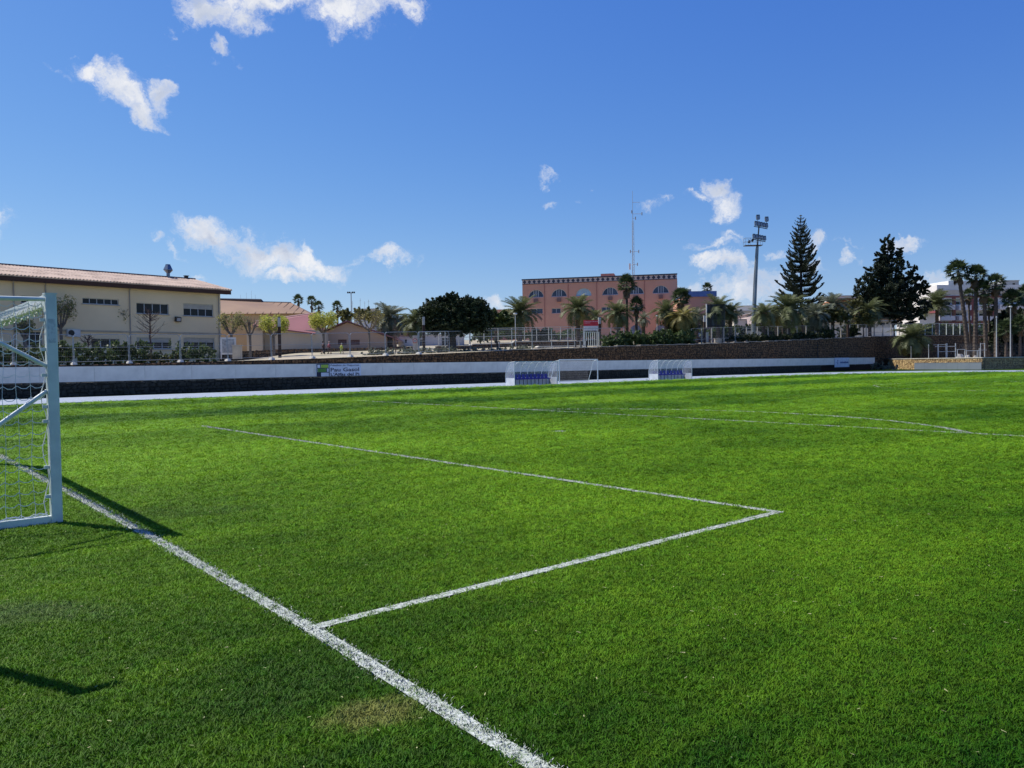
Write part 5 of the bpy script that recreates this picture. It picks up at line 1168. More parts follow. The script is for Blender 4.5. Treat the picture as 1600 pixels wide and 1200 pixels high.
# ---- date palms
DP = 'date palms along the terrace'
date_palm('grey green drooping date palm left of the dark round tree, behind the bare tree', 608, 494, 95, 31, 'grey', 54, (78, -50), .35)
date_palm('date palm with yellowish lower fronds touching the dark round tree on its left', 650, 500, 90, 29, 'date', 44, (80, -45), .3)
date_palm('large date palm in front of the left corner of the pink building', 812, 486, 100, 34, 'date', 46)
date_palm('date palm left of the red sign in front of the pink building', 903, 481, 98, 30, 'date', 44)
date_palm('date palm just left of the tall fan palms in front of the pink building', 966, 487, 96, 27, 'date', 40, (75, -30))
date_palm('date palm before the right corner of the pink building', 1041, 486, 100, 25, 'date', 38)
date_palm('pale bushy date palm between the pink building and billboard with weeping fronds', 1067, 490, 98, 27, 'yellow', 46, (60, -65), .3)
date_palm('date palm rising behind the billboard on its left', 1122, 480, 104, 28, 'date', 36, (80, -20))
date_palm('slimmer date palm directly right of the billboard', 1141, 487, 100, 23, 'date', 34, (78, -25))
date_palm('date palm standing right beside the floodlight mast', 1193, 487, 108, 25, 'date', 36, (75, -35))
date_palm('wide dense date palm below left side of the Norfolk pine', 1231, 479, 104, 36, 'date', 46, (78, -28), .3)
date_palm('date palm below right side of the Norfolk pine', 1273, 488, 112, 27, 'grey', 40, (75, -45))
date_palm('date palm in front of the orange villa', 1301, 474, 106, 27, 'grey', 40, (75, -30))
date_palm('small upright date palm between the Norfolk pine and the villa', 1255, 500, 118, 16, 'date', 28, (80, -30))
date_palm('date palm under the left side of the tall dark tree', 1359, 482, 110, 28, 'date', 42, (75, -35))
date_palm('low spreading date palm on the platform below the tall dark tree', 1425, 524, 124, 34, 'date', 50, (78, -35), .33, zb=1.6)
date_palm('date palm with orange tipped crown in front of the white corner house', 1464, 475, 148, 30, 'date', 38, (88, -5), .3)
date_palm('short date palm hidden low behind the hedge near the left lamp', 1005, 497, 105, 15, 'grey', 26, (80, -30))

date_palm('slender date palm at the foot of the pink building between two lamps', 930, 495, 112, 18, 'date', 32, (82, -20))
date_palm('grey date palm half behind the pale bushy palm by the pink building', 1088, 494, 106, 20, 'grey', 34, (80, -25))
date_palm('date palm filling the gap left of the Norfolk pine palms', 1213, 492, 116, 22, 'date', 34, (80, -25))
date_palm('small date palm between the villa palm and the tall dark tree', 1330, 492, 132, 20, 'grey', 34, (82, -20))
date_palm('bushy date palm near the lower right corner of the pink building', 1055, 500, 108, 18, 'date', 34, (75, -30))

# ---- fan palms
fan_palm('leftmost fan palm of the distant four above the maroon roof', 466, 469, 140, 11.5, nf=26, skirt=6)
fan_palm('second distant fan palm from the left above the maroon roof', 487, 471, 138, 11, nf=26, skirt=6)
fan_palm('third distant fan palm, slightly lower, above the maroon roof', 498, 479, 134, 12, nf=26, skirt=8)
fan_palm('rightmost distant fan palm above the gabled building', 527, 480, 136, 12, nf=26, skirt=6)
fan_palm('tallest fan palm in front of the pink building', 979, 446, 98, 21, nf=34, skirt=16)
fan_palm('shorter dark fan palm next to the tallest one by the pink building', 994, 478, 97, 18, nf=32, skirt=14)
fan_palm('small fan palm crown seen above the blue parapet', 1105, 451, 146, 12, nf=26, skirt=5)
fan_palm('bushy dark fan palm at the right corner of the pink building', 1064, 466, 110, 20, nf=40, skirt=16)
fan_palm('tall leaning fan palm, leftmost of the group on the right', 1497, 425, 128, 24, pxb=1513, zb=1.6, nf=34, skirt=10, trunk_r=.30)
fan_palm('second tall fan palm of the right group with thick crown', 1525, 432, 127, 22, pxb=1524, zb=1.6, nf=36, skirt=22, trunk_r=.30)
fan_palm('dry skirted fan palm, shorter, between the two tallest of the right group', 1537, 455, 126, 19, pxb=1541, zb=1.6, nf=30, skirt=26, trunk_r=.28)
fan_palm('dark fan palm with ragged crown right of the centre of the right group', 1556, 444, 125, 21, pxb=1557, zb=1.6, nf=30, skirt=24, trunk_r=.28)
fan_palm('lower fan palm filling the gap beneath the ragged one', 1545, 478, 129, 17, pxb=1546, zb=1.6, nf=30, skirt=20)
fan_palm('light green fan palm at the right edge of the group', 1582, 470, 124, 23, pxb=1580, zb=1.6, nf=38, skirt=14)
fan_palm('fan palm cut by the right edge of the picture', 1602, 462, 126, 21, pxb=1600, zb=1.6, nf=34, skirt=14)
fan_palm('knee high fan palm at the foot of the right group', 1572, 515, 122, 20, pxb=1572, zb=1.6, nf=36, skirt=10)
fan_palm('low dark fan palm beside the grey lamp post at the right', 1594, 508, 121, 19, pxb=1594, zb=1.6, nf=34, skirt=10)
fan_palm('half hidden fan palm behind the tall pair of the right group', 1513, 462, 133, 14, pxb=1517, zb=1.6, nf=24, skirt=14)

# ---- Norfolk pine
def norfolk():
    Y = 150; b = at(1252, 520, Y); top = at(1250, 337, Y).z; z0 = terr(b.x, b.y); H = top - z0
    root = thing('norfolk_pine', 'tall Norfolk pine with tiers of upturned branches right of the floodlight mast', 'conifer tree', (b.x, b.y, z0), 0)
    mb = MB(); mb.tube([(0, 0, -.5), (0, 0, H * .5), (0, 0, H)], [.42, .26, .04], 8); mb.obj('trunk', bark, root)
    def branch(seed):
        rg = random.Random(seed); m = MB(); n = 8; pts = [Vector((t / n, 0, -.10 * math.sin(PI * t / n) * .8 + .20 * (t / n) ** 3)) for t in range(n + 1)]; m.tube(pts, [.020] * 3 + [.016] * 3 + [.012] * 3, 3, caps=False)
        for i in range(15):
            t = .18 + .8 * i / 15; f = t * n; k = min(int(f), n - 1); p = pts[k].lerp(pts[k + 1], f - k)
            for s in (-1, 1):
                L_ = (.30 * (1.1 - t) + .08) * rg.uniform(.8, 1.15); q = p + Vector((L_ * .62, s * L_ * .75, .04 + .05 * rg.random())); m.tube([p, p.lerp(q, .55) + Vector((0, 0, -.012)), q + Vector((0, 0, .045))], [.016, .021, .009], 4, caps=False)
        tp = pts[-1]; m.tube([tp - Vector((.1, 0, 0)), tp + Vector((.04, 0, .04))], .028, 4); return m.mesh('branch', lf_arau)
    br = [branch(1), branch(2), branch(3)]; rg = random.Random(4); z = H * .17; tier = 0
    while z < H * .985:
        f = (z / H); Rr = 5.9 * (1 - f) ** .66 * (1.0 if f > .33 else .9) + .28; k = 7 if f < .9 else 5; off_ = rg.random() * 6
        for i in range(k):
            sc = Rr * rg.uniform(.80, 1.12); up_ = .02 + .30 * f
            if rg.random() < .05: continue
            link('branch', br[rg.randrange(3)], root, loc=(0, 0, z + rg.uniform(-.12, .12)), rot=(rg.uniform(-.1, .1), -up_ + rg.uniform(-.08, .08), off_ + i * 2 * PI / k + rg.uniform(-.2, .2)), scale=(sc, sc * .85, sc))
        z += 1.18 * (1 - .45 * f) ; tier += 1
    p = MB(); p.tube([(-.25, 0, H - .05), (0, 0, H + .12), (.25, 0, H - .05)], .07, 4); p.tube([(0, -.25, H - .05), (0, 0, H + .12), (0, .25, H - .05)], .07, 4); p.obj('leader', lf_arau, root)
norfolk()

# ---- tall dark tree
blob_tree('tall_dark_tree', 'tall irregular dark evergreen tree with pointed top on the right', 1393, 140,
    [(1386, 381, 8, 11), (1394, 384, 7, 9), (1393, 396, 14, 11), (1404, 392, 6, 6), (1378, 400, 9, 9), (1390, 412, 18, 14), (1402, 405, 8, 7), (1372, 425, 17, 14), (1395, 432, 20, 16), (1413, 420, 13, 9), (1420, 436, 12, 9), (1360, 445, 20, 18), (1385, 458, 26, 20), (1412, 458, 24, 18), (1437, 442, 8, 12), (1428, 428, 4, 10), (1445, 452, 6, 9), (1352, 465, 17, 16), (1370, 480, 26, 18), (1400, 484, 28, 18), (1432, 474, 16, 16), (1343, 476, 12, 10), (1385, 498, 20, 12), (1412, 500, 16, 12), (1443, 468, 6, 12), (1436, 490, 10, 9)],
    lf_cyp, 120000, .17, r=.55, seed=11, shell=.45, depth=1.0, clump=150)
# ---- dark round tree beside the white boards
blob_tree('round_dark_tree', 'broad dark carob tree with dense rounded crown in the middle of the terrace', 706, 79,
    [(683, 482, 20, 13), (668, 495, 12, 18), (700, 474, 14, 11), (702, 462, 6, 6), (711, 466, 5, 7), (716, 480, 16, 14), (736, 482, 18, 14), (748, 478, 10, 10), (756, 492, 12, 15), (700, 496, 30, 18), (735, 500, 28, 16), (680, 508, 18, 11), (712, 512, 26, 10), (748, 508, 18, 10), (692, 470, 5, 5)],
    lf_dark, 120000, .105, r=.42, seed=12, shell=.35, depth=.9)
blob_tree('bush_tree', 'grey green small tree on the right shoulder of the dark carob tree', 775, 98, [(772, 498, 16, 12), (788, 503, 14, 10), (765, 508, 12, 9), (796, 496, 7, 6)], lf_grey if False else lf_hedge, 9000, .2, r=.15, seed=13)
for k, (px, py) in enumerate(((838, 526), (853, 526))):
    blob_tree('topiary_tree', ('left' if k == 0 else 'right') + ' one of two small clipped round trees behind the ramp fence, below the pink building', px, 103, [(px, py, 7.5, 8.5)], lf_dark, 3500, .16, r=.06, seed=30 + k, shell=.6, group='clipped round trees by the ramp')
blob_tree('olive_tree', 'rounded olive green tree with dark trunk in front of the white bungalow', 1291, 112, [(1268, 497, 11, 8), (1278, 491, 12, 10), (1292, 488, 14, 9), (1305, 492, 13, 9), (1290, 498, 18, 7), (1318, 498, 9, 7)], lf_olive, 16000, .19, r=.16, seed=15, shell=.35)
blob_tree('garden_tree', 'yellow green garden tree just left of the tall dark tree trunk', 1349, 121, [(1345, 498, 9, 9), (1355, 494, 9, 8), (1340, 507, 7, 6), (1336, 474, 12, 8)], lf_olive, 7000, .2, r=.12, seed=16)
blob_tree('shade_tree', 'dark low tree in front of the white garden wall', 1327, 115, [(1322, 521, 9, 10), (1330, 517, 8, 9), (1326, 531, 8, 8), (1337, 520, 5, 6)], lf_dark, 8000, .18, r=.12, seed=17)
blob_tree('pepper_tree', 'dark grey green weeping tree in front of the lower maroon arcade', 1062, 101, [(1060, 505, 14, 12), (1070, 497, 12, 9), (1050, 510, 9, 10), (1075, 512, 9, 9)], lf_hedge, 12000, .2, r=.14, seed=18)
blob_tree('undergrowth_tree', 'dark bushy undergrowth tree among the fan palms at the right edge', 1585, 128, [(1565, 512, 14, 20), (1585, 505, 16, 22), (1598, 520, 14, 22), (1575, 535, 20, 16), (1600, 545, 14, 12), (1555, 535, 10, 14)], lf_cyp, 22000, .28, r=.2, seed=19, zb=1.6, shell=.2)
blob_tree('cypress_bush', 'dark conifer bush behind the foot of the Norfolk pine', 1245, 138, [(1245, 505, 16, 16), (1262, 500, 14, 18), (1252, 515, 18, 12), (1230, 512, 10, 10)], lf_cyp, 15000, .26, r=.2, seed=20, shell=.2)
blob_tree('skyline_trees', 'low line of brown green trees behind the gabled building', 585, 125, [(540, 494, 14, 6), (560, 492, 16, 7), (582, 495, 18, 8), (600, 500, 12, 8), (620, 505, 18, 8), (645, 508, 14, 8), (760, 512, 20, 8), (785, 514, 14, 6)], lf_olive, 14000, .28, r=.15, seed=21, shell=.2)

# ---- pruned plane trees and bare trees
def pollard(label, px, Y, pyb, pyt, rpx, leaves, seed, m=None, pyc=None, leaf_px=None):
    rg = random.Random(seed); b = at(px, pyb, Y); k = Y / FOC; z0 = terr(b.x, b.y) if pyb is None else b.z; Ht = at(px, pyt, Y).z - z0; rr = rpx * k
    root = thing('pruned_tree', label, 'tree', (b.x, b.y, z0), 0, 'pruned plane trees in front of the school and annex'); fork = Ht * .48
    mb = MB(); mb.tube([(0, 0, -.3), (.03, 0, fork * .5), (0, 0, fork)], [.13, .11, .12], 7); tips = []
    for i in range(7):
        a = i * 2.4 + rg.random(); q = Vector((math.cos(a) * rr * .55, math.sin(a) * rr * .55, fork + (Ht - fork) * rg.uniform(.4, .62))); m1 = Vector((q.x * .55, q.y * .55, fork + (q.z - fork) * .35)); mb.tube([(0, 0, fork - .05), m1, q], [.085, .07, .075], 6); mb.tube([q - Vector((0, 0, .06)), q + Vector((0, 0, .08))], .10, 6); tips.append(q)
    mb.obj('trunk', bark_grey, root)
    tw = MB()
    for q in tips:
        for j in range(13):
            d = Vector((q.x * .6 / max(rr, .1) + rg.gauss(0, .5), q.y * .6 / max(rr, .1) + rg.gauss(0, .5), rg.uniform(.5, 1.5))).normalized(); L_ = (Ht - q.z) * rg.uniform(.5, 1.05); e = q + d * L_; tw.tube([q, q + d * L_ * .5 + Vector((rg.uniform(-.05, .05), 0, 0)), e], [.014, .010, .005], 3, caps=False); tips_ = e
    tw.obj('twigs', bark_grey, root, kind='stuff')
    if leaves:
        B = [(q.x * 1.2, q.y * 1.2, q.z + (Ht - q.z) * .30, rr * .50, rr * .50, (Ht - fork) * .48) for q in tips]
        link('leaves', leaf_cloud(B, int(leaves * 1.1), .095, m or lf_lime, seed, .15, name='leaves'), root)
pollard('sparse leafed pruned tree just right of the goal post', 96, 63, 556, 466, 22, 900, 1, lf_pale)
pollard('almost bare pruned tree before the left part of the cream school', 187, 68, 548, 480, 15, 220, 2, lf_pale)
pollard('pruned tree with thin yellow green leaves at the right corner of the cream school', 362, 70, 553, 490, 20, 900, 3, lf_pale)
pollard('dark bare knobbly pruned tree between the school corner and the annex', 391, 71, 553, 493, 14, 60, 4, lf_pale)
pollard('bright yellow green leafed pruned tree behind the dark column lamp', 428, 73, 551, 496, 22, 3200, 5)
pollard('bright yellow green leafed pruned tree by the walking children', 506, 79, 549, 491, 21, 3600, 6)
pollard('brown twiggy pruned tree in front of the gabled building', 577, 84, 546, 484, 26, 700, 7, lf_dateyel)
pollard('small pruned tree half hidden by the net at the left', 40, 60, 556, 500, 14, 500, 8, lf_pale)
def bare_tree(label, px, Y, pyb, pyt, seed, r=.07, spread=1.0):
    rg = random.Random(seed); b = at(px, pyb, Y); H = at(px, pyt, Y).z - b.z; root = thing('bare_tree', label, 'tree', b, 0); mb = MB(); tw = MB()
    pts = [(rg.uniform(-.04, .04) * i, 0, H * .85 * i / 6 - (.2 if i == 0 else 0)) for i in range(7)]; mb.tube(pts, r, 7, r1=r * .35); mb.obj('trunk', mat('bark_red', (.10, .06, .05), (.06, .04, .035), ns=8), root)
    for i in range(34):
        t = rg.uniform(.42, .98); p = Vector((0, 0, H * .85 * t)); a = rg.uniform(0, 6.28); L_ = H * .34 * (1.2 - t) * spread * rg.uniform(.7, 1.2); d = Vector((math.cos(a), math.sin(a), rg.uniform(.3, 1.1))).normalized(); e = p + d * L_; tw.tube([p, p + d * L_ * .5 - Vector((0, 0, .05)), e], [r * .28, r * .2, .006], 4, caps=False)
        for j in range(5):
            q = p + d * L_ * rg.uniform(.3, 1); d2 = (d + Vector((rg.gauss(0, .5), rg.gauss(0, .5), rg.gauss(.3, .4)))).normalized(); tw.tube([q, q + d2 * L_ * rg.uniform(.25, .5)], [.010, .004], 3, caps=False)
    tw.obj('branches', MATS['bark_red'], root, kind='stuff')
bare_tree('slender leafless tree with dark straight trunk in front of the cream school', 236, 60, 566, 470, 1, .09, 1.3)
bare_tree('thin leafless sapling with dark stem left of the traffic sign', 618, 74, 552, 490, 2, .05, .5)
bare_tree('leafless bush in front of the lower school windows', 138, 62, 556, 518, 3, .07, 1.6)

# ---- hedges and ground cover
def hedge(name, label, pts, Y_of, hpx, m, dens, size, thick=1.2, seed=1, cat='hedge', kind=None):
    """pts: (px, py_base, Y); bushy band of leaves"""
    P = [at(a, b, y) for a, b, y in pts]; root = thing(name, label, cat, P[0], 0); o = root.location; rg = random.Random(seed); B = []
    for i in range(len(P) - 1):
        a, b = P[i], P[i + 1]; L_ = (b - a).length; n = max(2, int(L_ / .42)); h = hpx[i] * pts[i][2] / FOC; h2 = hpx[i + 1] * pts[i + 1][2] / FOC
        for j in range(n):
            t = (j + rg.uniform(.2, .8)) / n; c = a.lerp(b, t) - o; hh = (h + (h2 - h) * t) * rg.uniform(.75, 1.1); B.append((c.x, c.y + rg.uniform(-.2, .2), c.z + hh * .5, rg.uniform(.5, .85), thick * .6, hh * .55))
    tot = int(sum(b[3] * b[5] for b in B) * dens * 1.3); link('foliage', leaf_cloud(B, tot, size, m, seed, .35, name='foliage', clump=26), root, kind='stuff')
    mb = MB()
    for b in B[::2]: mb.tube([(b[0], b[1], b[2] - b[5]), (b[0] + .1, b[1], b[2] + b[5] * .5)], [.05, .02], 5)
    mb.obj('stems', bark, root, kind='stuff'); return root
hedge('shrub_hedge', 'long loose green shrub hedge under the school windows on the left', [(-60, 572, 52), (60, 570, 54), (140, 569, 56), (240, 567, 58.5)], None, [33, 32, 32, 30], lf_hedge, 620, .13, 1.3, 1)
hedge('shrub_clump', 'darker leafy shrub clump right of the bare tree by the school', [(268, 566, 60), (330, 564, 62)], None, [27, 24], lf_hedge, 600, .13, 1.3, 2)
hedge('low_bush', 'low pale bush between the hedge and the right shrub clump', [(238, 567, 58.5), (268, 566, 60)], None, [14, 16], lf_olive, 600, .12, 1.0, 3)
hedge('oleander_hedge', 'tall dark oleander hedge on the terrace right of the red sign', [(944, 541, 88), (975, 541, 90), (1020, 540.5, 92), (1082, 539, 97)], None, [17, 21, 21, 20], lf_hedge, 560, .17, 1.4, 4)
hedge('clipped_hedge', 'low dark clipped hedge behind the concrete post fence near the mast', [(1135, 534, 104), (1200, 532, 110), (1300, 527, 118)], None, [8, 8, 7], lf_dark, 520, .17, 1.2, 5)
hedge('tall_clipped_hedge', 'rounded dark clipped hedge in front of the lilac house', [(1146, 524, 118), (1165, 524, 119), (1196, 523, 121), (1240, 522, 124)], None, [13, 14, 14, 12], lf_dark, 460, .19, 1.3, 6)
hedge('garden_hedge', 'grey green hedge behind the fence left of the white bungalow', [(1240, 524, 119), (1262, 524, 120), (1300, 522, 121)], None, [13, 12, 11], lf_hedge, 460, .18, 1.3, 7)
hedge('fence_hedge', 'dark hedge behind the white posts in front of the corner house', [(1432, 526, 150), (1480, 525, 152), (1560, 524, 156)], None, [16, 17, 15], lf_hedge, 420, .22, 1.3, 8)
hedge('lavender_bed', 'low grey green lavender plants along the top of the wall left of the carob tree', [(575, 556, 70), (620, 555, 71.5), (700, 551, 75)], None, [9, 9, 7], lf_grey, 700, .12, 1.3, 9, 'plants')
hedge('terrace_plants', 'sparse low grey plants on the terrace right of the carob tree', [(712, 549.5, 76), (760, 547, 78), (830, 544.5, 83)], None, [5, 4, 4], lf_grey, 420, .11, .8, 10, 'plants')
hedge('back_shrubs', 'mixed shrubs behind the ramp fence in front of the pink building', [(740, 532, 104), (800, 529, 108), (880, 527, 112), (935, 526, 115)], None, [13, 9, 10, 8], lf_hedge, 330, .2, 1.3, 11)
hedge('rock_plants', 'low creeping plants over the wall end beside the golden stone wall', [(1362, 577, 121), (1385, 577, 119), (1400, 577, 118)], None, [7, 9, 3], lf_grey, 300, .16, 1.0, 12, 'plants')
hedge('distant_hedge', 'brown green scrub in the gap between the billboard and mast', [(1100, 524, 112), (1150, 522, 116)], None, [10, 9], lf_hedge, 400, .2, 1.2, 13)

# ================================================================ FENCES
def on_line(px, py, Y): return at(px, py, Y)
def ztop_at(px, off=1.0):
    t = (px - 800) / FOC; y = float(np.interp(t, TT, TYW)) + off; return t * y, y, terr(t * y, y)
def panel_fence():
    """temporary mesh fence panels with rounded corners on white concrete feet"""
    root = thing('panel_fence', 'temporary mesh fence of rounded steel panels on white concrete feet, left half of the terrace', 'fence', PV(-10, 54.6, 0), YAW)
    w, h = 3.4, 1.95
    fr = MB(); r = .22; P = [(0, 0, 0), (0, 0, h - r)] + [(r - r * math.cos(a), 0, h - r + r * math.sin(a)) for a in (.4, .8, 1.2, PI / 2)] + [(w - r + r * math.sin(a), 0, h - r + r * math.cos(a)) for a in (0, .4, .8, 1.2, PI / 2)] + [(w, 0, 0)]
    fr.tube(P, .024, 6); fr.tube([(0, 0, .12), (w, 0, .12)], .016, 5); fr.tube([(0, 0, h * .55), (w, 0, h * .55)], .012, 5); fm = fr.mesh('panel_frame', galv)
    me_ = MB(); n = int(w / .11)
    for i in range(1, n): me_.tube([(w * i / n, 0, .12), (w * i / n, 0, h - .02)], .0020, 3, caps=False)
    for k in range(1, 5): me_.tube([(.01, 0, .12 + (h - .14) * k / 5), (w - .01, 0, .12 + (h - .14) * k / 5)], .0020, 3, caps=False)
    mm = me_.mesh('mesh_infill', pole_grey)
    ft = MB(); ft.box((0, 0, .07), (.28, .6, .14)); ft.box((0, 0, .16), (.18, .4, .05)); ftm = ft.mesh('concrete_foot', foot_white)
    u = -22.0; i = 0
    while True:
        p = PV(u, 54.6); q = PV(u + w, 54.6); px = 800 + FOC * p.x / p.y
        if px > 668: break
        z0, z1 = terr(p.x, p.y), terr(q.x, q.y); tilt = math.atan2(z1 - z0, w); rg = random.Random(i)
        f = link('panel', fm, root, loc=(u + 10, 0, z0 + .08), rot=(rg.uniform(-.02, .02), -tilt, 0)); link('mesh_infill', mm, f, kind='stuff')
        link('concrete_foot', ftm, root, loc=(u + 10 - .04, 0, z0 - .02)); u += w + .08; i += 1
panel_fence()
def post_fence(name, label, pts, spacing, hpost, pw, pm, rail=None, mesh_m=None, base_px=None, mesh_h=1.0, foot=False, rails=(1.0,), mstep=.14, mrad=.004):
    """pts: (px, py_base, Y)"""
    P = [at(a, b, y) for a, b, y in pts]; root = thing(name, label, 'fence', P[0], 0); o = root.location
    pb = MB(); pb.box((0, 0, hpost / 2), (pw, pw, hpost)); pme = pb.mesh('post', pm); fb = MB(); fb.box((0, 0, .06), (pw * 2.4, pw * 2.4, .14)); fme = fb.mesh('post_base', foot_white)
    wire = MB(); rl = MB()
    for i in range(len(P) - 1):
        a, b = P[i] - o, P[i + 1] - o; e = b - a; n = max(1, round(e.length / spacing)); rz = math.atan2(e.y, e.x)
        for j in range(n + (1 if i == len(P) - 2 else 0)):
            c = a + e * j / n; q = link('post', pme, root, loc=c, rot=(0, 0, rz)); 
            if foot: link('post_base', fme, root, loc=c, rot=(0, 0, rz))
        for j in range(n):
            c, d = a + e * j / n, a + e * (j + 1) / n
            for f in rails: g = MB(); g.tube([c + Vector((0, 0, hpost * f - .02)), d + Vector((0, 0, hpost * f - .02))], .028, 5); g.obj('rail', rail or pm, root)
            L_ = (d - c).length; k = int(L_ / mstep)
            for m_ in range(1, k):      # diagonal chain-link wires
                x = c + (d - c) * m_ / k; wire.tube([x + Vector((0, 0, .06)), x + Vector((0, 0, hpost * mesh_h - .04))], mrad, 3, caps=False)
            for m_ in range(1, int(hpost * mesh_h / .25)): wire.tube([c + Vector((0, 0, m_ * .25)), d + Vector((0, 0, m_ * .25))], mrad, 3, caps=False)
    wire.obj('wire_mesh', mesh_m or galv, root, kind='stuff'); return root
light_grey = mat('light_grey_steel', (.50, .52, .50), (.38, .40, .39), rough=.5)
conc_post = mat('concrete_post', (.46, .43, .38), (.33, .31, .28), ns=3)
post_fence('ramp_railing', 'tall pale railing above the ramp wall between carob tree and red sign', [(686, 541, 86.5), (800, 537, 93), (912, 533, 98.5)], 1.9, 1.9, .06, light_grey, rails=(1.0, .5))
post_fence('terrace_fence', 'grey mesh fence with thin posts along the wall top below the pink building', [(655, 553.5, 74.5), (735, 550, 78.2), (800, 546.5, 81), (862, 545, 84), (912, 543, 87), (975, 540.5, 91.5)], 2.6, 2.15, .06, pole_grey, foot=True)
post_fence('concrete_post_fence', 'long mesh fence with pale concrete posts on top of the tall brown wall', [(1080, 538, 98), (1112, 536, 101), (1200, 532, 110), (1300, 528, 121.5), (1366, 525, 129.5), (1430, 523.5, 136)], 2.6, 2.0, .13, conc_post, foot=False, rails=(1.0, .30))
post_fence('white_post_fence', 'mesh fence with slim white posts above the brown wall behind the palm group', [(1434, 523.5, 137), (1500, 523, 143.5), (1600, 522.5, 150)], 2.2, 2.1, .10, white_paint, rails=(1.0,))
post_fence('platform_fence', 'low dark mesh fence behind the exercise platform at the far right', [(1500, 556, 127), (1560, 556, 126), (1640, 556, 125)], 3.0, 2.0, .07, dark_metal, rails=(1.0, .5))
# thin white gate bars under the red sign
def bar_gate():
    a, b = at(913, 541, 90.0), at(936, 540.5, 91.0); root = thing('bar_gate', 'small gate of upright white bars just below the red sign', 'gate', a, math.atan2(b.y - a.y, b.x - a.x)); w = (b - a).xy.length; h = 1.65
    for i in range(8): mb = MB(); mb.box((w * i / 7, 0, h / 2), (.05 if i not in (0, 7) else .08, .05, h)); mb.obj('bar', white_paint, root)
    mb = MB(); mb.box((w / 2, -.001, h), (w + .08, .06, .06)); mb.obj('top_rail', white_paint, root)
bar_gate()

# ================================================================ SIGNS, LAMPS, BOARDS
def red_sign():
    Y = 90.5; a, b = at(912, 527, Y), at(935, 526.5, Y); root = thing('information_sign', 'red over white information board standing on the terrace by the column lamp', 'sign', (a.x, a.y, terr(a.x, a.y)), .0); w = b.x - a.x; zt, zm, zb_ = at(912, 500.3, Y).z - root.location.z, at(912, 509.4, Y).z - root.location.z, at(912, 516.8, Y).z - root.location.z
    red = mat('sign_red', (.55, .035, .05), rough=.45); pale = mat('sign_pale', (.62, .60, .60), (.50, .49, .50), ns=6)
    mb = MB(); mb.box((w / 2, 0, (zt + zm) / 2), (w, .06, zt - zm - .01)); mb.obj('red_panel', red, root)
    mb = MB(); mb.box((w / 2, 0, (zb_ + zm) / 2), (w, .06, zm - zb_ - .01)); mb.obj('white_panel', pale, root)
    for x in (.12, w - .12): mb = MB(); mb.box((x, .07, zt / 2), (.08, .08, zt)); mb.obj('post', galv, root)
    # two lines of small white print, unreadable at this distance
    rg = random.Random(3); tx = MB()
    for z, x1 in ((zt - .17, w - .15), (zt - .33, w * .40)):
        x = .12
        while x < x1: ww = rg.uniform(.06, .2); tx.box((x + ww / 2, -.034, z), (ww, .008, .055)); x += ww + .03
    tx.obj('lettering', mat('sign_text_pink', (.75, .45, .48)), root, kind='stuff')
red_sign()
def column_lamp(label, px, pyb, pyt, pym, Y, wpx=4.6, first=[None]):
    b = at(px, pyb, Y); k = Y / FOC; H = at(px, pyt, Y).z - b.z; Hm = at(px, pym, Y).z - b.z; w = wpx * k
    root = thing('column_lamp', label, 'street lamp', b, .2, 'dark column lamps with pale heads')
    mb = MB(); mb.box((0, 0, Hm / 2), (w, w, Hm)); mb.obj('column', mat('column_rust_black', (.030, .018, .014), (.05, .03, .022), ns=2), root)
    mb = MB(); mb.box((0, 0, (H + Hm) / 2), (w * .92, w * .92, H - Hm - .02)); mb.obj('lamp_head', mat('lamp_head_grey', (.42, .42, .40), rough=.4), root)
    mb = MB(); mb.box((0, 0, H + .03), (w * .8, w * .8, .06)); mb.obj('lamp_cap', dark_metal, root)
column_lamp('dark square column lamp with pale head in front of the maroon annex roof', 437.5, 562, 496, 510.5, 68)
column_lamp('dark square column lamp standing against the left side of the carob tree', 662.5, 548, 495, 508, 78, 4)
column_lamp('dark square column lamp right beside the red and white sign', 937, 541.5, 496, 506, 92.5, 3.8)
column_lamp('dark square column lamp left of the billboard', 1101, 536, 493, 503, 101, 3)
column_lamp('dark square column lamp among the palms below the Norfolk pine', 1223.5, 529, 489, 500, 118, 3)
column_lamp('dark square column lamp in front of the white garden wall', 1325, 527.5, 490, 501, 124, 3)
def slim_lamp(label, px, pyb, pyt, Y, r=.06, m=None, zb=None, head=True):
    Y = max(Y, float(np.interp((px - 800) / FOC, TT, TYW)) + 1.5) if zb is None else Y
    t = at(px, pyt, Y); z0 = terr(t.x, t.y) if zb is None else zb; H = t.z - z0; root = thing('slim_lamp', label, 'street lamp', (t.x, t.y, z0), 0, 'slim pale lamp posts along the street')
    mb = MB(); mb.tube([(0, 0, 0), (0, 0, H - .25)], r, 6, r1=r * .7); mb.obj('pole', m or light_grey, root); mb = MB(); mb.tube([(0, 0, H - .25), (0, 0, H - .12), (.0, 0, H)], [.10, .26, .20] if head else [r, r, r * .8], 8); mb.obj('lamp_head' if head else 'cap', light_grey, root)
slim_lamp('slim pale lamp post between the fence posts right of the carob tree', 805, 540, 489, 92)
slim_lamp('slim pale lamp post in front of the pink building, left of the red sign', 897, 530, 489.5, 104)
slim_lamp('slim lamp post directly before the pink wall right of the tall fan palms', 1026.5, 525, 492.5, 112)
slim_lamp('slim lamp post at the right corner of the pink building', 1046, 525, 484.5, 112)
slim_lamp('short slim lamp post left of the tall fan palm pair', 963, 525, 500, 112)
slim_lamp('slim post seen under the crown of the carob tree', 717, 541, 519, 90)
slim_lamp('slim pale post in front of the white house left of the mast', 1148, 533, 492, 106)
slim_lamp('slim lamp post below the Norfolk pine, left one', 1231, 530, 486, 114)
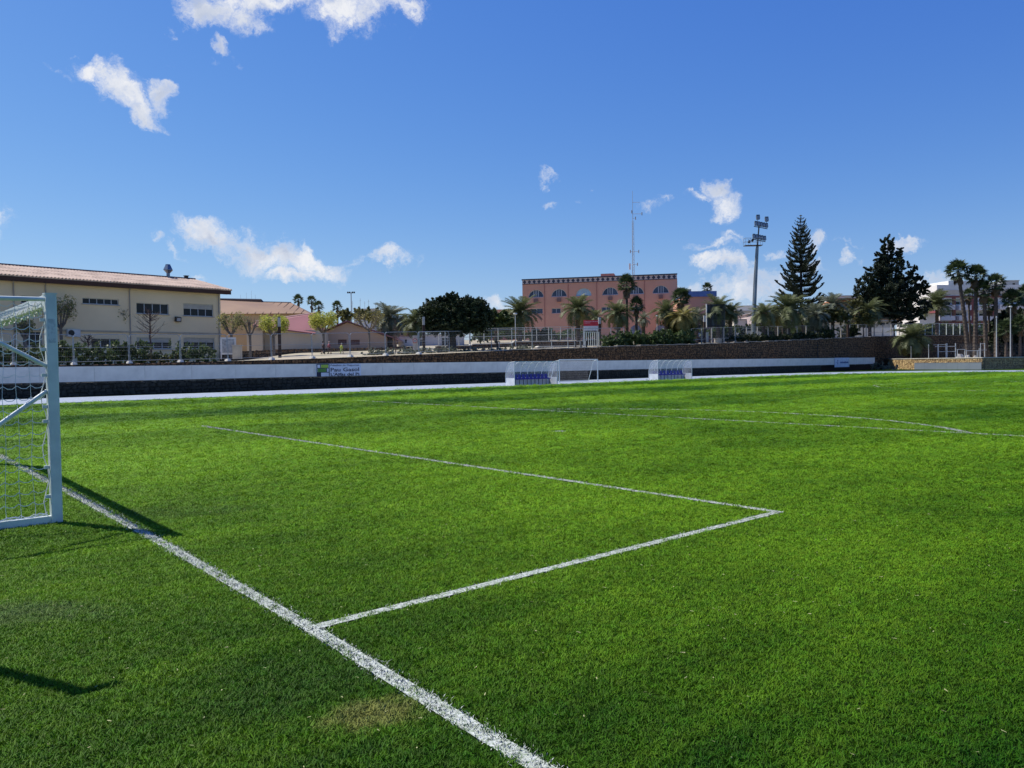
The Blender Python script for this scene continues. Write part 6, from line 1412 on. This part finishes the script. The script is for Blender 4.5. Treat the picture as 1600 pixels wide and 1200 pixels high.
slim_lamp('tall grey post on the platform in front of the palm group', 1557, 558, 494, 115.5, r=.09, zb=1.62, head=False)
slim_lamp('grey lamp post on the platform at the far right', 1579, 558, 478, 116, r=.09, zb=1.62)
slim_lamp('short thin post on the platform left of the exercise bars', 1451, 559, 538, 119, r=.05, zb=1.62, head=False)
slim_lamp('thin grey post under the low spreading palm', 1423.5, 559, 541, 120, r=.04, zb=1.62, head=False)
def roundel():
    Y = 80; c = at(648.5, 532.5, Y); z0 = terr(c.x, c.y); root = thing('speed_sign', 'round white traffic sign with red ring left of the carob tree', 'traffic sign', (c.x, c.y, z0), -.05); H = c.z - z0; r = 3.6 * Y / FOC
    mb = MB(); mb.tube([(0, .04, 0), (0, .04, H + r)], .04, 6); mb.obj('post', light_grey, root)
    mb = MB(); mb.tube([(0, -.02, H), (0, .02, H)], r, 20); d = mb.obj('disc', mat('sign_red_ring', (.50, .05, .05)), root)
    mb = MB(); mb.tube([(0, -.026, H), (0, -.021, H)], r * .74, 20); mb.obj('disc_face', mat('sign_face', (.65, .62, .60)), root)
    put_text(root, '40', -r * .45, r * .45, H - .10, .26, dark_metal, y=-.03)
    mb = MB(); mb.box((0, .12, H - .2), (.55, .05, 1.5)); mb.box((0, .12, H - 1.2), (.5, .05, .5)); mb.obj('back_board', mat('board_pale', (.5, .47, .44)), root)
roundel()
def billboard():
    Y = 103; a, b = at(1105, 512, Y), at(1133, 510, Y); root = thing('billboard', 'dark back side of a large billboard on a steel grid frame between palms', 'billboard', (a.x, a.y, terr(a.x, a.y)), -.02); w = b.x - a.x; z0, z1 = at(1105, 511, Y).z - root.location.z, at(1105, 475.5, Y).z - root.location.z
    for i in range(3):
        for j in range(2): mb = MB(); mb.box((w * (i + .5) / 3, 0, z0 + (z1 - z0) * (j + .5) / 2), (w / 3 - .015, .08, (z1 - z0) / 2 - .015)); mb.obj('panel', mat('billboard_slate', (.085, .105, .105), (.065, .08, .08), ns=.6), root)
    mb = MB(); mb.box((-.08, -.02, (z0 + z1) / 2), (.10, .25, z1 - z0 + .1)); mb.obj('side_edge', mat('edge_white', (.6, .6, .58)), root)
    for x in (.18, .5, .82): mb = MB(); mb.box((w * x, -.14, z1 / 2), (.16 if x != .5 else .10, .14, z1)); mb.obj('post', dark_metal, root)
    for i in range(6): mb = MB(); mb.box((w * (i + .5) / 6, -.07, (z0 + z1) / 2), (.05, .05, z1 - z0)); mb.obj('stud', dark_metal, root)
    for z in (.05, .35, .65, .95): mb = MB(); mb.box((w / 2, -.235, z0 + (z1 - z0) * z), (w, .05, .08)); mb.obj('cross_bar', dark_metal, root)
billboard()
def banner_post():
    Y = 112; a = at(1057.5, 526, Y); root = thing('banner_post', 'narrow white stacked sign post at the right end of the pink building', 'sign', (a.x, a.y, terr(a.x, a.y)), 0); z1 = at(1057, 498, Y).z - root.location.z
    for i in range(5): mb = MB(); mb.box((0, 0, z1 - .2 - i * .5), (.30, .1, .38)); mb.obj('sign_plate', white_paint, root)
    mb = MB(); mb.tube([(0, .1, 0), (0, .1, z1)], .05, 6); mb.obj('post', dark_metal, root)
banner_post()
def cabinet(px, pyb, pyt, wpx, Y, label, m):
    a = at(px, pyb, Y); k = Y / FOC; h = (pyb - pyt) * k; w = wpx * k; root = thing('utility_cabinet', label, 'cabinet', a, .05); mb = MB(); mb.box((0, 0, h / 2), (w, .4, h)); mb.obj('cabinet_body', m, root); mb = MB(); mb.box((0, -.215, h * .5), (w * .84, .02, h * .86)); mb.obj('cabinet_door', m, root); mb = MB(); mb.box((0, 0, h + .03), (w + .08, .5, .06)); mb.obj('cabinet_roof', m, root)
cabinet(1104.5, 535.5, 520, 4, 101.5, 'narrow pale utility cabinet under the billboard left side', light_grey)
cabinet(1124, 535, 530, 15, 103, 'low pale concrete box on the wall top under the billboard', conc_post)
cabinet(371, 561, 540, 13, 67, 'pale pillar with meter box beside the notice board', mat('pillar_cream', (.58, .50, .38)))
def bollards():
    for i, (px, pyb, pyt) in enumerate(((899.5, 544, 532.5), (908, 543.5, 532), (916.5, 543, 532.5))):
        a = at(px, pyb, 87.2); h = (pyb - pyt) * 87.2 / FOC; root = thing('bollard', ('left', 'middle', 'right')[i] + ' of three dark bollards with pale sides on the wall top below the red sign', 'bollard', a, 0, 'bollards below the red sign'); mb = MB(); mb.box((0, 0, h / 2), (.16, .16, h)); mb.obj('bollard_body', dark_metal, root); mb = MB(); mb.box((-.11, 0, h / 2), (.05, .14, h * .95)); mb.obj('side_strip', light_grey, root)
bollards()
def exercise_frame():   # small dark outdoor fitness post with a branching pair of arms
    a = at(777, 549, 79.5); root = thing('fitness_post', 'small dark T shaped outdoor fitness post right of the carob tree', 'exercise equipment', a, 0); mb = MB(); mb.tube([(0, 0, 0), (0, 0, 1.0)], .09, 8); mb.obj('post', dark_metal, root); mb = MB(); mb.tube([(-.3, 0, .95), (0, 0, 1.02), (.3, 0, .98)], .05, 6); mb.obj('handle', dark_metal, root); mb = MB(); mb.tube([(.16, 0, 0), (.18, 0, .5), (.26, 0, .95)], .035, 6); mb.obj('side_tube', light_grey, root)
exercise_frame()
# wall pipe near the sponsor board
a = onv(1277.5, 556, UP_V - .2); root = thing('wall_bracket', 'thin dark pipe with cross piece fixed on the tall brown wall above the board fence', 'pipe', (a.x, a.y, a.z), YAW); mb = MB(); mb.tube([(0, 0, -.6), (0, 0, 2.0)], .05, 5); mb.obj('pipe', dark_metal, root); mb = MB(); mb.tube([(-.4, 0, 1.5), (.3, 0, 1.5)], .04, 5); mb.obj('cross_piece', dark_metal, root)

# ---- floodlight mast
def floodlight():
    Y = 112; b = at(1177, 522, Y); z0 = terr(b.x, b.y); tp = at(1186, 338, Y); root = thing('floodlight_mast', 'tall slightly leaning floodlight mast with two rows of lamps and service basket', 'floodlight', (b.x, b.y, z0), 0); dx = tp.x - b.x; H = tp.z - z0
    P = lambda f, ox=0, oy=0, oz=0: Vector((dx * f ** 1.25 * 1.0 + ox, oy, H * f + oz))
    zf = lambda py: (at(1182, py, Y).z - z0) / H
    mb = MB(); mb.tube([P(0), P(.25), P(.5), P(.75), P(zf(385))], [.30, .27, .24, .21, .18], 12); mb.obj('pole', mat('mast_steel', (.22, .26, .29), (.16, .19, .21), rough=.45, metal=.3, ns=1), root)
    mb = MB(); mb.tube([P(zf(385)), P(1.0, 0, 0, -1.2)], .10, 8); mb.obj('upper_pole', dark_metal, root)
    lampm = MB(); lampm.box((0, 0, 0), (.42, .30, .52), rx=-.35); hm = lampm.mesh('lamp_housing', mat('lamp_housing', (.10, .12, .14), rough=.4)); gl = MB(); gl.box((0, -.17, -.05), (.34, .02, .42), rx=-.35); gm = gl.mesh('lamp_glass', mat('lamp_glass', (.32, .36, .40), rough=.15))
    for py, x0, x1 in ((351, 1178, 1199), (371, 1175, 1196)):
        f = zf(py); c0, c1 = at(x0, py - 2, Y), at(x1, py + 2, Y)
        for i in range(5):
            t = (i + .5) / 5; p = Vector((c0.x + (c1.x - c0.x) * t - b.x, -.25, c0.z + (c1.z - c0.z) * t - z0)); h = link('lamp_housing', hm, root, loc=p, scale=(.82, 1, 1.15)); link('lamp_glass', gm, h)
        mb = MB(); mb.tube([(c0.x - b.x, 0, c0.z - z0 - .42), (c1.x - b.x, 0, c1.z - z0 - .42)], .06, 6); mb.obj('cross_bar', dark_metal, root)
    for px, py in ((1184, 339.5), (1197.5, 342.5)):
        p = at(px, py, Y); h = link('lamp_housing', hm, root, loc=(p.x - b.x, -.1, p.z - z0), scale=(1.15, 1, 1.2)); link('lamp_glass', gm, h); mb = MB(); mb.tube([(p.x - b.x, 0, p.z - z0 - .3), (p.x - b.x, 0, p.z - z0 - 1.0)], .04, 5); mb.obj('lamp_stem', dark_metal, root)
    q0, q1 = at(1163, 384, Y), at(1190, 385, Y); mb = MB(); x0, x1, z = q0.x - b.x, q1.x - b.x, q0.z - z0; mb.box(((x0 + x1) / 2, 0, z), (x1 - x0, 1.0, .08))
    mb.obj('platform', dark_metal, root)
    for x in (x0, x0 + (x1 - x0) * .3, x0 + (x1 - x0) * .75, x1):
        for y in (-.48, .48): mb = MB(); mb.tube([(x, y, z), (x, y, z + 1.05)], .022, 4); mb.obj('railing_post', galv, root)
    mb = MB(); 
    for zz in (z + .55, z + 1.05): mb.tube([(x0, -.48, zz), (x1, -.48, zz), (x1, .48, zz), (x0, .48, zz), (x0, -.48, zz)], .02, 4)
    mb.obj('railing', galv, root)
    for px, py in ((1170, 378), (1175, 376)):
        p = at(px, py, Y); h = MB(); h.box((p.x - b.x, -.2, p.z - z0), (.3, .22, .38), ry=.5); h.obj('camera_unit', dark_metal, root)
    mb = MB(); mb.tube([P(.02, -.34), P(.5, -.28), P(zf(388), -.2)], .05, 5); mb.obj('ladder_rail', light_grey, root)
floodlight()
def far_floodlight():
    Y = 170; t = at(548.5, 457, Y); z0 = 5; root = thing('distant_floodlight', 'slim distant floodlight pole with small cross head above the bare trees', 'floodlight', (t.x, t.y, z0), 0); H = t.z - z0; mb = MB(); mb.tube([(0, 0, 0), (0, 0, H)], .16, 6, r1=.10); mb.obj('pole', pole_grey, root)
    for x in (-.7, -.3, .3, .7): mb = MB(); mb.box((x, 0, H), (.28, .25, .35)); mb.obj('lamp_housing', dark_metal, root)
    mb = MB(); mb.tube([(-.8, .0, H - .05), (.8, 0, H - .05)], .05, 5); mb.obj('cross_bar', dark_metal, root)
far_floodlight()
for i, (px, pyt, pyb, Y) in enumerate(((563, 466, 484, 188), (570, 471, 484, 188), (576, 468, 484, 188), (587, 472, 490, 170), (551, 470, 488, 188), (592, 476, 492, 165))):
    a, b = at(px, pyb, Y), at(px, pyt, Y); root = thing('roof_antenna', ('hair thin roof aerial above the skyline block, number %s from the left of a ragged row behind the bare trees' % ('one', 'two', 'three', 'four', 'five', 'six')[i]), 'antenna', a, 0, 'roof aerials on the skyline'); root['label'] = ('third hair thin roof aerial from the left behind the brown twiggy tree', 'fourth hair thin roof aerial from the left, over the grey skyline block', 'hair thin roof aerial at the right end of the grey skyline block', 'second hair thin roof aerial from the right behind the bare trees', 'leftmost hair thin roof aerial, right beside the distant floodlight', 'rightmost hair thin roof aerial on the skyline left of the grey palm')[i]
    mb = MB(); mb.tube([(0, 0, -2), (0, 0, (b - a).z)], .035, 4); mb.obj('rod', pole_grey, root); mb = MB(); mb.tube([(-.25, 0, (b - a).z * .8), (.25, 0, (b - a).z * .8)], .02, 4); mb.obj('cross_rod', pole_grey, root)

# ---- calisthenics bars on the platform
def bars():
    Y = 121; k = Y / FOC; zb = 1.62; o = at(1466, 557, Y); root = thing('exercise_bars', 'grey steel calisthenics frame with tall uprights on the right platform', 'exercise equipment', (o.x, o.y, zb), 0)
    def X(px): return at(px, 550, Y).x - o.x
    def Z(py, px=1500): return at(px, py, Y).z - zb
    up = ((1466, 537), (1473, 538), (1479.5, 536), (1486, 536.5), (1493, 536))
    for i, (px, py) in enumerate(up): mb = MB(); mb.tube([(X(px), (i % 2) * 1.4, 0), (X(px), (i % 2) * 1.4, Z(py))], .075, 7); mb.obj('upright', light_grey, root)
    for (x0, x1, py, y) in ((1461, 1494, 541, 0), (1466, 1487, 538, 1.4), (1466, 1494, 549, 0)): mb = MB(); mb.tube([(X(x0), y, Z(py)), (X(x1), y, Z(py))], .04, 6); mb.obj('bar', light_grey, root)
    r2 = thing('parallel_bars', 'lower grey exercise rails right of the tall calisthenics frame', 'exercise equipment', (at(1496, 557, Y - 2).x, Y - 2, zb), 0); o2 = r2.location
    for px, py in ((1496, 546), (1507.5, 546), (1510, 546.5), (1527, 547), (1530, 544)): mb = MB(); x = at(px, 550, Y - 2).x - o2.x; mb.tube([(x, 0, 0), (x, 0, at(px, py, Y - 2).z - zb)], .06, 6); mb.obj('upright', light_grey, r2)
    for x0, x1, py in ((1495, 1508, 546), (1509, 1531, 548)): mb = MB(); mb.tube([(at(x0, 550, Y - 2).x - o2.x, 0, at(x0, py, Y - 2).z - zb), (at(x1, 550, Y - 2).x - o2.x, 0, at(x1, py, Y - 2).z - zb)], .04, 6); mb.obj('bar', light_grey, r2)
    r3 = thing('pull_up_bar', 'narrow tall pull up bar between the exercise rails and grey post', 'exercise equipment', (at(1532, 557, Y - 1).x, Y - 1, zb), 0)
    for px in (1532, 1538.5): mb = MB(); x = at(px, 550, Y - 1).x - r3.location.x; mb.tube([(x, 0, 0), (x, 0, at(px, 536, Y - 1).z - zb)], .06, 6); mb.obj('upright', light_grey, r3)
    mb = MB(); x = at(1538.5, 550, Y - 1).x - r3.location.x; mb.tube([(0, 0, at(1535, 537, Y - 1).z - zb), (x, 0, at(1535, 537, Y - 1).z - zb)], .035, 6); mb.tube([(0, 0, at(1535, 547, Y - 1).z - zb), (x + .3, 0, at(1535, 547, Y - 1).z - zb)], .035, 6); mb.obj('bar', light_grey, r3)
    for i, (px, w) in enumerate(((1500, 1.6), (1512, 1.2), (1524, .9))):
        p = at(px, 556, 123); r4 = thing('boulder', ('left', 'middle', 'right')[i] + ' of three pale rocks lying beneath the exercise rails', 'rock', (p.x, p.y, zb - .05), 0); rg = np.random.default_rng(i); mb = MB(); n = 7
        vs = []; 
        for j in range(3):
            for q in range(n): r_ = w / 2 * (1 - .28 * j) * rg.uniform(.8, 1.1); vs.append((r_ * math.cos(q * 2 * PI / n), r_ * .7 * math.sin(q * 2 * PI / n), j * w * .22 + rg.uniform(0, .06)))
        mb.add(vs, [(j * n + q, j * n + (q + 1) % n, (j + 1) * n + (q + 1) % n, (j + 1) * n + q) for j in range(2) for q in range(n)] + [tuple(2 * n + q for q in range(n))]); mb.obj('rock', conc_post, r4)
bars()

# ================================================================ CARS, MOTORCYCLE SHAPES, PEOPLE
def make_car(label, px, pyb, Y, rz, col, cname):
    a = at(px, pyb, Y); root = thing('parked_car', label, 'car', a, rz, 'cars parked behind the mesh fence'); m = mat(cname, col, col, rough=.25, spec=.6)
    prof = [(-2.1, .35), (-2.15, .75), (-1.9, .92), (-1.35, 1.0), (-.75, 1.42), (.55, 1.46), (1.25, 1.05), (2.0, .88), (2.15, .6), (2.1, .32)]
    mb = MB(); mb.prism([(x, -.82, z) for x, z in prof], (0, 1.64, 0)); mb.obj('car_body', m, root)
    mb = MB(); mb.prism([(-1.2, -.835, 1.02), (-.72, -.835, 1.36), (.5, -.835, 1.40), (1.08, -.835, 1.05)], (0, 1.67, 0)); mb.obj('side_window', glass_dark, root)
    mb = MB(); mb.quad((1.22, -.7, 1.09), (1.22, .7, 1.09), (.62, .7, 1.45), (.62, -.7, 1.45)); mb.obj('windscreen', glass_dark, root)
    for x in (-1.3, 1.35):
        for y in (-.80, .80):
            mb = MB(); mb.tube([(x, y - .1, .32), (x, y + .1, .32)], .32, 14); w = mb.obj('wheel', dark_metal, root); mb = MB(); mb.tube([(x, y - .11, .32), (x, y + .11, .32)], .18, 10); mb.obj('rim', galv, w)
    for y in (-.6, .6): mb = MB(); mb.box((2.1, y, .66), (.1, .3, .14)); mb.obj('headlight', mat('headlight', (.7, .7, .7), rough=.1), root)
for args in (('white parked car half visible left of the billboard palm trunk', 1130, 528, 116, .1, (.72, .72, .72), 'car_white'), ('dark blue parked car behind the pale utility cabinet', 1112, 530, 115, .15, (.03, .045, .10), 'car_blue'),
             ('dark parked car with bright reflection left of the billboard', 1084, 530, 117, .1, (.04, .05, .07), 'car_dark'), ('silver parked car behind the hedge beyond the mast', 1166, 528, 119, .0, (.45, .47, .48), 'car_silver')):
    make_car(args[0], args[1], args[2], args[3], args[4], args[5], args[6])

def person(label, px, pyb, Y, h, face, shirt, legs, hair, stride=.18, arm=.3, skin=(.45, .28, .20)):
    b = at(px, pyb, Y); z0 = terr(b.x, b.y); root = thing('person', label, 'person', (b.x, b.y, z0), face)
    s = h / 1.5
    def body(nm, verts, edges, rad, m, par=root):
        me = bpy.data.meshes.new(nm); me.from_pydata([tuple(c * s for c in v) for v in verts], edges, []); me.materials.append(m); o = link(nm, me, par); sk = o.modifiers.new('skin', 'SKIN'); me.skin_vertices or me.attributes
        for i, r in enumerate(rad): me.skin_vertices[0].data[i].radius = (r * s, r * s)
        me.skin_vertices[0].data[0].use_root = True; sb = o.modifiers.new('sub', 'SUBSURF'); sb.levels = sb.render_levels = 1; return o
    V = [(0, 0, .78), (0, 0, .95), (0, .0, 1.12), (0, 0, 1.24), (0, .02, 1.31), (0, .03, 1.42), (0, .02, 1.50),
         (-.09, 0, .72), (-.10, stride, .42), (-.10, stride * .6, .06), (-.10, stride * .6 + .12, .03), (.09, 0, .72), (.10, -stride * .4, .42), (.10, -stride * 1.4, .08), (.10, -stride * 1.4 + .12, .04),
         (-.16, 0, 1.19), (-.23, arm * .3, .98), (-.22, arm, .84), (-.22, arm + .05, .76), (.16, 0, 1.19), (.23, -arm * .3, .98), (.22, -arm * .4, .78), (.22, -arm * .4, .70)]
    E = [(0, 1), (1, 2), (2, 3), (3, 4), (4, 5), (5, 6), (0, 7), (7, 8), (8, 9), (9, 10), (0, 11), (11, 12), (12, 13), (13, 14), (3, 15), (15, 16), (16, 17), (17, 18), (3, 19), (19, 20), (20, 21), (21, 22)]
    Rr = [.12, .115, .13, .10, .05, .095, .085, .085, .062, .042, .035, .085, .062, .042, .035, .055, .042, .034, .03, .055, .042, .034, .03]
    me = bpy.data.meshes.new('body'); me.from_pydata([tuple(c * s for c in v) for v in V], E, []); me.materials.append(mat('skin_tone', skin, skin)); o = link('body', me, root); o.modifiers.new('skin', 'SKIN')
    if not me.skin_vertices: me.attributes
    try:
        for i, r in enumerate(Rr): me.skin_vertices[0].data[i].radius = (r * s, r * s)
        me.skin_vertices[0].data[0].use_root = True
    except Exception as ex: print('skin', ex)
    sb = o.modifiers.new('sub', 'SUBSURF'); sb.levels = sb.render_levels = 1
    # clothes over the body
    mb = MB(); mb.tube([(0, 0, .74 * s), (0, 0, .95 * s), (0, 0, 1.15 * s), (0, .0, 1.27 * s)], [.165 * s, .15 * s, .18 * s, .08 * s], 10)
    mb.tube([(-.15 * s, 0, 1.2 * s), (-.235 * s, arm * .3 * s, .98 * s), (-.225 * s, arm * s, .85 * s)], [.075 * s, .06 * s, .05 * s], 8); mb.tube([(.15 * s, 0, 1.2 * s), (.235 * s, -arm * .3 * s, .98 * s), (.225 * s, -arm * .4 * s, .79 * s)], [.075 * s, .06 * s, .05 * s], 8)
    mb.obj('jacket', mat('cloth_%02x%02x%02x' % tuple(int(c * 255) for c in shirt), shirt), root, smooth=True)
    mb = MB(); mb.tube([(-.08 * s, 0, .80 * s), (-.10 * s, stride * s, .42 * s), (-.10 * s, stride * .6 * s, .08 * s)], [.105 * s, .075 * s, .055 * s], 8); mb.tube([(.08 * s, 0, .80 * s), (.10 * s, -stride * .4 * s, .42 * s), (.10 * s, -stride * 1.4 * s, .10 * s)], [.105 * s, .075 * s, .055 * s], 8)
    mb.obj('trousers', mat('cloth_%02x%02x%02x' % tuple(int(c * 255) for c in legs), legs), root, smooth=True)
    mb = MB(); mb.tube([(0, -.01 * s, 1.36 * s), (0, -.02 * s, 1.44 * s), (0, -.01 * s, 1.52 * s), (0, 0, 1.555 * s)], [.09 * s, .115 * s, .095 * s, .03 * s], 10); mb.obj('hair', mat('hair_%02x' % int(hair[0] * 255), hair), root, smooth=True)
    for x in (-.1, .1): mb = MB(); mb.box((x * s, (stride * .6 + .06 if x < 0 else -stride * 1.4 + .06) * s, .04 * s), (.09 * s, .24 * s, .08 * s)); mb.obj('shoe', dark_metal, root)
person('person in dark clothes walking on the terrace path, left of the red coat', 505, 552.5, 75, 1.22, -1.2, (.03, .02, .025), (.03, .025, .03), (.03, .02, .02))
person('person in a dusty red coat with pale hair walking on the terrace path', 514.5, 552.5, 75.5, 1.20, 1.9, (.28, .08, .10), (.05, .035, .04), (.42, .30, .26))
person('small child in yellow vest and grey cap alone on the terrace path', 534, 552.5, 75.8, 1.0, 1.7, (.45, .52, .07), (.30, .36, .10), (.32, .32, .30))

# ---- dry clippings and small pale leaves lying on the near turf
def clippings():
    rg = np.random.default_rng(21); n = 900; Yc = 2.2 + 9 * rg.random(n) ** .8; Xc = Yc * rg.uniform(-.72, .72, n); V, F = [], []
    for i in range(n):
        a = rg.uniform(0, 6.28); l = rg.uniform(.008, .03) ; w = rg.uniform(.0012, .003); d = np.array([math.cos(a), math.sin(a)]) * l / 2; q = np.array([-math.sin(a), math.cos(a)]) * w; c = np.array([Xc[i], Yc[i]]); z = rg.uniform(.012, .020); o = len(V)
        V += [(*(c - d - q), z), (*(c + d - q), z + rg.uniform(-.004, .006)), (*(c + d + q), z + .002), (*(c - d + q), z)]; F.append((o, o + 1, o + 2, o + 3))
    o = link('dry_clippings', npmesh('dry_clippings', V, F, mat('dry_straw', (.42, .40, .20), (.22, .26, .10), ns=6)), kind='stuff'); tag(o, 'tiny dry grass clippings scattered on the near turf', 'clippings')
clippings()
